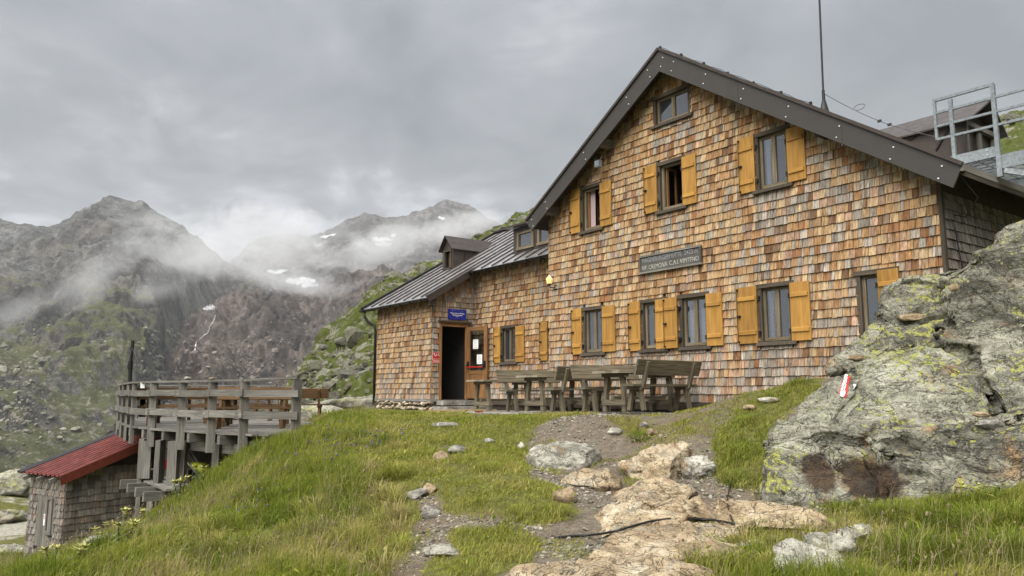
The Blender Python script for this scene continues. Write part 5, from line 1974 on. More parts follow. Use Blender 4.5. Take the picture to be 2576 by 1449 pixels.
FAR = [np.array([-12.0, 25.2]), np.array([-7.6, 25.0]), np.array([-5.0, 20.0])]
outline = PP + FAR
cen = sum(outline) / len(outline)


def clip_line(y, poly):
    xs = []
    for i in range(len(poly)):
        a, b = poly[i], poly[(i + 1) % len(poly)]
        if (a[1] > y) != (b[1] > y):
            xs.append(a[0] + (b[0] - a[0]) * (y - a[1]) / (b[1] - a[1]))
    return sorted(xs)


# boards run along a direction turned by the front edge
ang = math.atan2(PP[3][1] - PP[1][1], PP[3][0] - PP[1][0])
ca, sa = math.cos(-ang), math.sin(-ang)
rot = lambda p: np.array([p[0] * ca - p[1] * sa, p[0] * sa + p[1] * ca])
inv = lambda p: np.array([p[0] * ca + p[1] * sa, -p[0] * sa + p[1] * ca])
RO = [rot(p) for p in outline]
y0_, y1_ = min(p[1] for p in RO), max(p[1] for p in RO)
y = y0_ + .06
g = random.Random(9)
while y < y1_ - .05:
    xs = clip_line(y, RO)
    if len(xs) >= 2:
        a, b = xs[0] - .06 - g.uniform(0, .05), xs[-1] + .06 + g.uniform(0, .05)
        P_ = []
        for z in (DZ - .04, DZ):
            for yy in (y - .068, y + .068):
                for xx in (a, b):
                    q = inv(np.array([xx, yy])); P_.append((q[0], q[1], z + g.uniform(-.002, .002)))
        mb = MB(); mb.quad8(P_, 0); dk(mb, 'deck_board')
    y += .142
# joists and edge beams
for k in range(11):
    f = (k + .5) / 11
    xx = min(p[0] for p in RO) + (max(p[0] for p in RO) - min(p[0] for p in RO)) * f
    ys = clip_line(xx, [np.array([p[1], p[0]]) for p in RO])
    if len(ys) >= 2:
        a, b = inv(np.array([xx, ys[0] - .18])), inv(np.array([xx, ys[-1] + .05]))
        mb = MB(); mb.beam((a[0], a[1], DZ - .14), (b[0], b[1], DZ - .14), .09, .18); dk(mb, 'joist')
e1, e2 = PP[0], PP[4]
for a, b in ((PP[1] + np.array([.1, .25]), PP[4] + np.array([.2, .35])),):
    mb = MB(); mb.beam((a[0], a[1], DZ - .34), (b[0], b[1], DZ - .34), .12, .20); dk(mb, 'edge_beam')
mb = MB(); a, b = PP[0] + np.array([.2, .1]), PP[1] + np.array([.1, .1]); mb.beam((a[0], a[1], DZ - .26), (b[0], b[1], DZ - .26), .09, .24); dk(mb, 'edge_beam')
RAILZ = [1.885, 1.835, 1.835, 1.835, 1.84, 1.84, 1.835, 1.83, 1.825]
for i, p in enumerate(PP):
    tw = .165 if i < 6 else .13
    nx = (p - cen) / np.linalg.norm(p - cen)
    tx_ = np.array([-nx[1], nx[0]])
    mb = MB()
    q = p + nx * .03
    bot = DZ - .40 if i != 0 else DZ - .3
    mb.beam((q[0], q[1], bot), (q[0], q[1], RAILZ[i] - .03), .075, tw, up=(tx_[0], tx_[1], 0)); dk(mb, 'railing_post')
for i in range(len(PP) - 1):
    a, b = PP[i], PP[i + 1]
    d = (b - a) / np.linalg.norm(b - a)
    nx = (a + b) / 2 - cen; nx = nx - d * (nx @ d); nx /= np.linalg.norm(nx)
    for zc, hh in ((1.585, .13), (1.175, .14)):
        a2, b2 = a - d * .12 + nx * (.115), b + d * .10 + nx * (.115)
        mb = MB(); mb.beam((a2[0], a2[1], zc + (.02 if i % 2 else 0)), (b2[0], b2[1], zc + (.02 if i % 2 else 0) * .5), .045, hh); dk(mb, 'railing_board')
    mb = MB(); a2, b2 = a - d * .06 + nx * .03, b + d * .06 + nx * .03
    mb.beam((a2[0], a2[1], RAILZ[i] + .0 + .002 * (i % 2)), (b2[0], b2[1], RAILZ[i + 1] + .002 * (i % 2)), .13, .04); dk(mb, 'handrail')
chain = [PP[-1], FAR[0], FAR[1]]
for i in range(2):
    a, b = chain[i], chain[i + 1]
    n = 3
    mb = MB(); mb.beam((a[0], a[1], 1.83), (b[0], b[1], 1.83), .14, .045); dk(mb, 'handrail')
    mb = MB(); mb.beam((a[0], a[1], 1.48), (b[0], b[1], 1.48), .045, .14); dk(mb, 'railing_board')
    for k in range(n + 1):
        q = a + (b - a) * k / n
        if k == 0 and i == 0: continue
        mb = MB(); mb.beam((q[0], q[1], DZ - .2), (q[0], q[1], 1.80), .16, .075); dk(mb, 'railing_post')
# supports down to the slope
SUP = [(372, 17.6, .10, .30), (412, 17.0, .11, .28), (447, 16.6, .20, .20), (468, 16.75, .16, .16), (553, 15.9, .14, .14)]
for px, d, w_, d_ in SUP:
    q = np.array([(px - IMW / 2) / (FPX / CP) * d, d])
    zg = float(ground_z(q[0], q[1])) - .25
    mb = MB(); mb.beam((q[0], q[1], zg), (q[0], q[1], DZ - .24), w_, d_, up=(0, 1, 0)); dk(mb, 'support_post')
q = at_d(366, 1130, 17.4)
mb = MB(); mb.box(q[0] - .14, q[0] + .14, 17.36, 17.40, DZ - 1.10, DZ - .28); dk(mb, 'side_panel')
q0, q1 = at_d(405, 1160, 18.6), at_d(445, 1165, 18.2)
mb = MB(); mb.beam(q0, q1, .12, .14); dk(mb, 'tie_beam')

qa, qb = at_d(415, 1100, 18.6), at_d(640, 1100, 17.0)
for k in range(9):  # dark boards added to close the open underside so it looks black
    p_a, p_b = qa + (qb - qa) * k / 9, qa + (qb - qa) * (k + .97) / 9
    mb = MB(); mb.beam(((p_a[0] + p_b[0]) / 2, (p_a[1] + p_b[1]) / 2, -2.2), ((p_a[0] + p_b[0]) / 2, (p_a[1] + p_b[1]) / 2, DZ - .24), np.linalg.norm((p_b - p_a)[:2]), .03, up=((qb - qa)[1], -(qb - qa)[0], 0)); dk(mb, 'added_dark_board', MAT['dark_wood'])

# tables and benches on the deck
GD = 'oiled brown benches on the viewing deck'
brown_bench = make_bench('bench', 1.9, 'brown_wood', label='brown', group=GD)
brown_table = make_table('table', 1.8, .72, .745, 'brown_wood', 'brown_wood', label='brown', group='oiled brown tables on the viewing deck')
spots_b = [(-6.15, 22.0, 186, 0, 'brown backed bench at the right end of the deck, clear of the railing'),
           (-5.75, 17.1, 8, 0, 'brown bench on the deck nearest the front corner post'),
           (-6.35, 19.5, 190, 0, 'brown bench behind the front table on the deck'),
           (-8.0, 18.75, 188, 0, 'brown bench in the middle of the deck, backed to the left rail'),
           (-9.0, 21.2, 186, 0, 'brown bench farthest left on the deck'),
           (-8.5, 23.6, 8, 0, 'brown bench at the rear of the deck before the far rail')]
for i, (x, y, a, _, lab) in enumerate(spots_b):
    b = brown_bench if i == 0 else copy_tree(brown_bench)
    b['label'] = lab
    b.location = (x, y, DZ + .002); b.rotation_euler = (0, 0, R(a))
for i, (x, y, a, lab) in enumerate([(-6.05, 18.25, 9, 'brown table on the deck behind the front corner post'), (-8.5, 20.0, 8, 'brown table on the left half of the deck'), (-8.7, 22.4, 8, 'brown table on the rear half of the deck')]):
    b = brown_table if i == 0 else copy_tree(brown_table)
    b['label'] = lab
    b.location = (x, y, DZ + .002); b.rotation_euler = (0, 0, R(a))


# stones lying on the handrail, paper tag
def small_rock(name, loc, size, mat, label, cat='stone', seed=1, group=None, rz=0.0, sub=2):
    IV, IF = (ICO2V, ICO2F)
    V_, F_, _ = rubble(np.zeros((1, 3)), np.ones(1), seed, IV, IF, 1.0, .10)
    V_ = V_ * np.asarray(size)
    V_[:, 2] -= V_[:, 2].min()
    o_ = link_mesh(name, np_mesh(name, V_, F_, mat, False))
    o_.location = tuple(loc); o_.rotation_euler = (0, 0, rz)
    return tag(o_, label, cat, group)


def rail_pt(i, f, dz=.0):
    q = PP[i] + (PP[i + 1] - PP[i]) * f
    return (q[0], q[1], RAILZ[i] + (RAILZ[i + 1] - RAILZ[i]) * f + .026 + dz)


small_rock('stone', rail_pt(2, .85), (.09, .06, .05), MAT['pale_rock'], 'pale stone lying on the deck handrail at left', seed=71, group='stones on the deck rail')
small_rock('stone', rail_pt(2, .05), (.085, .06, .04), MAT['tan_stone'], 'tan stone lying on the deck handrail at right', seed=72, group='stones on the deck rail')
q = rail_pt(4, .55)
mb = MB(); mb.box(-.05, .05, -.003, .003, -.14, 0)
o = mb.build('tag_plate', MAT['white']); o.location = (q[0] + .02, q[1] - .12, q[2] - .02); tag(o, 'small white tag hanging from the deck handrail', 'tag')

# black cableway mast behind the deck
q = at_d(330, 960, 21.2)
gq = DZ + .2
e = empty('black_mast', (q[0], q[1], gq - .2), 0, 'black tilted hoist mast with two stay wires behind the deck', 'mast')
top = at_d(334, 857, 21.2) - np.array([q[0], q[1], gq - .2])
kn = at_d(328, 918, 21.2) - np.array([q[0], q[1], gq - .2])
mb = MB(); mb.tube([(0, 0, 0), kn], .055, 10); mb.build('lower_pole', MAT['cable'], e)
mb = MB(); mb.tube([kn - np.array([0, 0, .1]), top], .045, 10); mb.build('upper_pole', MAT['cable'], e)
mb = MB(); mb.tube([kn - np.array([0, 0, .12]), kn + np.array([0, 0, .1])], .07, 10); mb.build('collar', MAT['black_iron'], e)
for tx2, ty2, dd in ((306, 968, 20.6), (362, 962, 19.2)):
    en = at_d(tx2, ty2, dd) - np.array([q[0], q[1], gq - .2])
    st_ = kn + (top - kn) * .72
    mb = MB(); mb.tube([st_, st_ + (en - st_) * .5 + np.array([0, 0, -.05]), en], .011, 6); mb.build('stay_wire', MAT['cable'], e)

# ------------------------------------------------------------------ shed with red roof
C0 = np.array([(184 - IMW / 2) / (FPX / CP) * 21.0, 21.0])
LD = np.array([.53, .848]); WD = np.array([-.848, .53])
SZ0 = EYE - (1394 - HORIZON) * 21 / (FPX / CP)
SRZ = math.atan2(LD[1], LD[0])
shed = empty('shed', (C0[0], C0[1], SZ0), SRZ, 'small grey shingled shed with red corrugated roof below the deck', 'shed')
SW, SL_, SH0, SH1 = 1.80, 3.4, 2.18, 3.36       # local x: along the long wall (uphill), y: to the left across the door wall


def sroof(x):
    return SH0 + (SH1 - SH0) * (x / SL_)


sb = lambda mb_, n, m, par=None, sm=False: mb_.build(n, m, shed if par is None else par, sm)
mb = MB()
mb.poly([(0, 0, -.5), (SL_, 0, -.5), (SL_, 0, sroof(SL_)), (0, 0, SH0)])
wall_cells(mb, lambda x, z, d: (0, x, z), 0, SW, -.5, SH0, [(.42, 1.30, -.2, 1.68)])
mb.poly([(0, SW, -.5), (SL_, SW, -.5), (SL_, SW, sroof(SL_)), (0, SW, SH0)]); mb.poly([(SL_, 0, -.5), (SL_, SW, -.5), (SL_, SW, sroof(SL_)), (SL_, 0, sroof(SL_))])
sb(mb, 'wall', MAT['backing'])
SHM = shingle_mat('grey shed shingle', True)
sh_me2 = bpy.data.meshes.new('shingle'); sh_me2.from_pydata(_uv, [], _uf); sh_me2.materials.append(SHM); sh_me2.update()
g = random.Random(77)
cnt = 0
for side in (1, 0):
    z = -.35
    while z < 3.0:
        x = 0.0
        lim = 2.45 if side == 0 else SW
        while x < lim:
            w = g.uniform(.13, .24) if side == 0 else g.uniform(.07, .14)
            x2 = min(x + w, lim)
            mx = (x + x2) / 2
            tp = (sroof(mx) if side == 0 else SH0) - .02
            ok = z < tp - .04 and x2 - x > .03
            if side == 1 and z + .1 < 1.68 and .42 < mx < 1.30: ok = False
            if side == 0 and z < -.25 + mx * .42: ok = False
            if ok and cnt < 299:
                o = link_mesh('shingle', sh_me2, shed)
                th = g.uniform(.02, .034) if side == 0 else g.uniform(.03, .055)
                zz = z + g.uniform(-.012, .012)
                o.scale = (x2 - x - .006, th, min(.20, tp - zz))
                if side == 0:
                    o.location = (mx, 0, zz)
                else:
                    o.location = (0, mx, zz); o.rotation_euler = (g.uniform(-.03, .03), 0, R(-90) + g.uniform(-.08, .08))
                v_ = g.uniform(.10, .23)
                o.color = (v_ * 1.02, v_ * .97, v_ * .9, 1) if g.random() < .85 else (v_ * 1.2, v_ * .95, v_ * .75, 1)
                cnt += 1
            x = x2
        z += .178
# door of vertical boards
mb = MB(); mb.box(-.03, .05, .40, .46, -.2, 1.70); mb.box(-.03, .05, 1.26, 1.32, -.2, 1.70); mb.box(-.03, .05, .46, 1.26, 1.62, 1.70)
sb(mb, 'door_frame', GWD)
dd = MB(); dd.box(-.012, .01, .46, 1.26, .70, .78); dr_ = sb(dd, 'door', GWD)
for k in range(7):
    a = .465 + k * .1135
    mb = MB(); mb.box(-.03 - .004 * (k % 2), -.013, a, a + .108, -.15, 1.60, grain=2); sb(mb, 'door_board', GWD, dr_)
mb = MB(); mb.box(-.06, -.036, .50, .56, .72, 1.56); mb.box(-.06, -.036, .74, .80, .72, 1.56); mb.box(-.058, -.036, .56, .74, 1.50, 1.56); mb.box(-.058, -.036, .5, .8, .60, .70); sb(mb, 'door_batten', GWD, dr_)
mb = MB(); mb.box(-.045, -.037, .84, .91, .82, 1.12); nt = sb(mb, 'door_notice', MAT['paper'], dr_)
mb = MB(); mb.box(-.048, -.0455, .85, .90, .99, 1.10); sb(mb, 'notice_print', MAT['pink'], nt)
mb = MB(); mb.box(-.06, -.02, .44, .62, .55, .60); mb.box(-.055, -.02, 1.16, 1.3, .2, .26); sb(mb, 'hinge', MAT['black_iron'], dr_)
# corrugated sheet
mb = MB()
nrib, xa, xb = 9, -.28, SL_ + .3
ya, yb = -.20, SW * .98
prof = []
for k in range(nrib):
    y0 = ya + (yb - ya) * k / nrib
    dy = (yb - ya) / nrib
    prof += [(y0, 0), (y0 + dy * .12, .045), (y0 + dy * .34, .045), (y0 + dy * .46, 0)]
prof.append((yb, 0))
zr_ = lambda x: sroof(x) + .10
for (y0, h0), (y1, h1) in zip(prof[:-1], prof[1:]):
    mb.poly([(xa, y0, zr_(xa) + h0), (xb, y0, zr_(xb) + h0), (xb, y1, zr_(xb) + h1), (xa, y1, zr_(xa) + h1)])
for (y0, h0), (y1, h1) in zip(prof[:-1], prof[1:]):
    mb.poly([(xa, y0, zr_(xa) + h0 - .012), (xa, y1, zr_(xa) + h1 - .012), (xb, y1, zr_(xb) + h1 - .012), (xb, y0, zr_(xb) + h0 - .012)])
sb(mb, 'roof_sheet', MAT['red_roof'])
mb = MB(); mb.beam((xa, ya - .02, zr_(xa) - .10), (xb, ya - .02, zr_(xb) - .10), .03, .24); sb(mb, 'verge_board', mat_plain('rust brown paint', (.17, .038, .022), .5, 0, .3))
mb = MB(); mb.quad8([(xa, yb + .001, zr_(xa) - .02), (xb, yb + .001, zr_(xb) - .02), (xa, yb + .26, zr_(xa) - .0), (xb, yb + .26, zr_(xb) - .0), (xa, yb + .001, zr_(xa) + .03), (xb, yb + .001, zr_(xb) + .03), (xa, yb + .26, zr_(xa) + .05), (xb, yb + .26, zr_(xb) + .05)], 0)
sb(mb, 'roof_felt', MAT['gutter'])
for yy in (.15, .8, 1.5):
    mb = MB(); mb.beam((-.36, yy, zr_(-.36) - .10), (SL_, yy, zr_(SL_) - .10), .07, .10); sb(mb, 'rafter', GWD)
mb = MB(); mb.box(.30, .42, -.19, -.02, zr_(.4) - .32, zr_(.4) - .22); sb(mb, 'purlin_end', MAT['red_roof'])
mb = MB(); mb.box(1.9, 2.02, -.19, -.02, zr_(1.95) - .32, zr_(1.95) - .22); sb(mb, 'purlin_end', MAT['red_roof'])
mb = MB(); mb.box(-.06, .3, -.05, SW + .05, -1.0, -.16); sb(mb, 'foundation', MAT['plinth'])

# timber landing beside the shed: four cantilevered joists and a board
q = at_d(400, 1232, 16.6)
e = empty('timber_landing', tuple(q), 0, 'unfinished timber landing of four joists and a board below the deck', 'landing')
for i, (xa_, ya_, xb_, yb_, da, db) in enumerate([(312, 1212, 372, 1206, 17.4, 17.9), (330, 1222, 395, 1214, 16.9, 17.5), (350, 1232, 415, 1224, 16.4, 17.0), (370, 1244, 430, 1236, 15.9, 16.5)]):
    mb = MB(); mb.beam(at_d(xa_ - 10, ya_ + 6, da), at_d(xb_ + 25, yb_ + 8, db), .07, .19); mb.build('joist', GWD, e, origin=q)
mb = MB(); mb.beam(at_d(366, 1204, 17.9), at_d(436, 1232, 16.1), .30, .045); mb.build('board', GWD, e, origin=q)
mb = MB(); mb.beam(at_d(398, 1199, 17.8), at_d(462, 1224, 16.3), .30, .045); mb.build('board', GWD, e, origin=q)
for xx in (380, 418):
    b0 = at_d(xx, 1250, 16.5); zz = float(ground_z(b0[0], b0[1]))
    mb = MB(); mb.beam((b0[0], b0[1], zz - .4), (b0[0], b0[1], b0[2] + .05), .12, .12); mb.build('post', GWD, e, origin=q)

# things stored under the deck
def polys(name, mat, pts, label, cat, r_=.03, group=None):
    q_ = pts[-1]
    e_ = empty(name, tuple(q_), 0, label, cat, group)
    mb_ = MB(); mb_.tube(pts, r_, 8); mb_.build('shaft', mat, e_, origin=q_)
    return e_, q_


e, q = polys('leaning_pole', GWD, [at_d(478, 1128, 17.6), at_d(512, 1190, 17.3)], 'thin grey pole leaning under the deck, the upper one', 'pole', .022, 'poles leaning under the deck')
e, q = polys('leaning_pole', GWD, [at_d(476, 1140, 17.8), at_d(506, 1200, 17.5)], 'thin grey pole leaning under the deck, the lower one', 'pole', .022, 'poles leaning under the deck')
e, q = polys('metal_tube', MAT['galv'], [at_d(470, 1162, 17.2), at_d(494, 1190, 17.0)], 'bright metal tube leaning behind the deck posts', 'tube', .018)
b0 = at_d(508, 1178, 17.0)
V_, F_, _ = rubble(np.zeros((1, 3)), np.ones(1), 12, ICO2V, ICO2F, 1.0, .04)
o = link_mesh('yellow_tub', np_mesh('yellow_tub', V_ * np.array([.32, .2, .22]), F_, MAT['yellow'], True)); o.location = (b0[0], b0[1], max(b0[2], float(ground_z(b0[0], b0[1])) + .12)); o.rotation_euler = (.2, .5, 0)
tag(o, 'yellow green upturned tub lying under the deck', 'tub')
b0 = at_d(428, 1180, 18.0)
mb = MB(); mb.prism([(-.2, -.1, 0), (.2, -.1, .02), (.15, -.1, .22), (.02, -.1, .34), (-.1, -.1, .2)], (0, .2, 0)); o = mb.build('red_canister', MAT['rail_red']); o.location = tuple(b0); tag(o, 'red canister standing under the deck between the posts', 'canister')
mb = MB(); mb.box(-.5, .5, -.2, .2, -.38, -.005, grain=0); o = mb.build('crate', MAT['grey_wood']); o.location = tuple(b0); tag(o, 'low grey timber crate carrying the red canister under the deck', 'crate')

# ------------------------------------------------------------------ big rock outcrop at the right
def hull_piece(front, back_vec, jitter=0.0):
    bm_ = bmesh.new()
    pts = [at_d(*f) for f in front]
    c_ = sum(pts) / len(pts)
    for p_ in pts:
        bm_.verts.new(p_)
    bv = np.asarray(back_vec, float)
    for p_ in pts:
        bm_.verts.new(c_ + (p_ - c_) * .9 + bv)
    r_ = bmesh.ops.convex_hull(bm_, input=bm_.verts[:])
    junk = [q for q in r_.get('geom_interior', []) if isinstance(q, bmesh.types.BMVert)]
    if junk: bmesh.ops.delete(bm_, geom=junk, context='VERTS')
    return bm_


def fuse(pieces, voxel, name, facets=.035):
    me_ = bpy.data.meshes.new(name)
    bm_ = bmesh.new()
    for b in pieces:
        tmp = bpy.data.meshes.new('tmp'); b.to_mesh(tmp); b.free()
        bm_.from_mesh(tmp); bpy.data.meshes.remove(tmp)
    bm_.to_mesh(me_); bm_.free()
    o_ = bpy.data.objects.new(name, me_)
    COL.objects.link(o_)
    md = o_.modifiers.new('remesh', 'REMESH'); md.mode = 'VOXEL'; md.voxel_size = voxel
    md2 = o_.modifiers.new('smooth', 'SMOOTH'); md2.iterations = 3; md2.factor = .5
    md3 = o_.modifiers.new('facets', 'DECIMATE'); md3.ratio = facets
    md4 = o_.modifiers.new('dice', 'SUBSURF'); md4.subdivision_type = 'SIMPLE'; md4.levels = 3; md4.render_levels = 3
    dg = bpy.context.evaluated_depsgraph_get()
    out = bpy.data.meshes.new_from_object(o_.evaluated_get(dg))
    bpy.data.objects.remove(o_); bpy.data.meshes.remove(me_)
    return out


def fracture(co, size, seed, depth):
    """blocks of different height parted by joints"""
    g_ = np.random.default_rng(seed)
    lo, hi = co.min(0) - size, co.max(0) + size
    sc_ = np.array([1.25, 1.0, .62]) * size
    nn = np.maximum(1, np.ceil((hi - lo) / sc_)).astype(int)
    grid = np.stack(np.meshgrid(*[np.arange(k) for k in nn], indexing='ij'), -1).reshape(-1, 3)
    sites = lo + (grid + g_.uniform(.05, .95, grid.shape)) * sc_
    w_ = co + .12 * np.stack([fbm(co * 1.9, 3, seed + 1), fbm(co * 1.9 + 7, 3, seed + 2), fbm(co * 1.9 + 13, 3, seed + 3)], -1)
    q_ = w_ / sc_; st = sites / sc_
    f1 = np.full(len(co), 1e9); f2 = f1.copy(); idx = np.zeros(len(co), int)
    for k in range(len(st)):
        dd_ = ((q_ - st[k]) ** 2).sum(-1)
        nb = dd_ < f1
        f2 = np.where(nb, f1, np.minimum(f2, dd_)); f1 = np.where(nb, dd_, f1); idx = np.where(nb, k, idx)
    e_ = np.sqrt(f2) - np.sqrt(f1)
    lift = g_.uniform(-1, 1, len(st))[idx] * depth * .55
    tl_ = g_.normal(0, .085, (len(st), 3))[idx]
    lift = lift + ((co - sites[idx]) * tl_).sum(-1)
    return lift * sstep(0, .12, e_) - depth * .8 * (1 - sstep(0, .085, e_))


def sculpt(me_, amp, scale, seed, strata=.0, crack=.0, sdir=(.25, .2, 1.0), blocks=0):
    n = len(me_.vertices)
    co = np.empty(n * 3, np.float32); me_.vertices.foreach_get('co', co); co = co.reshape(-1, 3).astype(float)
    no = np.empty(n * 3, np.float32); me_.vertices.foreach_get('normal', no); no = no.reshape(-1, 3).astype(float)
    P_ = co / scale
    d = amp * (fbm(P_, 5, seed) * 1.0 + .55 * (ridged(P_ * 1.7, 4, seed + 3) - .5))
    if strata:
        sd_ = np.asarray(sdir, float); sd_ /= np.linalg.norm(sd_)
        k = co @ sd_ + .10 * fbm(co * 1.4, 3, seed + 8)
        lay = vnoise(np.stack([k * 5.2, k * 0, k * 0 + seed], -1), seed) + .6 * vnoise(np.stack([k * 13, k * 0, k * 0], -1), seed + 1)
        d = d + strata * lay
    if crack:
        c1 = np.abs(fbm(co * np.array([.75, .75, .55]), 3, seed + 21))
        c2 = np.abs(fbm(co * np.array([1.6, 1.6, 1.1]) + 5, 3, seed + 22))
        d = d - crack * np.exp(-(c1 / .022) ** 2) - .55 * crack * np.exp(-(c2 / .03) ** 2)
    if blocks:
        d = d + fracture(co, blocks, seed + 40, crack)
    co = co + no * d[:, None]
    me_.vertices.foreach_set('co', co.astype(np.float32).ravel())
    me_.polygons.foreach_set('use_smooth', np.ones(len(me_.polygons), bool))
    me_.update()
    return me_


pieces = [
    hull_piece([(1918, 1115, 9.5), (1912, 1200, 9.35), (1930, 1330, 9.0), (2060, 1360, 8.6), (2260, 1350, 8.3), (2250, 1110, 8.9), (2080, 1085, 9.3), (1960, 1062, 9.8)], (.7, 1.6, .1)),
    hull_piece([(2190, 1105, 8.5), (2240, 1390, 8.0), (2760, 1400, 7.2), (2760, 1030, 8.0), (2470, 1085, 8.35), (2330, 1110, 8.4)], (.5, 2.0, .1)),
    hull_piece([(1985, 1100, 9.6), (2010, 1020, 9.9), (2060, 975, 10.2), (2110, 950, 10.3), (2190, 1100, 9.2)], (.6, .9, 0)),
    hull_piece([(2070, 1110, 9.3), (2075, 985, 10.0), (2130, 920, 10.25), (2235, 868, 10.3), (2330, 858, 10.1), (2420, 895, 9.7), (2540, 1085, 9.05), (2400, 1120, 8.8), (2200, 1125, 8.95)], (.6, 1.0, .0)),
    hull_piece([(2085, 935, 10.7), (2160, 850, 10.9), (2205, 790, 10.9), (2300, 800, 10.7), (2420, 880, 10.0), (2250, 900, 10.3)], (.5, .6, -.2)),
    hull_piece([(2198, 800, 11.0), (2205, 742, 11.0), (2250, 712, 10.95), (2350, 690, 10.7), (2480, 640, 10.4), (2500, 800, 10.1), (2300, 830, 10.6)], (.6, .5, -.2)),
    hull_piece([(2370, 700, 10.5), (2440, 655, 10.4), (2500, 620, 10.5), (2530, 575, 10.5), (2620, 540, 10.3), (2780, 500, 10.0), (2800, 900, 9.3), (2500, 880, 9.9), (2380, 800, 10.3)], (.8, .8, -.2)),
    hull_piece([(2360, 830, 10.2), (2450, 790, 10.15), (2560, 860, 9.8), (2540, 1010, 9.4), (2430, 990, 9.6), (2350, 900, 10.0)], (.5, .7, 0)),
    hull_piece([(2440, 850, 9.85), (2600, 800, 9.5), (2800, 780, 9.1), (2800, 1100, 8.6), (2560, 1095, 9.0), (2480, 960, 9.5)], (.6, 1.2, 0)),
]
oc_me = fuse(pieces, .036, 'rock_outcrop')




def carve(me_, lines, seed):
    """joints between the blocks: a deep groove, the block above it bulging out over it"""
    bv = BVHTree.FromPolygons([v_.co[:] for v_ in me_.vertices], [tuple(p_.vertices) for p_ in me_.polygons])
    n = len(me_.vertices)
    co = np.empty(n * 3, np.float32); me_.vertices.foreach_get('co', co); co = co.reshape(-1, 3).astype(float)
    no = np.empty(n * 3, np.float32); me_.vertices.foreach_get('normal', no); no = no.reshape(-1, 3).astype(float)
    wob = .05 * np.stack([fbm(co * 3.1, 3, seed), fbm(co * 3.1 + 5, 3, seed + 1), fbm(co * 3.1 + 9, 3, seed + 2)], -1)
    dis = np.zeros(n)
    for pts, depth, width, bulge in lines:
        P3 = []
        for (x0, y0), (x1, y1) in zip(pts[:-1], pts[1:]):
            m = max(2, int(math.hypot(x1 - x0, y1 - y0) / 7))
            for k in range(m):
                h_ = bv.ray_cast(Vector(CAMP), Vector(ray(x0 + (x1 - x0) * k / m, y0 + (y1 - y0) * k / m)).normalized())
                if h_[0] is not None: P3.append(np.array(h_[0]))
        if len(P3) < 3: continue
        best = np.full(n, 1e9); up = np.zeros(n)
        for p_ in P3:
            dv_ = co + wob - p_
            d_ = np.sqrt((dv_ ** 2).sum(-1))
            nb = d_ < best
            best = np.where(nb, d_, best); up = np.where(nb, dv_[:, 2], up)
        dis -= depth * np.exp(-(best / width) ** 2)
        if bulge: dis += bulge * np.exp(-((best - width * 3.2) / (width * 2.2)) ** 2) * sstep(-.02, .08, up)
    co = co + no * dis[:, None]
    me_.vertices.foreach_set('co', co.astype(np.float32).ravel()); me_.update()


carve(oc_me, [
    ([(2080, 1100), (2190, 1112), (2330, 1122), (2460, 1096), (2540, 1078), (2600, 1060)], .14, .045, .035),
    ([(2415, 885), (2470, 960), (2510, 1030), (2545, 1078)], .15, .06, 0),
    ([(2120, 930), (2190, 880), (2260, 862), (2340, 862), (2430, 885)], .05, .04, .02),
    ([(2232, 1125), (2228, 1200), (2216, 1290)], .11, .03, 0),
    ([(2200, 800), (2290, 805), (2340, 770), (2450, 740), (2600, 700)], .045, .04, .02),
    ([(1930, 1105), (2000, 1085), (2060, 1100), (2110, 1180)], .10, .045, .06),
    ([(2140, 905), (2150, 960), (2120, 1040), (2090, 1100)], .08, .035, 0),
    ([(2010, 1180), (2015, 1230), (2000, 1290)], .07, .03, 0),
    ([(2350, 690), (2370, 740), (2400, 790)], .03, .035, 0),
    ([(2450, 650), (2500, 690), (2600, 650)], .07, .04, .04)], 77)
sculpt(oc_me, .036, .36, 3, strata=.020, crack=.042, blocks=.8)
t_oc = m_rock('lichened gneiss outcrop', [(.055, .053, .042), (.155, .15, .118), (.27, .262, .208), (.40, .39, .32)], 1.0, lichen=.56, rust=.36, green=.25, bump=1.0, fine=22)
# two old dark iron stains low on the left face
_c = t_oc.b.inputs['Base Color'].links[0].from_socket
for (px, py, dd, rx, rz2) in ((2062, 1190, 9.0, .23, .27), (2178, 1205, 8.75, .27, .34)):
    c3 = at_d(px, py, dd)
    mp = t_oc.n.new('ShaderNodeMapping'); mp.vector_type = 'POINT'
    geo = t_oc.n.new('ShaderNodeNewGeometry')
    sub = t_oc.n.new('ShaderNodeVectorMath'); sub.operation = 'SUBTRACT'; t_oc.l.new(geo.outputs['Position'], sub.inputs[0]); sub.inputs[1].default_value = tuple(c3)
    sc_ = t_oc.n.new('ShaderNodeVectorMath'); sc_.operation = 'MULTIPLY'; t_oc.l.new(sub.outputs[0], sc_.inputs[0]); sc_.inputs[1].default_value = (1 / rx, 1 / 1.2, 1 / rz2)
    ln = t_oc.n.new('ShaderNodeVectorMath'); ln.operation = 'LENGTH'; t_oc.l.new(sc_.outputs[0], ln.inputs[0])
    nz_ = t_oc.noise(t_oc.coord('pos'), 5, 5, .6)
    f_ = t_oc.math('ADD', ln.outputs['Value'], t_oc.math('MULTIPLY', t_oc.math('SUBTRACT', nz_, .5), .9))
    _c = t_oc.mix(t_oc.ramp(f_, [(.62, .92), (.86, 0.0)]), _c, t_oc.ramp(nz_, [(.35, (.028, .022, .018)), (.65, (.085, .05, .028))]))
t_oc.l.new(_c, t_oc.b.inputs['Base Color'])
oc_me.materials.clear(); oc_me.materials.append(t_oc.m)
outcrop = link_mesh('rock_outcrop', oc_me)
tag(outcrop, 'huge grey rock outcrop spotted with yellow lichen at the right corner of the hut', 'rock')
oc_bvh = BVHTree.FromPolygons([v_.co[:] for v_ in oc_me.vertices], [tuple(p_.vertices) for p_ in oc_me.polygons])


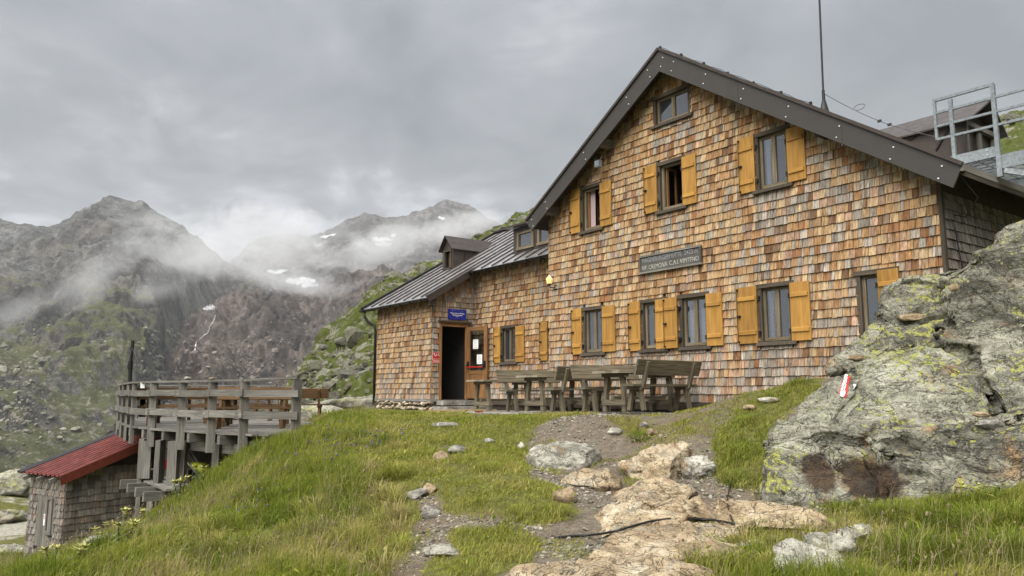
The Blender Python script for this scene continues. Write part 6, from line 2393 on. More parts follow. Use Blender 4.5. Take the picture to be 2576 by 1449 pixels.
def on_outcrop(px, py):
    h_ = oc_bvh.ray_cast(Vector(CAMP), Vector(ray(px, py)).normalized())
    return (np.array(h_[0]), np.array(h_[1])) if h_[0] is not None else (None, None)


def paint_patch(name, corners, mat, lift=.014, nu=6, nv=18, wob=1.2):
    """a coat of paint following the rock: corners px (tl, tr, br, bl)"""
    mb_ = MB()
    grid = []
    tl, tr, br, bl = [np.array(q, float) for q in corners]
    for j in range(nv + 1):
        row = []
        for i in range(nu + 1):
            a, b = i / nu, j / nv
            p_ = (tl * (1 - a) + tr * a) * (1 - b) + (bl * (1 - a) + br * a) * b
            if i in (0, nu): p_ = p_ + np.array([random.uniform(-wob, wob), 0])
            h_, n_ = on_outcrop(p_[0], p_[1])
            row.append(None if h_ is None else h_ + n_ * lift)
        grid.append(row)
    for j in range(nv):
        for i in range(nu):
            q_ = [grid[j][i], grid[j][i + 1], grid[j + 1][i + 1], grid[j + 1][i]]
            if all(k is not None for k in q_) and max(np.linalg.norm(q_[0] - q_[2]), np.linalg.norm(q_[1] - q_[3])) < .4:
                mb_.poly(q_)
    return mb_.build(name, mat, outcrop, True)


pm = paint_patch('trail_mark_white', [(2124, 944), (2132, 944), (2123, 1000), (2112, 998)], mat_plain('white trail paint', (.62, .61, .58), .7, 0, .25, 30))
pm['label'] = 'white middle stripe of the painted trail mark'
paint_patch('trail_mark_red', [(2132, 946), (2139, 950), (2128, 1002), (2121, 1001)], mat_plain('red trail paint', (.42, .03, .035), .65, 0, .3, 30), .012)['label'] = 'right red stripe of the painted trail mark'
paint_patch('trail_mark_red', [(2118, 962), (2124, 946), (2115, 996), (2110, 990)], MAT['red'], .012)['label'] = 'left red stripe of the painted trail mark'
mbp = MB()
sq = [(2123, 968), (2126, 972), (2121, 976), (2124, 981), (2118, 985)]
pp_ = [on_outcrop(*s_) for s_ in sq]
mbp.tube([h_ + n_ * .018 for h_, n_ in pp_ if h_ is not None], .004, 5); mbp.build('trail_number', MAT['cable'], outcrop)
paint_patch('trail_mark_spot', [(2148, 968), (2153, 968), (2149, 980), (2144, 980)], MAT['white'], .012, 3, 5)

for px, py, sz, mt, lab, sd, rz2 in [
        (2310, 800, (.21, .13, .085), 'tan_stone', 'flat orange brown stone lying high on the outcrop', 5, .1),
        (2405, 735, (.085, .08, .12), 'tan_stone', 'dark rusty upright stone wedged in the upper outcrop', 6, 0),
        (2165, 905, (.13, .10, .06), 'tan_stone', 'pale tan stone on the left shoulder of the outcrop', 7, .2),
        (2492, 1072, (.17, .11, .08), 'stone', 'larger grey cairn stone on the outcrop ledge', 8, -.1),
        (2383, 1092, (.05, .045, .055), 'tan_stone', 'small round pebble on the outcrop ledge', 10, 0),
        (2425, 1080, (.05, .04, .035), 'tan_stone', 'small flat pebble beside the cairn on the ledge', 11, 0)]:
    h_, n_ = on_outcrop(px, py)
    if h_ is None: continue
    small_rock('stone', h_ - np.array([0, -.05, sz[2] * .45]), sz, MAT[mt], lab, seed=sd, group='loose stones on the outcrop', rz=rz2)
h_, n_ = on_outcrop(2492, 1072)
if h_ is not None:
    small_rock('stone', h_ + np.array([-.05, .05, sz[2] * 0 + .085]), (.085, .07, .04), MAT['tan_stone'], 'smaller tan stone balanced on top of the cairn stone', seed=9, group='loose stones on the outcrop')


# ------------------------------------------------------------------ rocks set in the path
_bm = bmesh.new(); bmesh.ops.create_icosphere(_bm, subdivisions=5, radius=1)
ICO5V = np.array([v_.co[:] for v_ in _bm.verts]); ICO5F = np.array([[q.index for q in f_.verts] for f_ in _bm.faces]); _bm.free()
_bm = bmesh.new(); bmesh.ops.create_icosphere(_bm, subdivisions=3, radius=1)
ICO3V = np.array([v_.co[:] for v_ in _bm.verts]); ICO3F = np.array([[q.index for q in f_.verts] for f_ in _bm.faces]); _bm.free()


def boulder(name, px, py, size, mat, label, seed, rz=0.0, sink=.35, cat='rock', group=None, big=True, cuts=11, tilt=(0, 0), amp=.10):
    """size: half extents in metres (x, y, z)"""
    c3 = on_ground(px, py)
    g_ = np.random.default_rng(seed)
    V_ = (ICO5V if big else ICO3V).copy()
    for _ in range(cuts):
        d_ = g_.normal(size=3); d_ /= np.linalg.norm(d_)
        k_ = V_ @ d_
        V_ = V_ - d_[None] * (np.maximum(k_ - g_.uniform(.5, .82), 0) * .95)[:, None]
    r_ = np.linalg.norm(V_, axis=1, keepdims=True)
    Nn = V_ / np.maximum(r_, 1e-6)
    S_ = np.asarray(size)
    Vw = V_ * S_
    Vw = Vw + Nn * (amp * min(size) * 2.4 * fbm(Vw / (max(size) * .45) + seed * 3.1, 5, seed) + (.055 if big else .02) * (ridged(Vw * 3.1 + seed, 4, seed + 2) - .5))[:, None]
    if big: Vw = Vw + Nn * fracture(Vw, max(size) * .55, seed + 9, .03)[:, None]
    Rm = np.array(Matrix.Rotation(rz, 3, 'Z') @ Matrix.Rotation(tilt[0], 3, 'X') @ Matrix.Rotation(tilt[1], 3, 'Y'))
    Vw = Vw @ Rm.T
    me_ = np_mesh(name, Vw, ICO5F if big else ICO3F, mat, True)
    o_ = link_mesh(name, me_)
    o_.location = (c3[0], c3[1], c3[2] + size[2] * (1 - 2 * sink))
    return tag(o_, label, cat, group)


GS = 'ochre slabs in the path'
boulder('boulder', 1405, 1168, (.62, .50, .34), MAT['pale_rock'], 'pale grey rounded boulder in the middle of the path', 101, .2, .42)
boulder('boulder', 1505, 1222, (.52, .30, .17), MAT['ochre'], 'ochre rock tail running down right from the pale boulder', 102, -.5, .42)
boulder('rock_slab', 1660, 1190, (0.63, 0.50, 0.38), MAT['ochre'], 'tall ochre rock beside the smaller round boulder', 103, .3, .40, group=GS)
boulder('boulder', 1755, 1190, (.27, .24, .25), MAT['pale_rock'], 'round yellowish boulder right of the tall ochre rock', 104, .6, .38)
boulder('rock_slab', 1645, 1258, (0.67, 0.41, 0.21), MAT['ochre'], 'low ochre rock below the tall one', 105, -.2, .45, group=GS)
boulder('rock_slab', 1730, 1290, (0.56, 0.41, 0.23), MAT['ochre'], 'brown ochre slab beside the black cable', 106, .4, .45, group=GS)
boulder('rock_slab', 1620, 1330, (0.73, 0.43, 0.23), MAT['ochre'], 'smooth tan slab crossed by the black cable', 107, -.1, .45, group=GS)
boulder('rock_slab', 1700, 1400, (0.98, 0.74, 0.21), MAT['ochre'], 'broad flat ochre slab at the bottom of the path', 108, .35, .45, group=GS, tilt=(.1, 0))
boulder('rock_slab', 1560, 1452, (1.04, 0.48, 0.17), MAT['ochre'], 'ochre slab cut by the bottom edge of the picture', 109, .15, .42, group=GS)
boulder('rock_slab', 1870, 1300, (0.51, 0.36, 0.19), MAT['ochre'], 'small ochre ledge at the foot of the outcrop', 110, 0, .42, group=GS)
boulder('rock_slab', 1980, 1325, (0.76, 0.34, 0.21), MAT['ochre'], 'ochre footing rock under the left end of the outcrop', 117, -.1, .45, group=GS)
boulder('boulder', 2085, 1405, (.36, .34, .22), MAT['grey_rock'], 'grey rock in the grass at bottom right', 111, .3, .40)
boulder('boulder', 2040, 1450, (.40, .26, .24), MAT['pale_rock'], 'pale grey rock at the bottom edge on the right', 112, .2, .36)
boulder('boulder', 2150, 1350, (.32, .22, .13), MAT['grey_rock'], 'low grey rock between moss and grass on the right', 113, .8, .42)
boulder('boulder', 1890, 1376, (.26, .16, .10), MAT['grey_rock'], 'small flat mossy stone below the outcrop', 114, 0, .42)
boulder('boulder', 2040, 950, (.42, .34, .22), MAT['tan_stone'], 'rusty rock between the turf and the hut wall', 115, .2, .40)
boulder('rock_slab', 1585, 1285, (0.49, 0.31, 0.16), MAT['ochre'], 'pale ochre slab left of the brown one', 118, .5, .45, group=GS)
boulder('rock_slab', 1690, 1345, (0.76, 0.41, 0.18), MAT['ochre'], 'ochre slab just below the black cable', 119, -.3, .46, group=GS)
boulder('rock_slab', 1450, 1462, (0.73, 0.36, 0.15), MAT['ochre'], 'leftmost ochre slab at the bottom edge', 120, .2, .42, group=GS)
boulder('rock_slab', 1800, 1345, (0.61, 0.36, 0.16), MAT['ochre'], 'ochre slab under the cable bend', 121, .1, .46, group=GS)
GL = 'stones along the path'
for i, (px, py, sz, mt, lab) in enumerate([
        (1314, 1128, (.085, .07, .07), 'pale_rock', 'small white stone left of the pale boulder'),
        (1150, 1142, (.20, .14, .10), 'stone', 'grey stone in the turf above the path'),
        (1110, 1160, (.13, .11, .11), 'tan_stone', 'tan stone at the turf edge above the path'),
        (1083, 1240, (.11, .09, .09), 'tan_stone', 'brown stone in the left path'),
        (1050, 1252, (.17, .12, .09), 'stone', 'flat grey stone at the left edge of the path'),
        (1083, 1300, (.12, .09, .11), 'stone', 'upright bluish stone in the left path'),
        (1420, 1260, (.15, .13, .13), 'tan_stone', 'brown round stone in the gravel left of the slabs'),
        (1110, 1395, (.27, .16, .07), 'pale_rock', 'flat pinkish stone at the lower left path'),
        (1230, 1112, (.16, .08, .05), 'pale_rock', 'flat pale stone in the short grass'),
        (1120, 1072, (.30, .12, .06), 'stone', 'flat stone step near the paving'),
        (1545, 1090, (.13, .09, .06), 'pale_rock', 'flat grey stone in the soil below the benches'),
        (1640, 1095, (.10, .09, .07), 'tan_stone', 'tan stone in the soil bank'),
        (1620, 1075, (.09, .06, .07), 'stone', 'grey stone upper in the soil bank'),
        (1470, 1440, (.12, .09, .08), 'tan_stone', 'yellowish stone at the bottom of the gravel'),
        (1565, 1385, (.10, .08, .07), 'tan_stone', 'pale stone beside the lower slab'),
        (1580, 1425, (.10, .09, .08), 'stone', 'pale stone at the grass tuft by the lower slab'),
        (1885, 1030, (.13, .08, .06), 'tan_stone', 'small tan stone on the soil below the wall'),
        (1930, 1010, (.2, .1, .06), 'pale_rock', 'pale flat stone against the turf under the wall')]):
    boulder('stone', px, py, sz, MAT[mt], lab, 200 + i, random.uniform(0, 3), .32, 'stone', GL, False, 5)
# pale rocks behind the deck and left of the annex
for i, (px, py, d, sz, lab) in enumerate([(880, 1022, 27, (3.0, 1.6, .8), 'broad pale rock slab between the deck and the hut'), (800, 1015, 30, (2.2, 1.6, .85), 'pale rock behind the bench at the deck end'),
                                     (930, 1040, 25.5, (1.5, 1.1, .55), 'low pale rock at the left corner of the annex')]):
    p_ = at_d(px, py, d)
    o = boulder('boulder', px, py, sz, MAT['grey_rock'], lab, 300 + i, .3 * i, .4, group='pale rocks behind the deck')
    o.location = (p_[0], p_[1], float(ground_z(p_[0], p_[1])) + sz[2] * .25)
for i, (px, py, sz, lab) in enumerate([(30, 1390, (.7, .5, .2), 'pale flat rock at the lower left edge'), (245, 1385, (.35, .25, .18), 'grey rock at the foot of the shed'), (45, 1240, (1.3, .9, .8), 'pale crag behind the shed at the left edge'), (20, 1310, (.9, .6, .5), 'pale crag lower at the left edge')]):
    boulder('boulder', px, py, sz, MAT['grey_rock'], lab, 330 + i, .5 * i, .38, group='pale rocks near the shed')

# ------------------------------------------------------------------ gravel
gx_, gy_ = RNG.uniform(-3.2, 6.5, 120000), RNG.uniform(5.5, 14.5, 120000)
gm_ = ground_z(gx_, gy_, _grass_s)
hs_ = (gx_ - ORG[0]) * UV[0] + (gy_ - ORG[1]) * UV[1]; ht_ = (gx_ - ORG[0]) * VV[0] + (gy_ - ORG[1]) * VV[1]
cl_ = fbm(np.stack([gx_ * 1.3, gy_ * 1.3, gx_ * 0], -1), 3, 91) * .5 + .5
kp_ = (gm_ < .45) & (ht_ < -2.2) & (RNG.random(len(gx_)) < np.clip(cl_ * 1.9 - .62, .03, 1))
gx_, gy_ = gx_[kp_][:24000], gy_[kp_][:24000]
sz_ = np.clip(RNG.lognormal(-4.35, .5, len(gx_)), .006, .045)
pc_ = np.stack([gx_, gy_, ground_z(gx_, gy_) + sz_ * .15], -1)
tone = RNG.uniform(.075, .27, len(gx_)) + .14 * (RNG.random(len(gx_)) < .05)
pcol = np.stack([tone * RNG.uniform(1.0, 1.15, len(gx_)), tone * RNG.uniform(.94, 1.0, len(gx_)), tone * RNG.uniform(.68, .86, len(gx_))], -1)
V_, F_, C_ = rubble(pc_, sz_, 15, ICO1V, ICO1F, .75, .15, pcol)
o = link_mesh('gravel', np_mesh('gravel', V_, F_, MAT['pebble'], False, cols=C_))
tag(o, 'grey brown gravel scattered over the worn path', 'gravel', kind='stuff')

# ------------------------------------------------------------------ black cable over the slabs
dgx = bpy.context.evaluated_depsgraph_get(); dgx.update()
cpts = []
for px, py in [(1395, 1357), (1440, 1352), (1490, 1350), (1545, 1342), (1590, 1328), (1640, 1314), (1700, 1308), (1760, 1310), (1810, 1314), (1846, 1322)]:
    hit = scene.ray_cast(dgx, Vector(CAMP), Vector(ray(px, py)).normalized(), distance=30)
    cpts.append(np.array(hit[1]) + np.array([0, -.01, .018]))
sm = []
for i in range(len(cpts) - 1):
    for k in range(4):
        a, b = cpts[i], cpts[i + 1]
        f_ = k / 4
        sm.append(a + (b - a) * f_)
sm.append(cpts[-1])
sm = np.array(sm)
for _ in range(3): sm[1:-1] = (sm[:-2] + sm[1:-1] * 2 + sm[2:]) / 4
mb = MB(); mb.tube(list(sm), .012, 7)
o = mb.build('cable', MAT['cable'], None, True); tag(o, 'black rubber cable lying across the ochre slabs', 'cable')
c2 = []
for px, py in [(1846, 1322), (1842, 1312), (1836, 1300), (1830, 1285), (1827, 1270), (1828, 1255), (1832, 1240), (1837, 1222), (1842, 1205)]:
    hit = scene.ray_cast(dgx, Vector(CAMP), Vector(ray(px, py)).normalized(), distance=30)
    c2.append(np.array(hit[1]) + np.array([0, -.01, .018]))
c2 = np.array(c2)
for _ in range(3): c2[1:-1] = (c2[:-2] + c2[1:-1] * 2 + c2[2:]) / 4
mb = MB(); mb.tube(list(c2), .008, 7)
o = mb.build('cable', MAT['cable'], None, True); tag(o, 'black cable end curling up at the foot of the outcrop', 'cable')

# ------------------------------------------------------------------ grass
def blades(n_try, xr, yr, hfun, cfun, wfun, dens, seed, lean=.42, min_mask=.5):
    g_ = np.random.default_rng(seed)
    x = g_.uniform(*xr, n_try); y = g_.uniform(*yr, n_try)
    m = ground_z(x, y, _grass_s)
    z = ground_z(x, y)
    px, py, dep = project(np.stack([x, y, z], -1))
    hs2 = (x - ORG[0]) * UV[0] + (y - ORG[1]) * UV[1]; ht2 = (x - ORG[0]) * VV[0] + (y - ORG[1]) * VV[1]
    ok = (m + .35 * fbm(np.stack([x * 3, y * 3, x * 0], -1), 3, 14) > min_mask) & (px > -160) & (px < IMW + 160) & (py < IMH + 260) & (dep > 1)
    ok &= ~((hs2 > -4.0) & (hs2 < 14) & (ht2 > -.35)) & ~((hs2 > -.3) & (hs2 < 9.6) & (ht2 > -2.15))
    # nothing grows under the deck or through the shed
    dx, dy = (x - C0[0]) * LD[0] + (y - C0[1]) * LD[1], (x - C0[0]) * WD[0] + (y - C0[1]) * WD[1]
    ok &= ~((dx > -.1) & (dx < 3.5) & (dy > -.1) & (dy < 1.9))
    ok &= ~in_poly(x, y, [tuple(q) for q in outline])
    ok &= g_.random(n_try) < dens(x, y, px, py, dep)
    x, y, z, px, py, dep = x[ok], y[ok], z[ok], px[ok], py[ok], dep[ok]
    n = len(x)
    P_ = np.stack([x, y, z], -1)
    h = hfun(P_, px, py, dep, g_)
    w = wfun(dep, g_)
    a = g_.uniform(0, 2 * math.pi, n)
    wind = np.array([.12, -.05])
    ln = np.abs(g_.normal(lean, lean * .6, n))
    dxy = np.stack([np.cos(a), np.sin(a)], -1) * ln[:, None] + wind * ln[:, None]
    side = np.stack([-np.sin(a + .8), np.cos(a + .8)], -1)
    base = P_ - np.array([0, 0, .02])
    mid = base + np.concatenate([dxy * h[:, None] * .35, (h * .58)[:, None]], 1)
    tip = base + np.concatenate([dxy * h[:, None] * 1.0, (h * np.clip(1.02 - ln * .45, .35, 1))[:, None]], 1)
    s3 = np.concatenate([side * w[:, None] * .5, np.zeros((n, 1))], 1)
    V_ = np.stack([base - s3, base + s3, mid + s3 * .75, mid - s3 * .75, tip], 1).reshape(-1, 3)
    k = (np.arange(n) * 5)[:, None]
    F_ = np.concatenate([k + np.array([[0, 1, 2]]), k + np.array([[0, 2, 3]]), k + np.array([[3, 2, 4]])], 0)
    c = cfun(P_, px, py, dep, g_)
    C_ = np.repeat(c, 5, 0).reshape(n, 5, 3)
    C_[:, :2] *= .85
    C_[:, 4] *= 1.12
    return V_, F_, C_.reshape(-1, 3)


GREEN = np.array([[.092, .140, .014], [.165, .212, .024], [.265, .288, .044], [.37, .340, .090], [.41, .34, .16]])


def tone_mix(v_):
    v_ = np.clip(v_, 0, .999) * (len(GREEN) - 1)
    i = v_.astype(int); f_ = (v_ - i)[:, None]
    return GREEN[i] * (1 - f_) + GREEN[i + 1] * f_


def short_zone(px, py):
    """trodden, yellower turf: near the paving and along the path"""
    a = sstep(850, 1010, px) * (1 - sstep(1650, 1720, px))
    return np.clip(a + sstep(1660, 1700, px) * (1 - sstep(1330, 1400, py)) * .85, 0, 1)


def clump(P_, s=1.6, seed=3):
    return fbm(P_ * s * np.array([1, 1, 0]), 3, seed) * .5 + .5


def h_meadow(P_, px, py, dep, g_):
    c_ = clump(P_, 1.3, 3)
    s_ = short_zone(px, py)
    hgt = (.075 + .27 * np.clip(c_ * 1.6 - .32, 0, 1) ** 1.4) * (1 - s_) + (.045 + .085 * c_) * s_
    return hgt * g_.uniform(.55, 1.25, len(px))


def c_meadow(P_, px, py, dep, g_):
    c_ = clump(P_, .9, 7)
    c2_ = clump(P_, 3.1, 8)
    s_ = short_zone(px, py)
    v_ = -.12 + .95 * (c_ * .55 + c2_ * .45) + .26 * s_ + g_.normal(0, .13, len(px))
    # dry straw patches on the bank below the deck
    dry = sstep(.50, .66, clump(P_, .62, 9)) * (1 - s_)
    v_ = v_ + dry * .38 * (g_.random(len(px)) < .7)
    return tone_mix(v_) * g_.uniform(.75, 1.2, (len(px), 1))


wf_ = lambda dep, g_: np.clip(.0046 + dep * .00028, .005, .011) * g_.uniform(.7, 1.4, len(dep)) * np.where(g_.random(len(dep)) < .12, 2.3, 1.0)
d_all = lambda x, y, px, py, dep: np.clip(1.25 - dep * .035, .30, 1.0) * (1 - .7 * sstep(.56, .64, clump(np.stack([x, y, x * 0], -1), 2.4, 4)))
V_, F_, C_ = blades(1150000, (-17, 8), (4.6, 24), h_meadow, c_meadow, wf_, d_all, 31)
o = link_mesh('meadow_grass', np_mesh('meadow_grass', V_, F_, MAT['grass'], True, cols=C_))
tag(o, 'rough green and straw coloured grass on the bank and along the path', 'grass', kind='stuff')


# tall dry seed stalks
def h_stalk(P_, px, py, dep, g_): return g_.uniform(.26, .48, len(px))


def c_stalk(P_, px, py, dep, g_):
    return np.array([.36, .30, .17])[None] * g_.uniform(.6, 1.25, (len(px), 1))


d_st = lambda x, y, px, py, dep: (1 - short_zone(px, py)) * np.clip(sstep(.42, .6, clump(np.stack([x, y, x * 0], -1), .62, 9)) + .10, 0, 1) * .9
wst = lambda dep, g_: np.full(len(dep), .0055)
V_, F_, C_ = blades(52000, (-16, 8), (5, 20), h_stalk, c_stalk, wst, d_st, 32, .28)
tips = V_.reshape(-1, 5, 3)[:, 4]
hv, hf, hc = rubble(tips, np.random.default_rng(3).uniform(.006, .011, len(tips)), 33, ICO1V[:, :], ICO1F, 3.2, .3, np.repeat(np.array([[.31, .25, .16]]), len(tips), 0) * RNG.uniform(.6, 1.3, (len(tips), 1)), .3)
pick = np.random.default_rng(4).random(len(tips)) < .5
o = link_mesh('seed_stalks', np_mesh('seed_stalks', V_, F_, MAT['grass'], True, cols=C_))
tag(o, 'tall straw coloured seed stalks standing in the bank grass', 'stalks', kind='stuff')
m_ = len(ICO1V)
sel = np.where(pick)[0][:900]
hv2 = hv.reshape(-1, m_, 3)[sel].reshape(-1, 3); hc2 = hc.reshape(-1, m_, 3)[sel].reshape(-1, 3)
hf2 = (ICO1F[None] + (np.arange(len(sel)) * m_)[:, None, None]).reshape(-1, 3)
o = link_mesh('seed_heads', np_mesh('seed_heads', hv2, hf2, MAT['grass'], False, cols=hc2))
tag(o, 'fine brown seed heads above the bank grass', 'seed heads', kind='stuff')

# low moss and grass scraps that creep over the path
V_, F_, C_ = blades(260000, (-3, 7), (5.5, 14.5), lambda P_, px, py, dep, g_: g_.uniform(.035, .085, len(px)),
                    lambda P_, px, py, dep, g_: tone_mix(.30 + .5 * clump(P_, 2.5, 12) + g_.normal(0, .1, len(px))), wf_,
                    lambda x, y, px, py, dep: sstep(.59 - .17 * sstep(1500, 1640, px), .68 - .10 * sstep(1500, 1640, px), clump(np.stack([x, y, x * 0], -1), 1.9, 44)) * .75, 35, .7, -9)
o = link_mesh('path_moss', np_mesh('path_moss', V_, F_, MAT['grass'], True, cols=C_))
tag(o, 'scraps of low yellow green turf creeping over the path', 'turf', kind='stuff')

# dark green tussocks
tuss = []
_tg = random.Random(404)
_auto = []
for _k in range(210):
    px_, py_ = _tg.uniform(20, 1010), _tg.uniform(1085, 1445)
    if in_poly(np.array([px_]), np.array([py_]), G_POLY[0])[0] and py_ > 1440 - px_ * .42:
        _auto.append((px_, py_, _tg.randint(60, 170), _tg.uniform(.16, .40), _tg.uniform(.08, .22)))
for _k in range(60):
    px_, py_ = _tg.uniform(1720, 2570), _tg.uniform(1300, 1445)
    if in_poly(np.array([px_]), np.array([py_]), G_POLY[6])[0]:
        _auto.append((px_, py_, _tg.randint(60, 150), _tg.uniform(.12, .28), _tg.uniform(.08, .2)))
for (px, py, n, hh, sp) in _auto + [(640, 1250, 700, .34, .28), (690, 1262, 400, .3, .2), (330, 1290, 300, .3, .22), (1230, 1180, 300, .16, .22), (1310, 1300, 260, .15, .2), (1400, 1292, 260, .15, .2), (1440, 1198, 120, .09, .1),
                              (1610, 1100, 260, .15, .17), (2010, 965, 300, .15, .25), (1940, 1000, 300, .13, .25), (1880, 1060, 300, .13, .25), (1860, 1140, 360, .14, .28), (1850, 1210, 300, .14, .22), (2250, 1300, 420, .24, .3), (2350, 1310, 500, .26, .3),
                              (2480, 1330, 900, .26, .45), (2300, 1400, 900, .26, .45), (2540, 1400, 900, .28, .45), (2110, 1285, 260, .17, .2), (2170, 1275, 200, .16, .15), (1540, 1428, 160, .08, .1), (1180, 1270, 200, .1, .2), (990, 1045, 340, .20, .4), (1040, 1045, 300, .18, .3),
                              (880, 1240, 400, .3, .3), (800, 1350, 500, .3, .35), (560, 1400, 500, .3, .35), (2490, 1270, 260, .22, .3), (2420, 1265, 260, .22, .3)]:
    if n == 0: continue
    c3 = on_ground(px, py)
    g_ = np.random.default_rng(int(px * 7 + py))
    rr = np.sqrt(g_.random(n)) * sp; aa = g_.uniform(0, 2 * math.pi, n)
    x, y = c3[0] + rr * np.cos(aa), c3[1] + rr * np.sin(aa)
    z = ground_z(x, y)
    h = hh * g_.uniform(.45, 1.25, n) * (1 - .45 * (rr / sp) ** 2)
    ln = .25 + .75 * (rr / sp) + g_.uniform(0, .25, n)
    dxy = np.stack([np.cos(aa + g_.normal(0, .5, n)), np.sin(aa + g_.normal(0, .5, n))], -1) * ln[:, None]
    base = np.stack([x, y, z - .02], -1)
    mid = base + np.concatenate([dxy * h[:, None] * .35, (h * .6)[:, None]], 1)
    tip = base + np.concatenate([dxy * h[:, None], (h * np.clip(1.05 - ln * .5, .3, 1))[:, None]], 1)
    sd = np.stack([-np.sin(aa), np.cos(aa), aa * 0], -1) * .0038
    V_ = np.stack([base - sd, base + sd, mid + sd * .8, mid - sd * .8, tip], 1)
    hue_ = (.12 if n > 170 else g_.choice([.05, .12, .3, .55, .72])) 
    cc = tone_mix(hue_ + .28 * g_.random(n) + (.22 if px > 900 and py > 1150 and px < 1500 else 0)) * g_.uniform(.7, 1.15, (n, 1))
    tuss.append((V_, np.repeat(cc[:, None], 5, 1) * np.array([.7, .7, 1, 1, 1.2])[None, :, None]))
TV_ = np.concatenate([q[0] for q in tuss]); TC_ = np.concatenate([q[1] for q in tuss])
k = (np.arange(len(TV_)) * 5)[:, None]
TF_ = np.concatenate([k + np.array([[0, 1, 2]]), k + np.array([[0, 2, 3]]), k + np.array([[3, 2, 4]])], 0)
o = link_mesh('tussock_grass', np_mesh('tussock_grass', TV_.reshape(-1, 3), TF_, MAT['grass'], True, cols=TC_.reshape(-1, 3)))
tag(o, 'deep green tussocks in the turf and at the rock feet', 'grass', kind='stuff')

# broad low leaves between the grass
g_ = np.random.default_rng(55)
n_ = 26000
x, y = g_.uniform(-13, 7, n_), g_.uniform(5, 16, n_)
m2 = ground_z(x, y, _grass_s); cl2 = fbm(np.stack([x * 1.7, y * 1.7, x * 0], -1), 3, 71) * .5 + .5
hs2 = (x - ORG[0]) * UV[0] + (y - ORG[1]) * UV[1]; ht2 = (x - ORG[0]) * VV[0] + (y - ORG[1]) * VV[1]
ok = (m2 > .45) & (cl2 > .5) & ~in_poly(x, y, [tuple(q) for q in outline]) & (ht2 < -2.3)
x, y = x[ok], y[ok]; n_ = len(x)
z = ground_z(x, y) + g_.uniform(.02, .14, n_)
a = g_.uniform(0, 6.283, n_); ll = g_.uniform(.03, .085, n_); ww = ll * g_.uniform(.22, .42, n_)
d3 = np.stack([np.cos(a), np.sin(a), g_.uniform(-.2, .9, n_)], -1); s3 = np.stack([-np.sin(a), np.cos(a), g_.uniform(-.3, .3, n_)], -1)
b3 = np.stack([x, y, z], -1)
LV = np.stack([b3, b3 + d3 * (ll * .5)[:, None] + s3 * ww[:, None] * .5, b3 + d3 * ll[:, None] - np.array([0, 0, .01]), b3 + d3 * (ll * .5)[:, None] - s3 * ww[:, None] * .5], 1).reshape(-1, 3)
LF = (np.arange(n_) * 4)[:, None] + np.array([[0, 1, 2, 3]])
LC = np.repeat(tone_mix(.02 + .45 * g_.random(n_) ** 1.5 + .45 * (g_.random(n_) < .12)) * g_.uniform(.6, 1.1, (n_, 1)), 4, 0)
o = link_mesh('meadow_herbs', np_mesh('meadow_herbs', LV, LF, MAT['leaf'], False, cols=LC)); tag(o, 'small broad herb leaves mixed into the turf', 'herbs', kind='stuff')

# tiny blue flowers
fx, fy = [], []
g_ = np.random.default_rng(8)
cs = [on_ground(px, py) for px, py in [(790, 1120), (830, 1150), (880, 1110), (930, 1140), (760, 1160), (640, 1370 - 60), (905, 1160), (860, 1170), (700, 1230), (980, 1120)]]
pts = np.concatenate([np.stack([g_.normal(c_[0], .25, 9), g_.normal(c_[1], .35, 9)], -1) for c_ in cs])
pz = ground_z(pts[:, 0], pts[:, 1]) + g_.uniform(.14, .30, len(pts))
V_, F_, C_ = rubble(np.column_stack([pts, pz]), g_.uniform(.012, .022, len(pts)), 3, ICO1V, ICO1F, .8, .3, np.repeat([[.10, .085, .26]], len(pts), 0))
o = link_mesh('blue_flowers', np_mesh('blue_flowers', V_, F_, MAT['leaf'], False, cols=C_)); tag(o, 'tiny violet blue flowers sprinkled in the bank grass', 'flowers', kind='stuff')


# ------------------------------------------------------------------ pale yellow thistles on the bank
MAT['thistle_leaf'] = mat_plain('spiny thistle leaf', (.075, .115, .03), .6, 0, .3, 20)
MAT['thistle_head'] = mat_plain('pale yellow thistle bract', (.33, .325, .09), .6, 0, .3, 30)


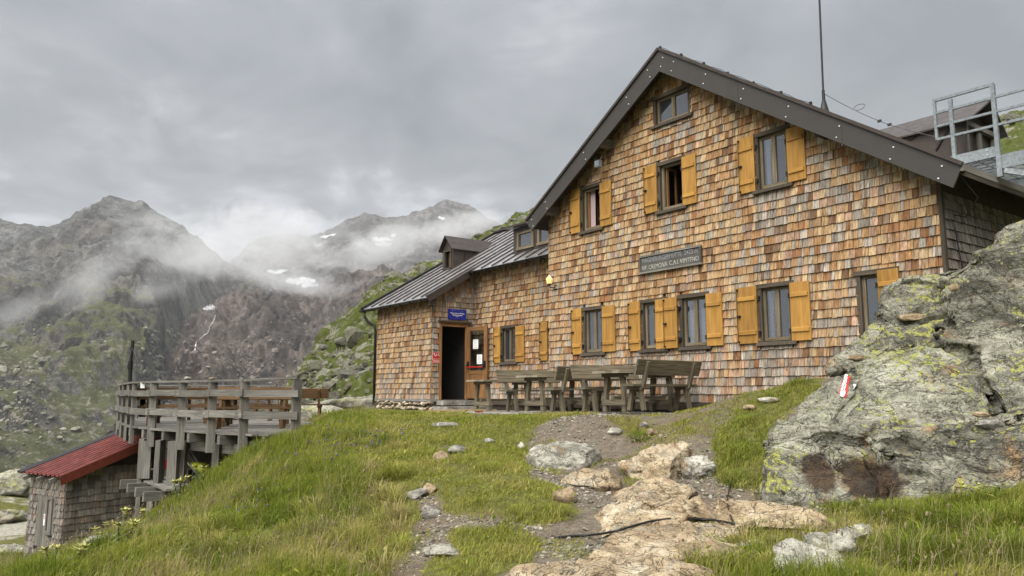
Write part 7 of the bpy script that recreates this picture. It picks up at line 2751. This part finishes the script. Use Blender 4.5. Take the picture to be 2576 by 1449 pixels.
def thistle(px, py, h, n_heads, label, seed):
    c3 = on_ground(px, py)
    e_ = empty('thistle', (c3[0], c3[1], c3[2] - .02), 0, label, 'thistle', 'pale yellow thistles on the bank')
    g_ = random.Random(seed)
    for q in range(n_heads):
        a = g_.uniform(0, 6.28); ln = g_.uniform(.0, .2)
        hh = h * g_.uniform(.75, 1.0)
        top = np.array([math.cos(a) * ln, math.sin(a) * ln, hh])
        mb_ = MB(); mb_.tube([(math.cos(a) * ln * .2, math.sin(a) * ln * .2, 0), top * np.array([.6, .6, .55]), top], .010, 6, r1=.007)
        mb_.build('stem', MAT['thistle_leaf'], e_)
        mb_ = MB()
        for k in range(9):
            zz = hh * (.12 + .8 * k / 9); b = g_.uniform(0, 6.28); ll = g_.uniform(.09, .17)
            c_ = top * np.array([zz / hh, zz / hh, 0]) + np.array([0, 0, zz])
            d_ = np.array([math.cos(b), math.sin(b), .25]); s_ = np.array([-math.sin(b), math.cos(b), 0])
            prev_l, prev_r = c_ + s_ * .012, c_ - s_ * .012
            for j in range(1, 5):
                f_ = j / 4
                w_ = (.035 if j % 2 else .016) * (1 - f_ * .7)
                cc_ = c_ + d_ * ll * f_ + np.array([0, 0, -.06 * f_ * f_])
                l_, r2 = cc_ + s_ * w_, cc_ - s_ * w_
                mb_.poly([prev_l, prev_r, r2, l_]); prev_l, prev_r = l_, r2
        mb_.build('leaves', MAT['thistle_leaf'], e_)
        mb_ = MB()
        for k in range(13):
            b = k / 13 * 6.283 + g_.uniform(-.2, .2); ll = g_.uniform(.07, .12); up_ = g_.uniform(.1, .7)
            d_ = np.array([math.cos(b), math.sin(b), up_]); s_ = np.array([-math.sin(b), math.cos(b), 0]) * .018
            mb_.poly([top - s_ * .6, top + d_ * ll * .5 - s_, top + d_ * ll, top + d_ * ll * .5 + s_, top + s_ * .6])
        mb_.tube([top - np.array([0, 0, .02]), top + np.array([0, 0, .03])], .035, 8, r1=.022)
        mb_.build('flower_head', MAT['thistle_head'], e_)


for i, (px, py, h, n, lab) in enumerate([(452, 1262, .42, 4, 'thistle clump at the foot of the deck posts'), (505, 1222, .36, 2, 'thistle just right of the tall deck posts'), (349, 1345, .40, 1, 'single thistle head standing out below the landing'),
                                         (314, 1342, .42, 3, 'thistle clump below the timber landing'), (275, 1356, .40, 3, 'thistle clump left of the landing on the bank'), (240, 1372, .36, 3, 'thistle clump nearest the shed corner'),
                                         (205, 1376, .28, 1, 'small single thistle beside the shed wall'), (300, 1388, .36, 3, 'lowest leafy thistle clump on the bank'), (134, 1420, .24, 2, 'thistle at the foot of the shed door'), (200, 1430, .28, 2, 'thistle below the shed near the bottom edge')]):
    thistle(px, py, h, n, lab, 60 + i)

# brown dock growing at the deck end
e = None
for i, (px, py, lab) in enumerate([(712, 1075, 'dry brown dock plant at the deck end'), (660, 1098, 'dry brown dock plant below the corner post'), (600, 1128, 'dry brown weed under the deck edge beam')]):
    c3 = on_ground(px, py)
    e = empty('dock_plant', (c3[0], c3[1], c3[2] - .02), 0, lab, 'weed', 'dry weeds along the deck edge')
    g_ = random.Random(90 + i)
    for q in range(16):
        a, ln, hh = g_.uniform(0, 6.28), g_.uniform(.05, .35), g_.uniform(.25, .5)
        top = np.array([math.cos(a) * ln, math.sin(a) * ln, hh])
        mb = MB(); mb.tube([top * .1, top * np.array([.5, .5, .6]), top], .006, 5); mb.build('stem', MAT['brown_wood'], e)
        mb = MB()
        for k in range(10):
            c_ = top * (1 - .045 * k) + np.array([g_.uniform(-.03, .03), g_.uniform(-.03, .03), 0]); s_ = g_.uniform(.014, .028)
            mb.poly([c_ + np.array([-s_, 0, 0]), c_ + np.array([0, -s_ * .5, -s_]), c_ + np.array([s_, 0, .3 * s_]), c_ + np.array([0, s_ * .5, s_])])
        mb.build('seed_head', MAT['dry_head'] if 'dry_head' in MAT else MAT.setdefault('dry_head', mat_plain('dry seed', (.20, .13, .07), .9, 0, .4, 30)), e)

# ------------------------------------------------------------------ haze and mist
def m_volume(name, dens, col=(.93, .95, .97)):
    m = bpy.data.materials.new(name); m.use_nodes = True
    n, l = m.node_tree.nodes, m.node_tree.links
    n.clear()
    o = n.new('ShaderNodeOutputMaterial'); v = n.new('ShaderNodeVolumePrincipled')
    v.inputs['Color'].default_value = (*col, 1)
    v.inputs['Density'].default_value = dens
    v.inputs['Anisotropy'].default_value = 0.0
    l.new(v.outputs[0], o.inputs['Volume'])
    return m


_hb = MB(); _hb.box(-3600, 3600, -900, 4600, -99, 760)
haze = tag(_hb.build('haze', m_volume('even grey haze', .00011, (.90, .94, .99))), 'thin even grey haze filling the valley air', 'haze', kind='stuff')


def m_mist(dens):
    t = NT('drifting mist')
    t.n.remove(t.b)
    v = t.n.new('ShaderNodeVolumePrincipled')
    v.inputs['Color'].default_value = (.93, .94, .96, 1)
    oc = t.n.new('ShaderNodeTexCoord').outputs['Object']
    ln = t.n.new('ShaderNodeVectorMath'); ln.operation = 'LENGTH'
    t.l.new(oc, ln.inputs[0])
    fall = t.math('SUBTRACT', 1.0, ln.outputs['Value'])
    p = t.coord('pos', (.017, .017, .022))
    ns = t.noise(p, 1.0, 7, .62, .9)
    d = t.math('ADD', t.math('MULTIPLY', fall, 1.05), t.math('MULTIPLY', t.math('SUBTRACT', ns, .56), 3.0))
    d = t.math('MULTIPLY', t.math('MAXIMUM', t.math('MINIMUM', d, 1.0), 0.0), dens)
    t.l.new(d, v.inputs['Density'])
    t.l.new(v.outputs[0], t.out.inputs['Volume'])
    return t.m


MAT['mist'] = m_mist(.020)
MAT['thin_mist'] = m_mist(.010)
_bm = bmesh.new(); bmesh.ops.create_icosphere(_bm, subdivisions=3, radius=1.0)
_mist_me = bpy.data.meshes.new('mist'); _bm.to_mesh(_mist_me); _bm.free()
_mist_me.materials.append(MAT['mist'])
_thin_me = _mist_me.copy(); _thin_me.materials.clear(); _thin_me.materials.append(MAT['thin_mist'])
for px, py, d, rx, ry, rz_, rot, lab in [
        (560, 640, 700, 330, 70, 90, 4, 'broad band of white mist across the saddle between the peaks'),
        (250, 690, 560, 150, 62, 50, 40, 'mist trailing down the left mountain flank'),
        (400, 575, 760, 170, 52, 70, -14, 'mist wrapped round the shoulder of the left peak'),
        (700, 700, 800, 240, 44, 80, -6, 'low mist hanging over the glacier tongue'),
        (960, 620, 1150, 200, 60, 90, 20, 'torn mist before the far right ridge'),
        (1150, 575, 1250, 160, 46, 80, 12, 'mist bank under the far right summit'),
        (60, 775, 480, 110, 40, 40, 35, 'small scrap of mist at the left edge'),
        (660, 580, 1300, 280, 70, 120, 0, 'cloud sinking into the gap between the two mountains'),
        (400, 730, 600, 120, 40, 40, 20, 'thin mist wisp below the main band')]:
    k = d / (FPX / CP)
    o = link_mesh('mist', _thin_me if px < 450 else _mist_me)
    o.location = tuple(at_d(px, py, d))
    o.scale = (rx * k, rz_, ry * k)
    o.rotation_euler = (0, -R(rot), math.atan2(-(px - IMW / 2), FPX))
    tag(o, lab, 'mist', 'mist drifting before the mountains', kind='stuff')
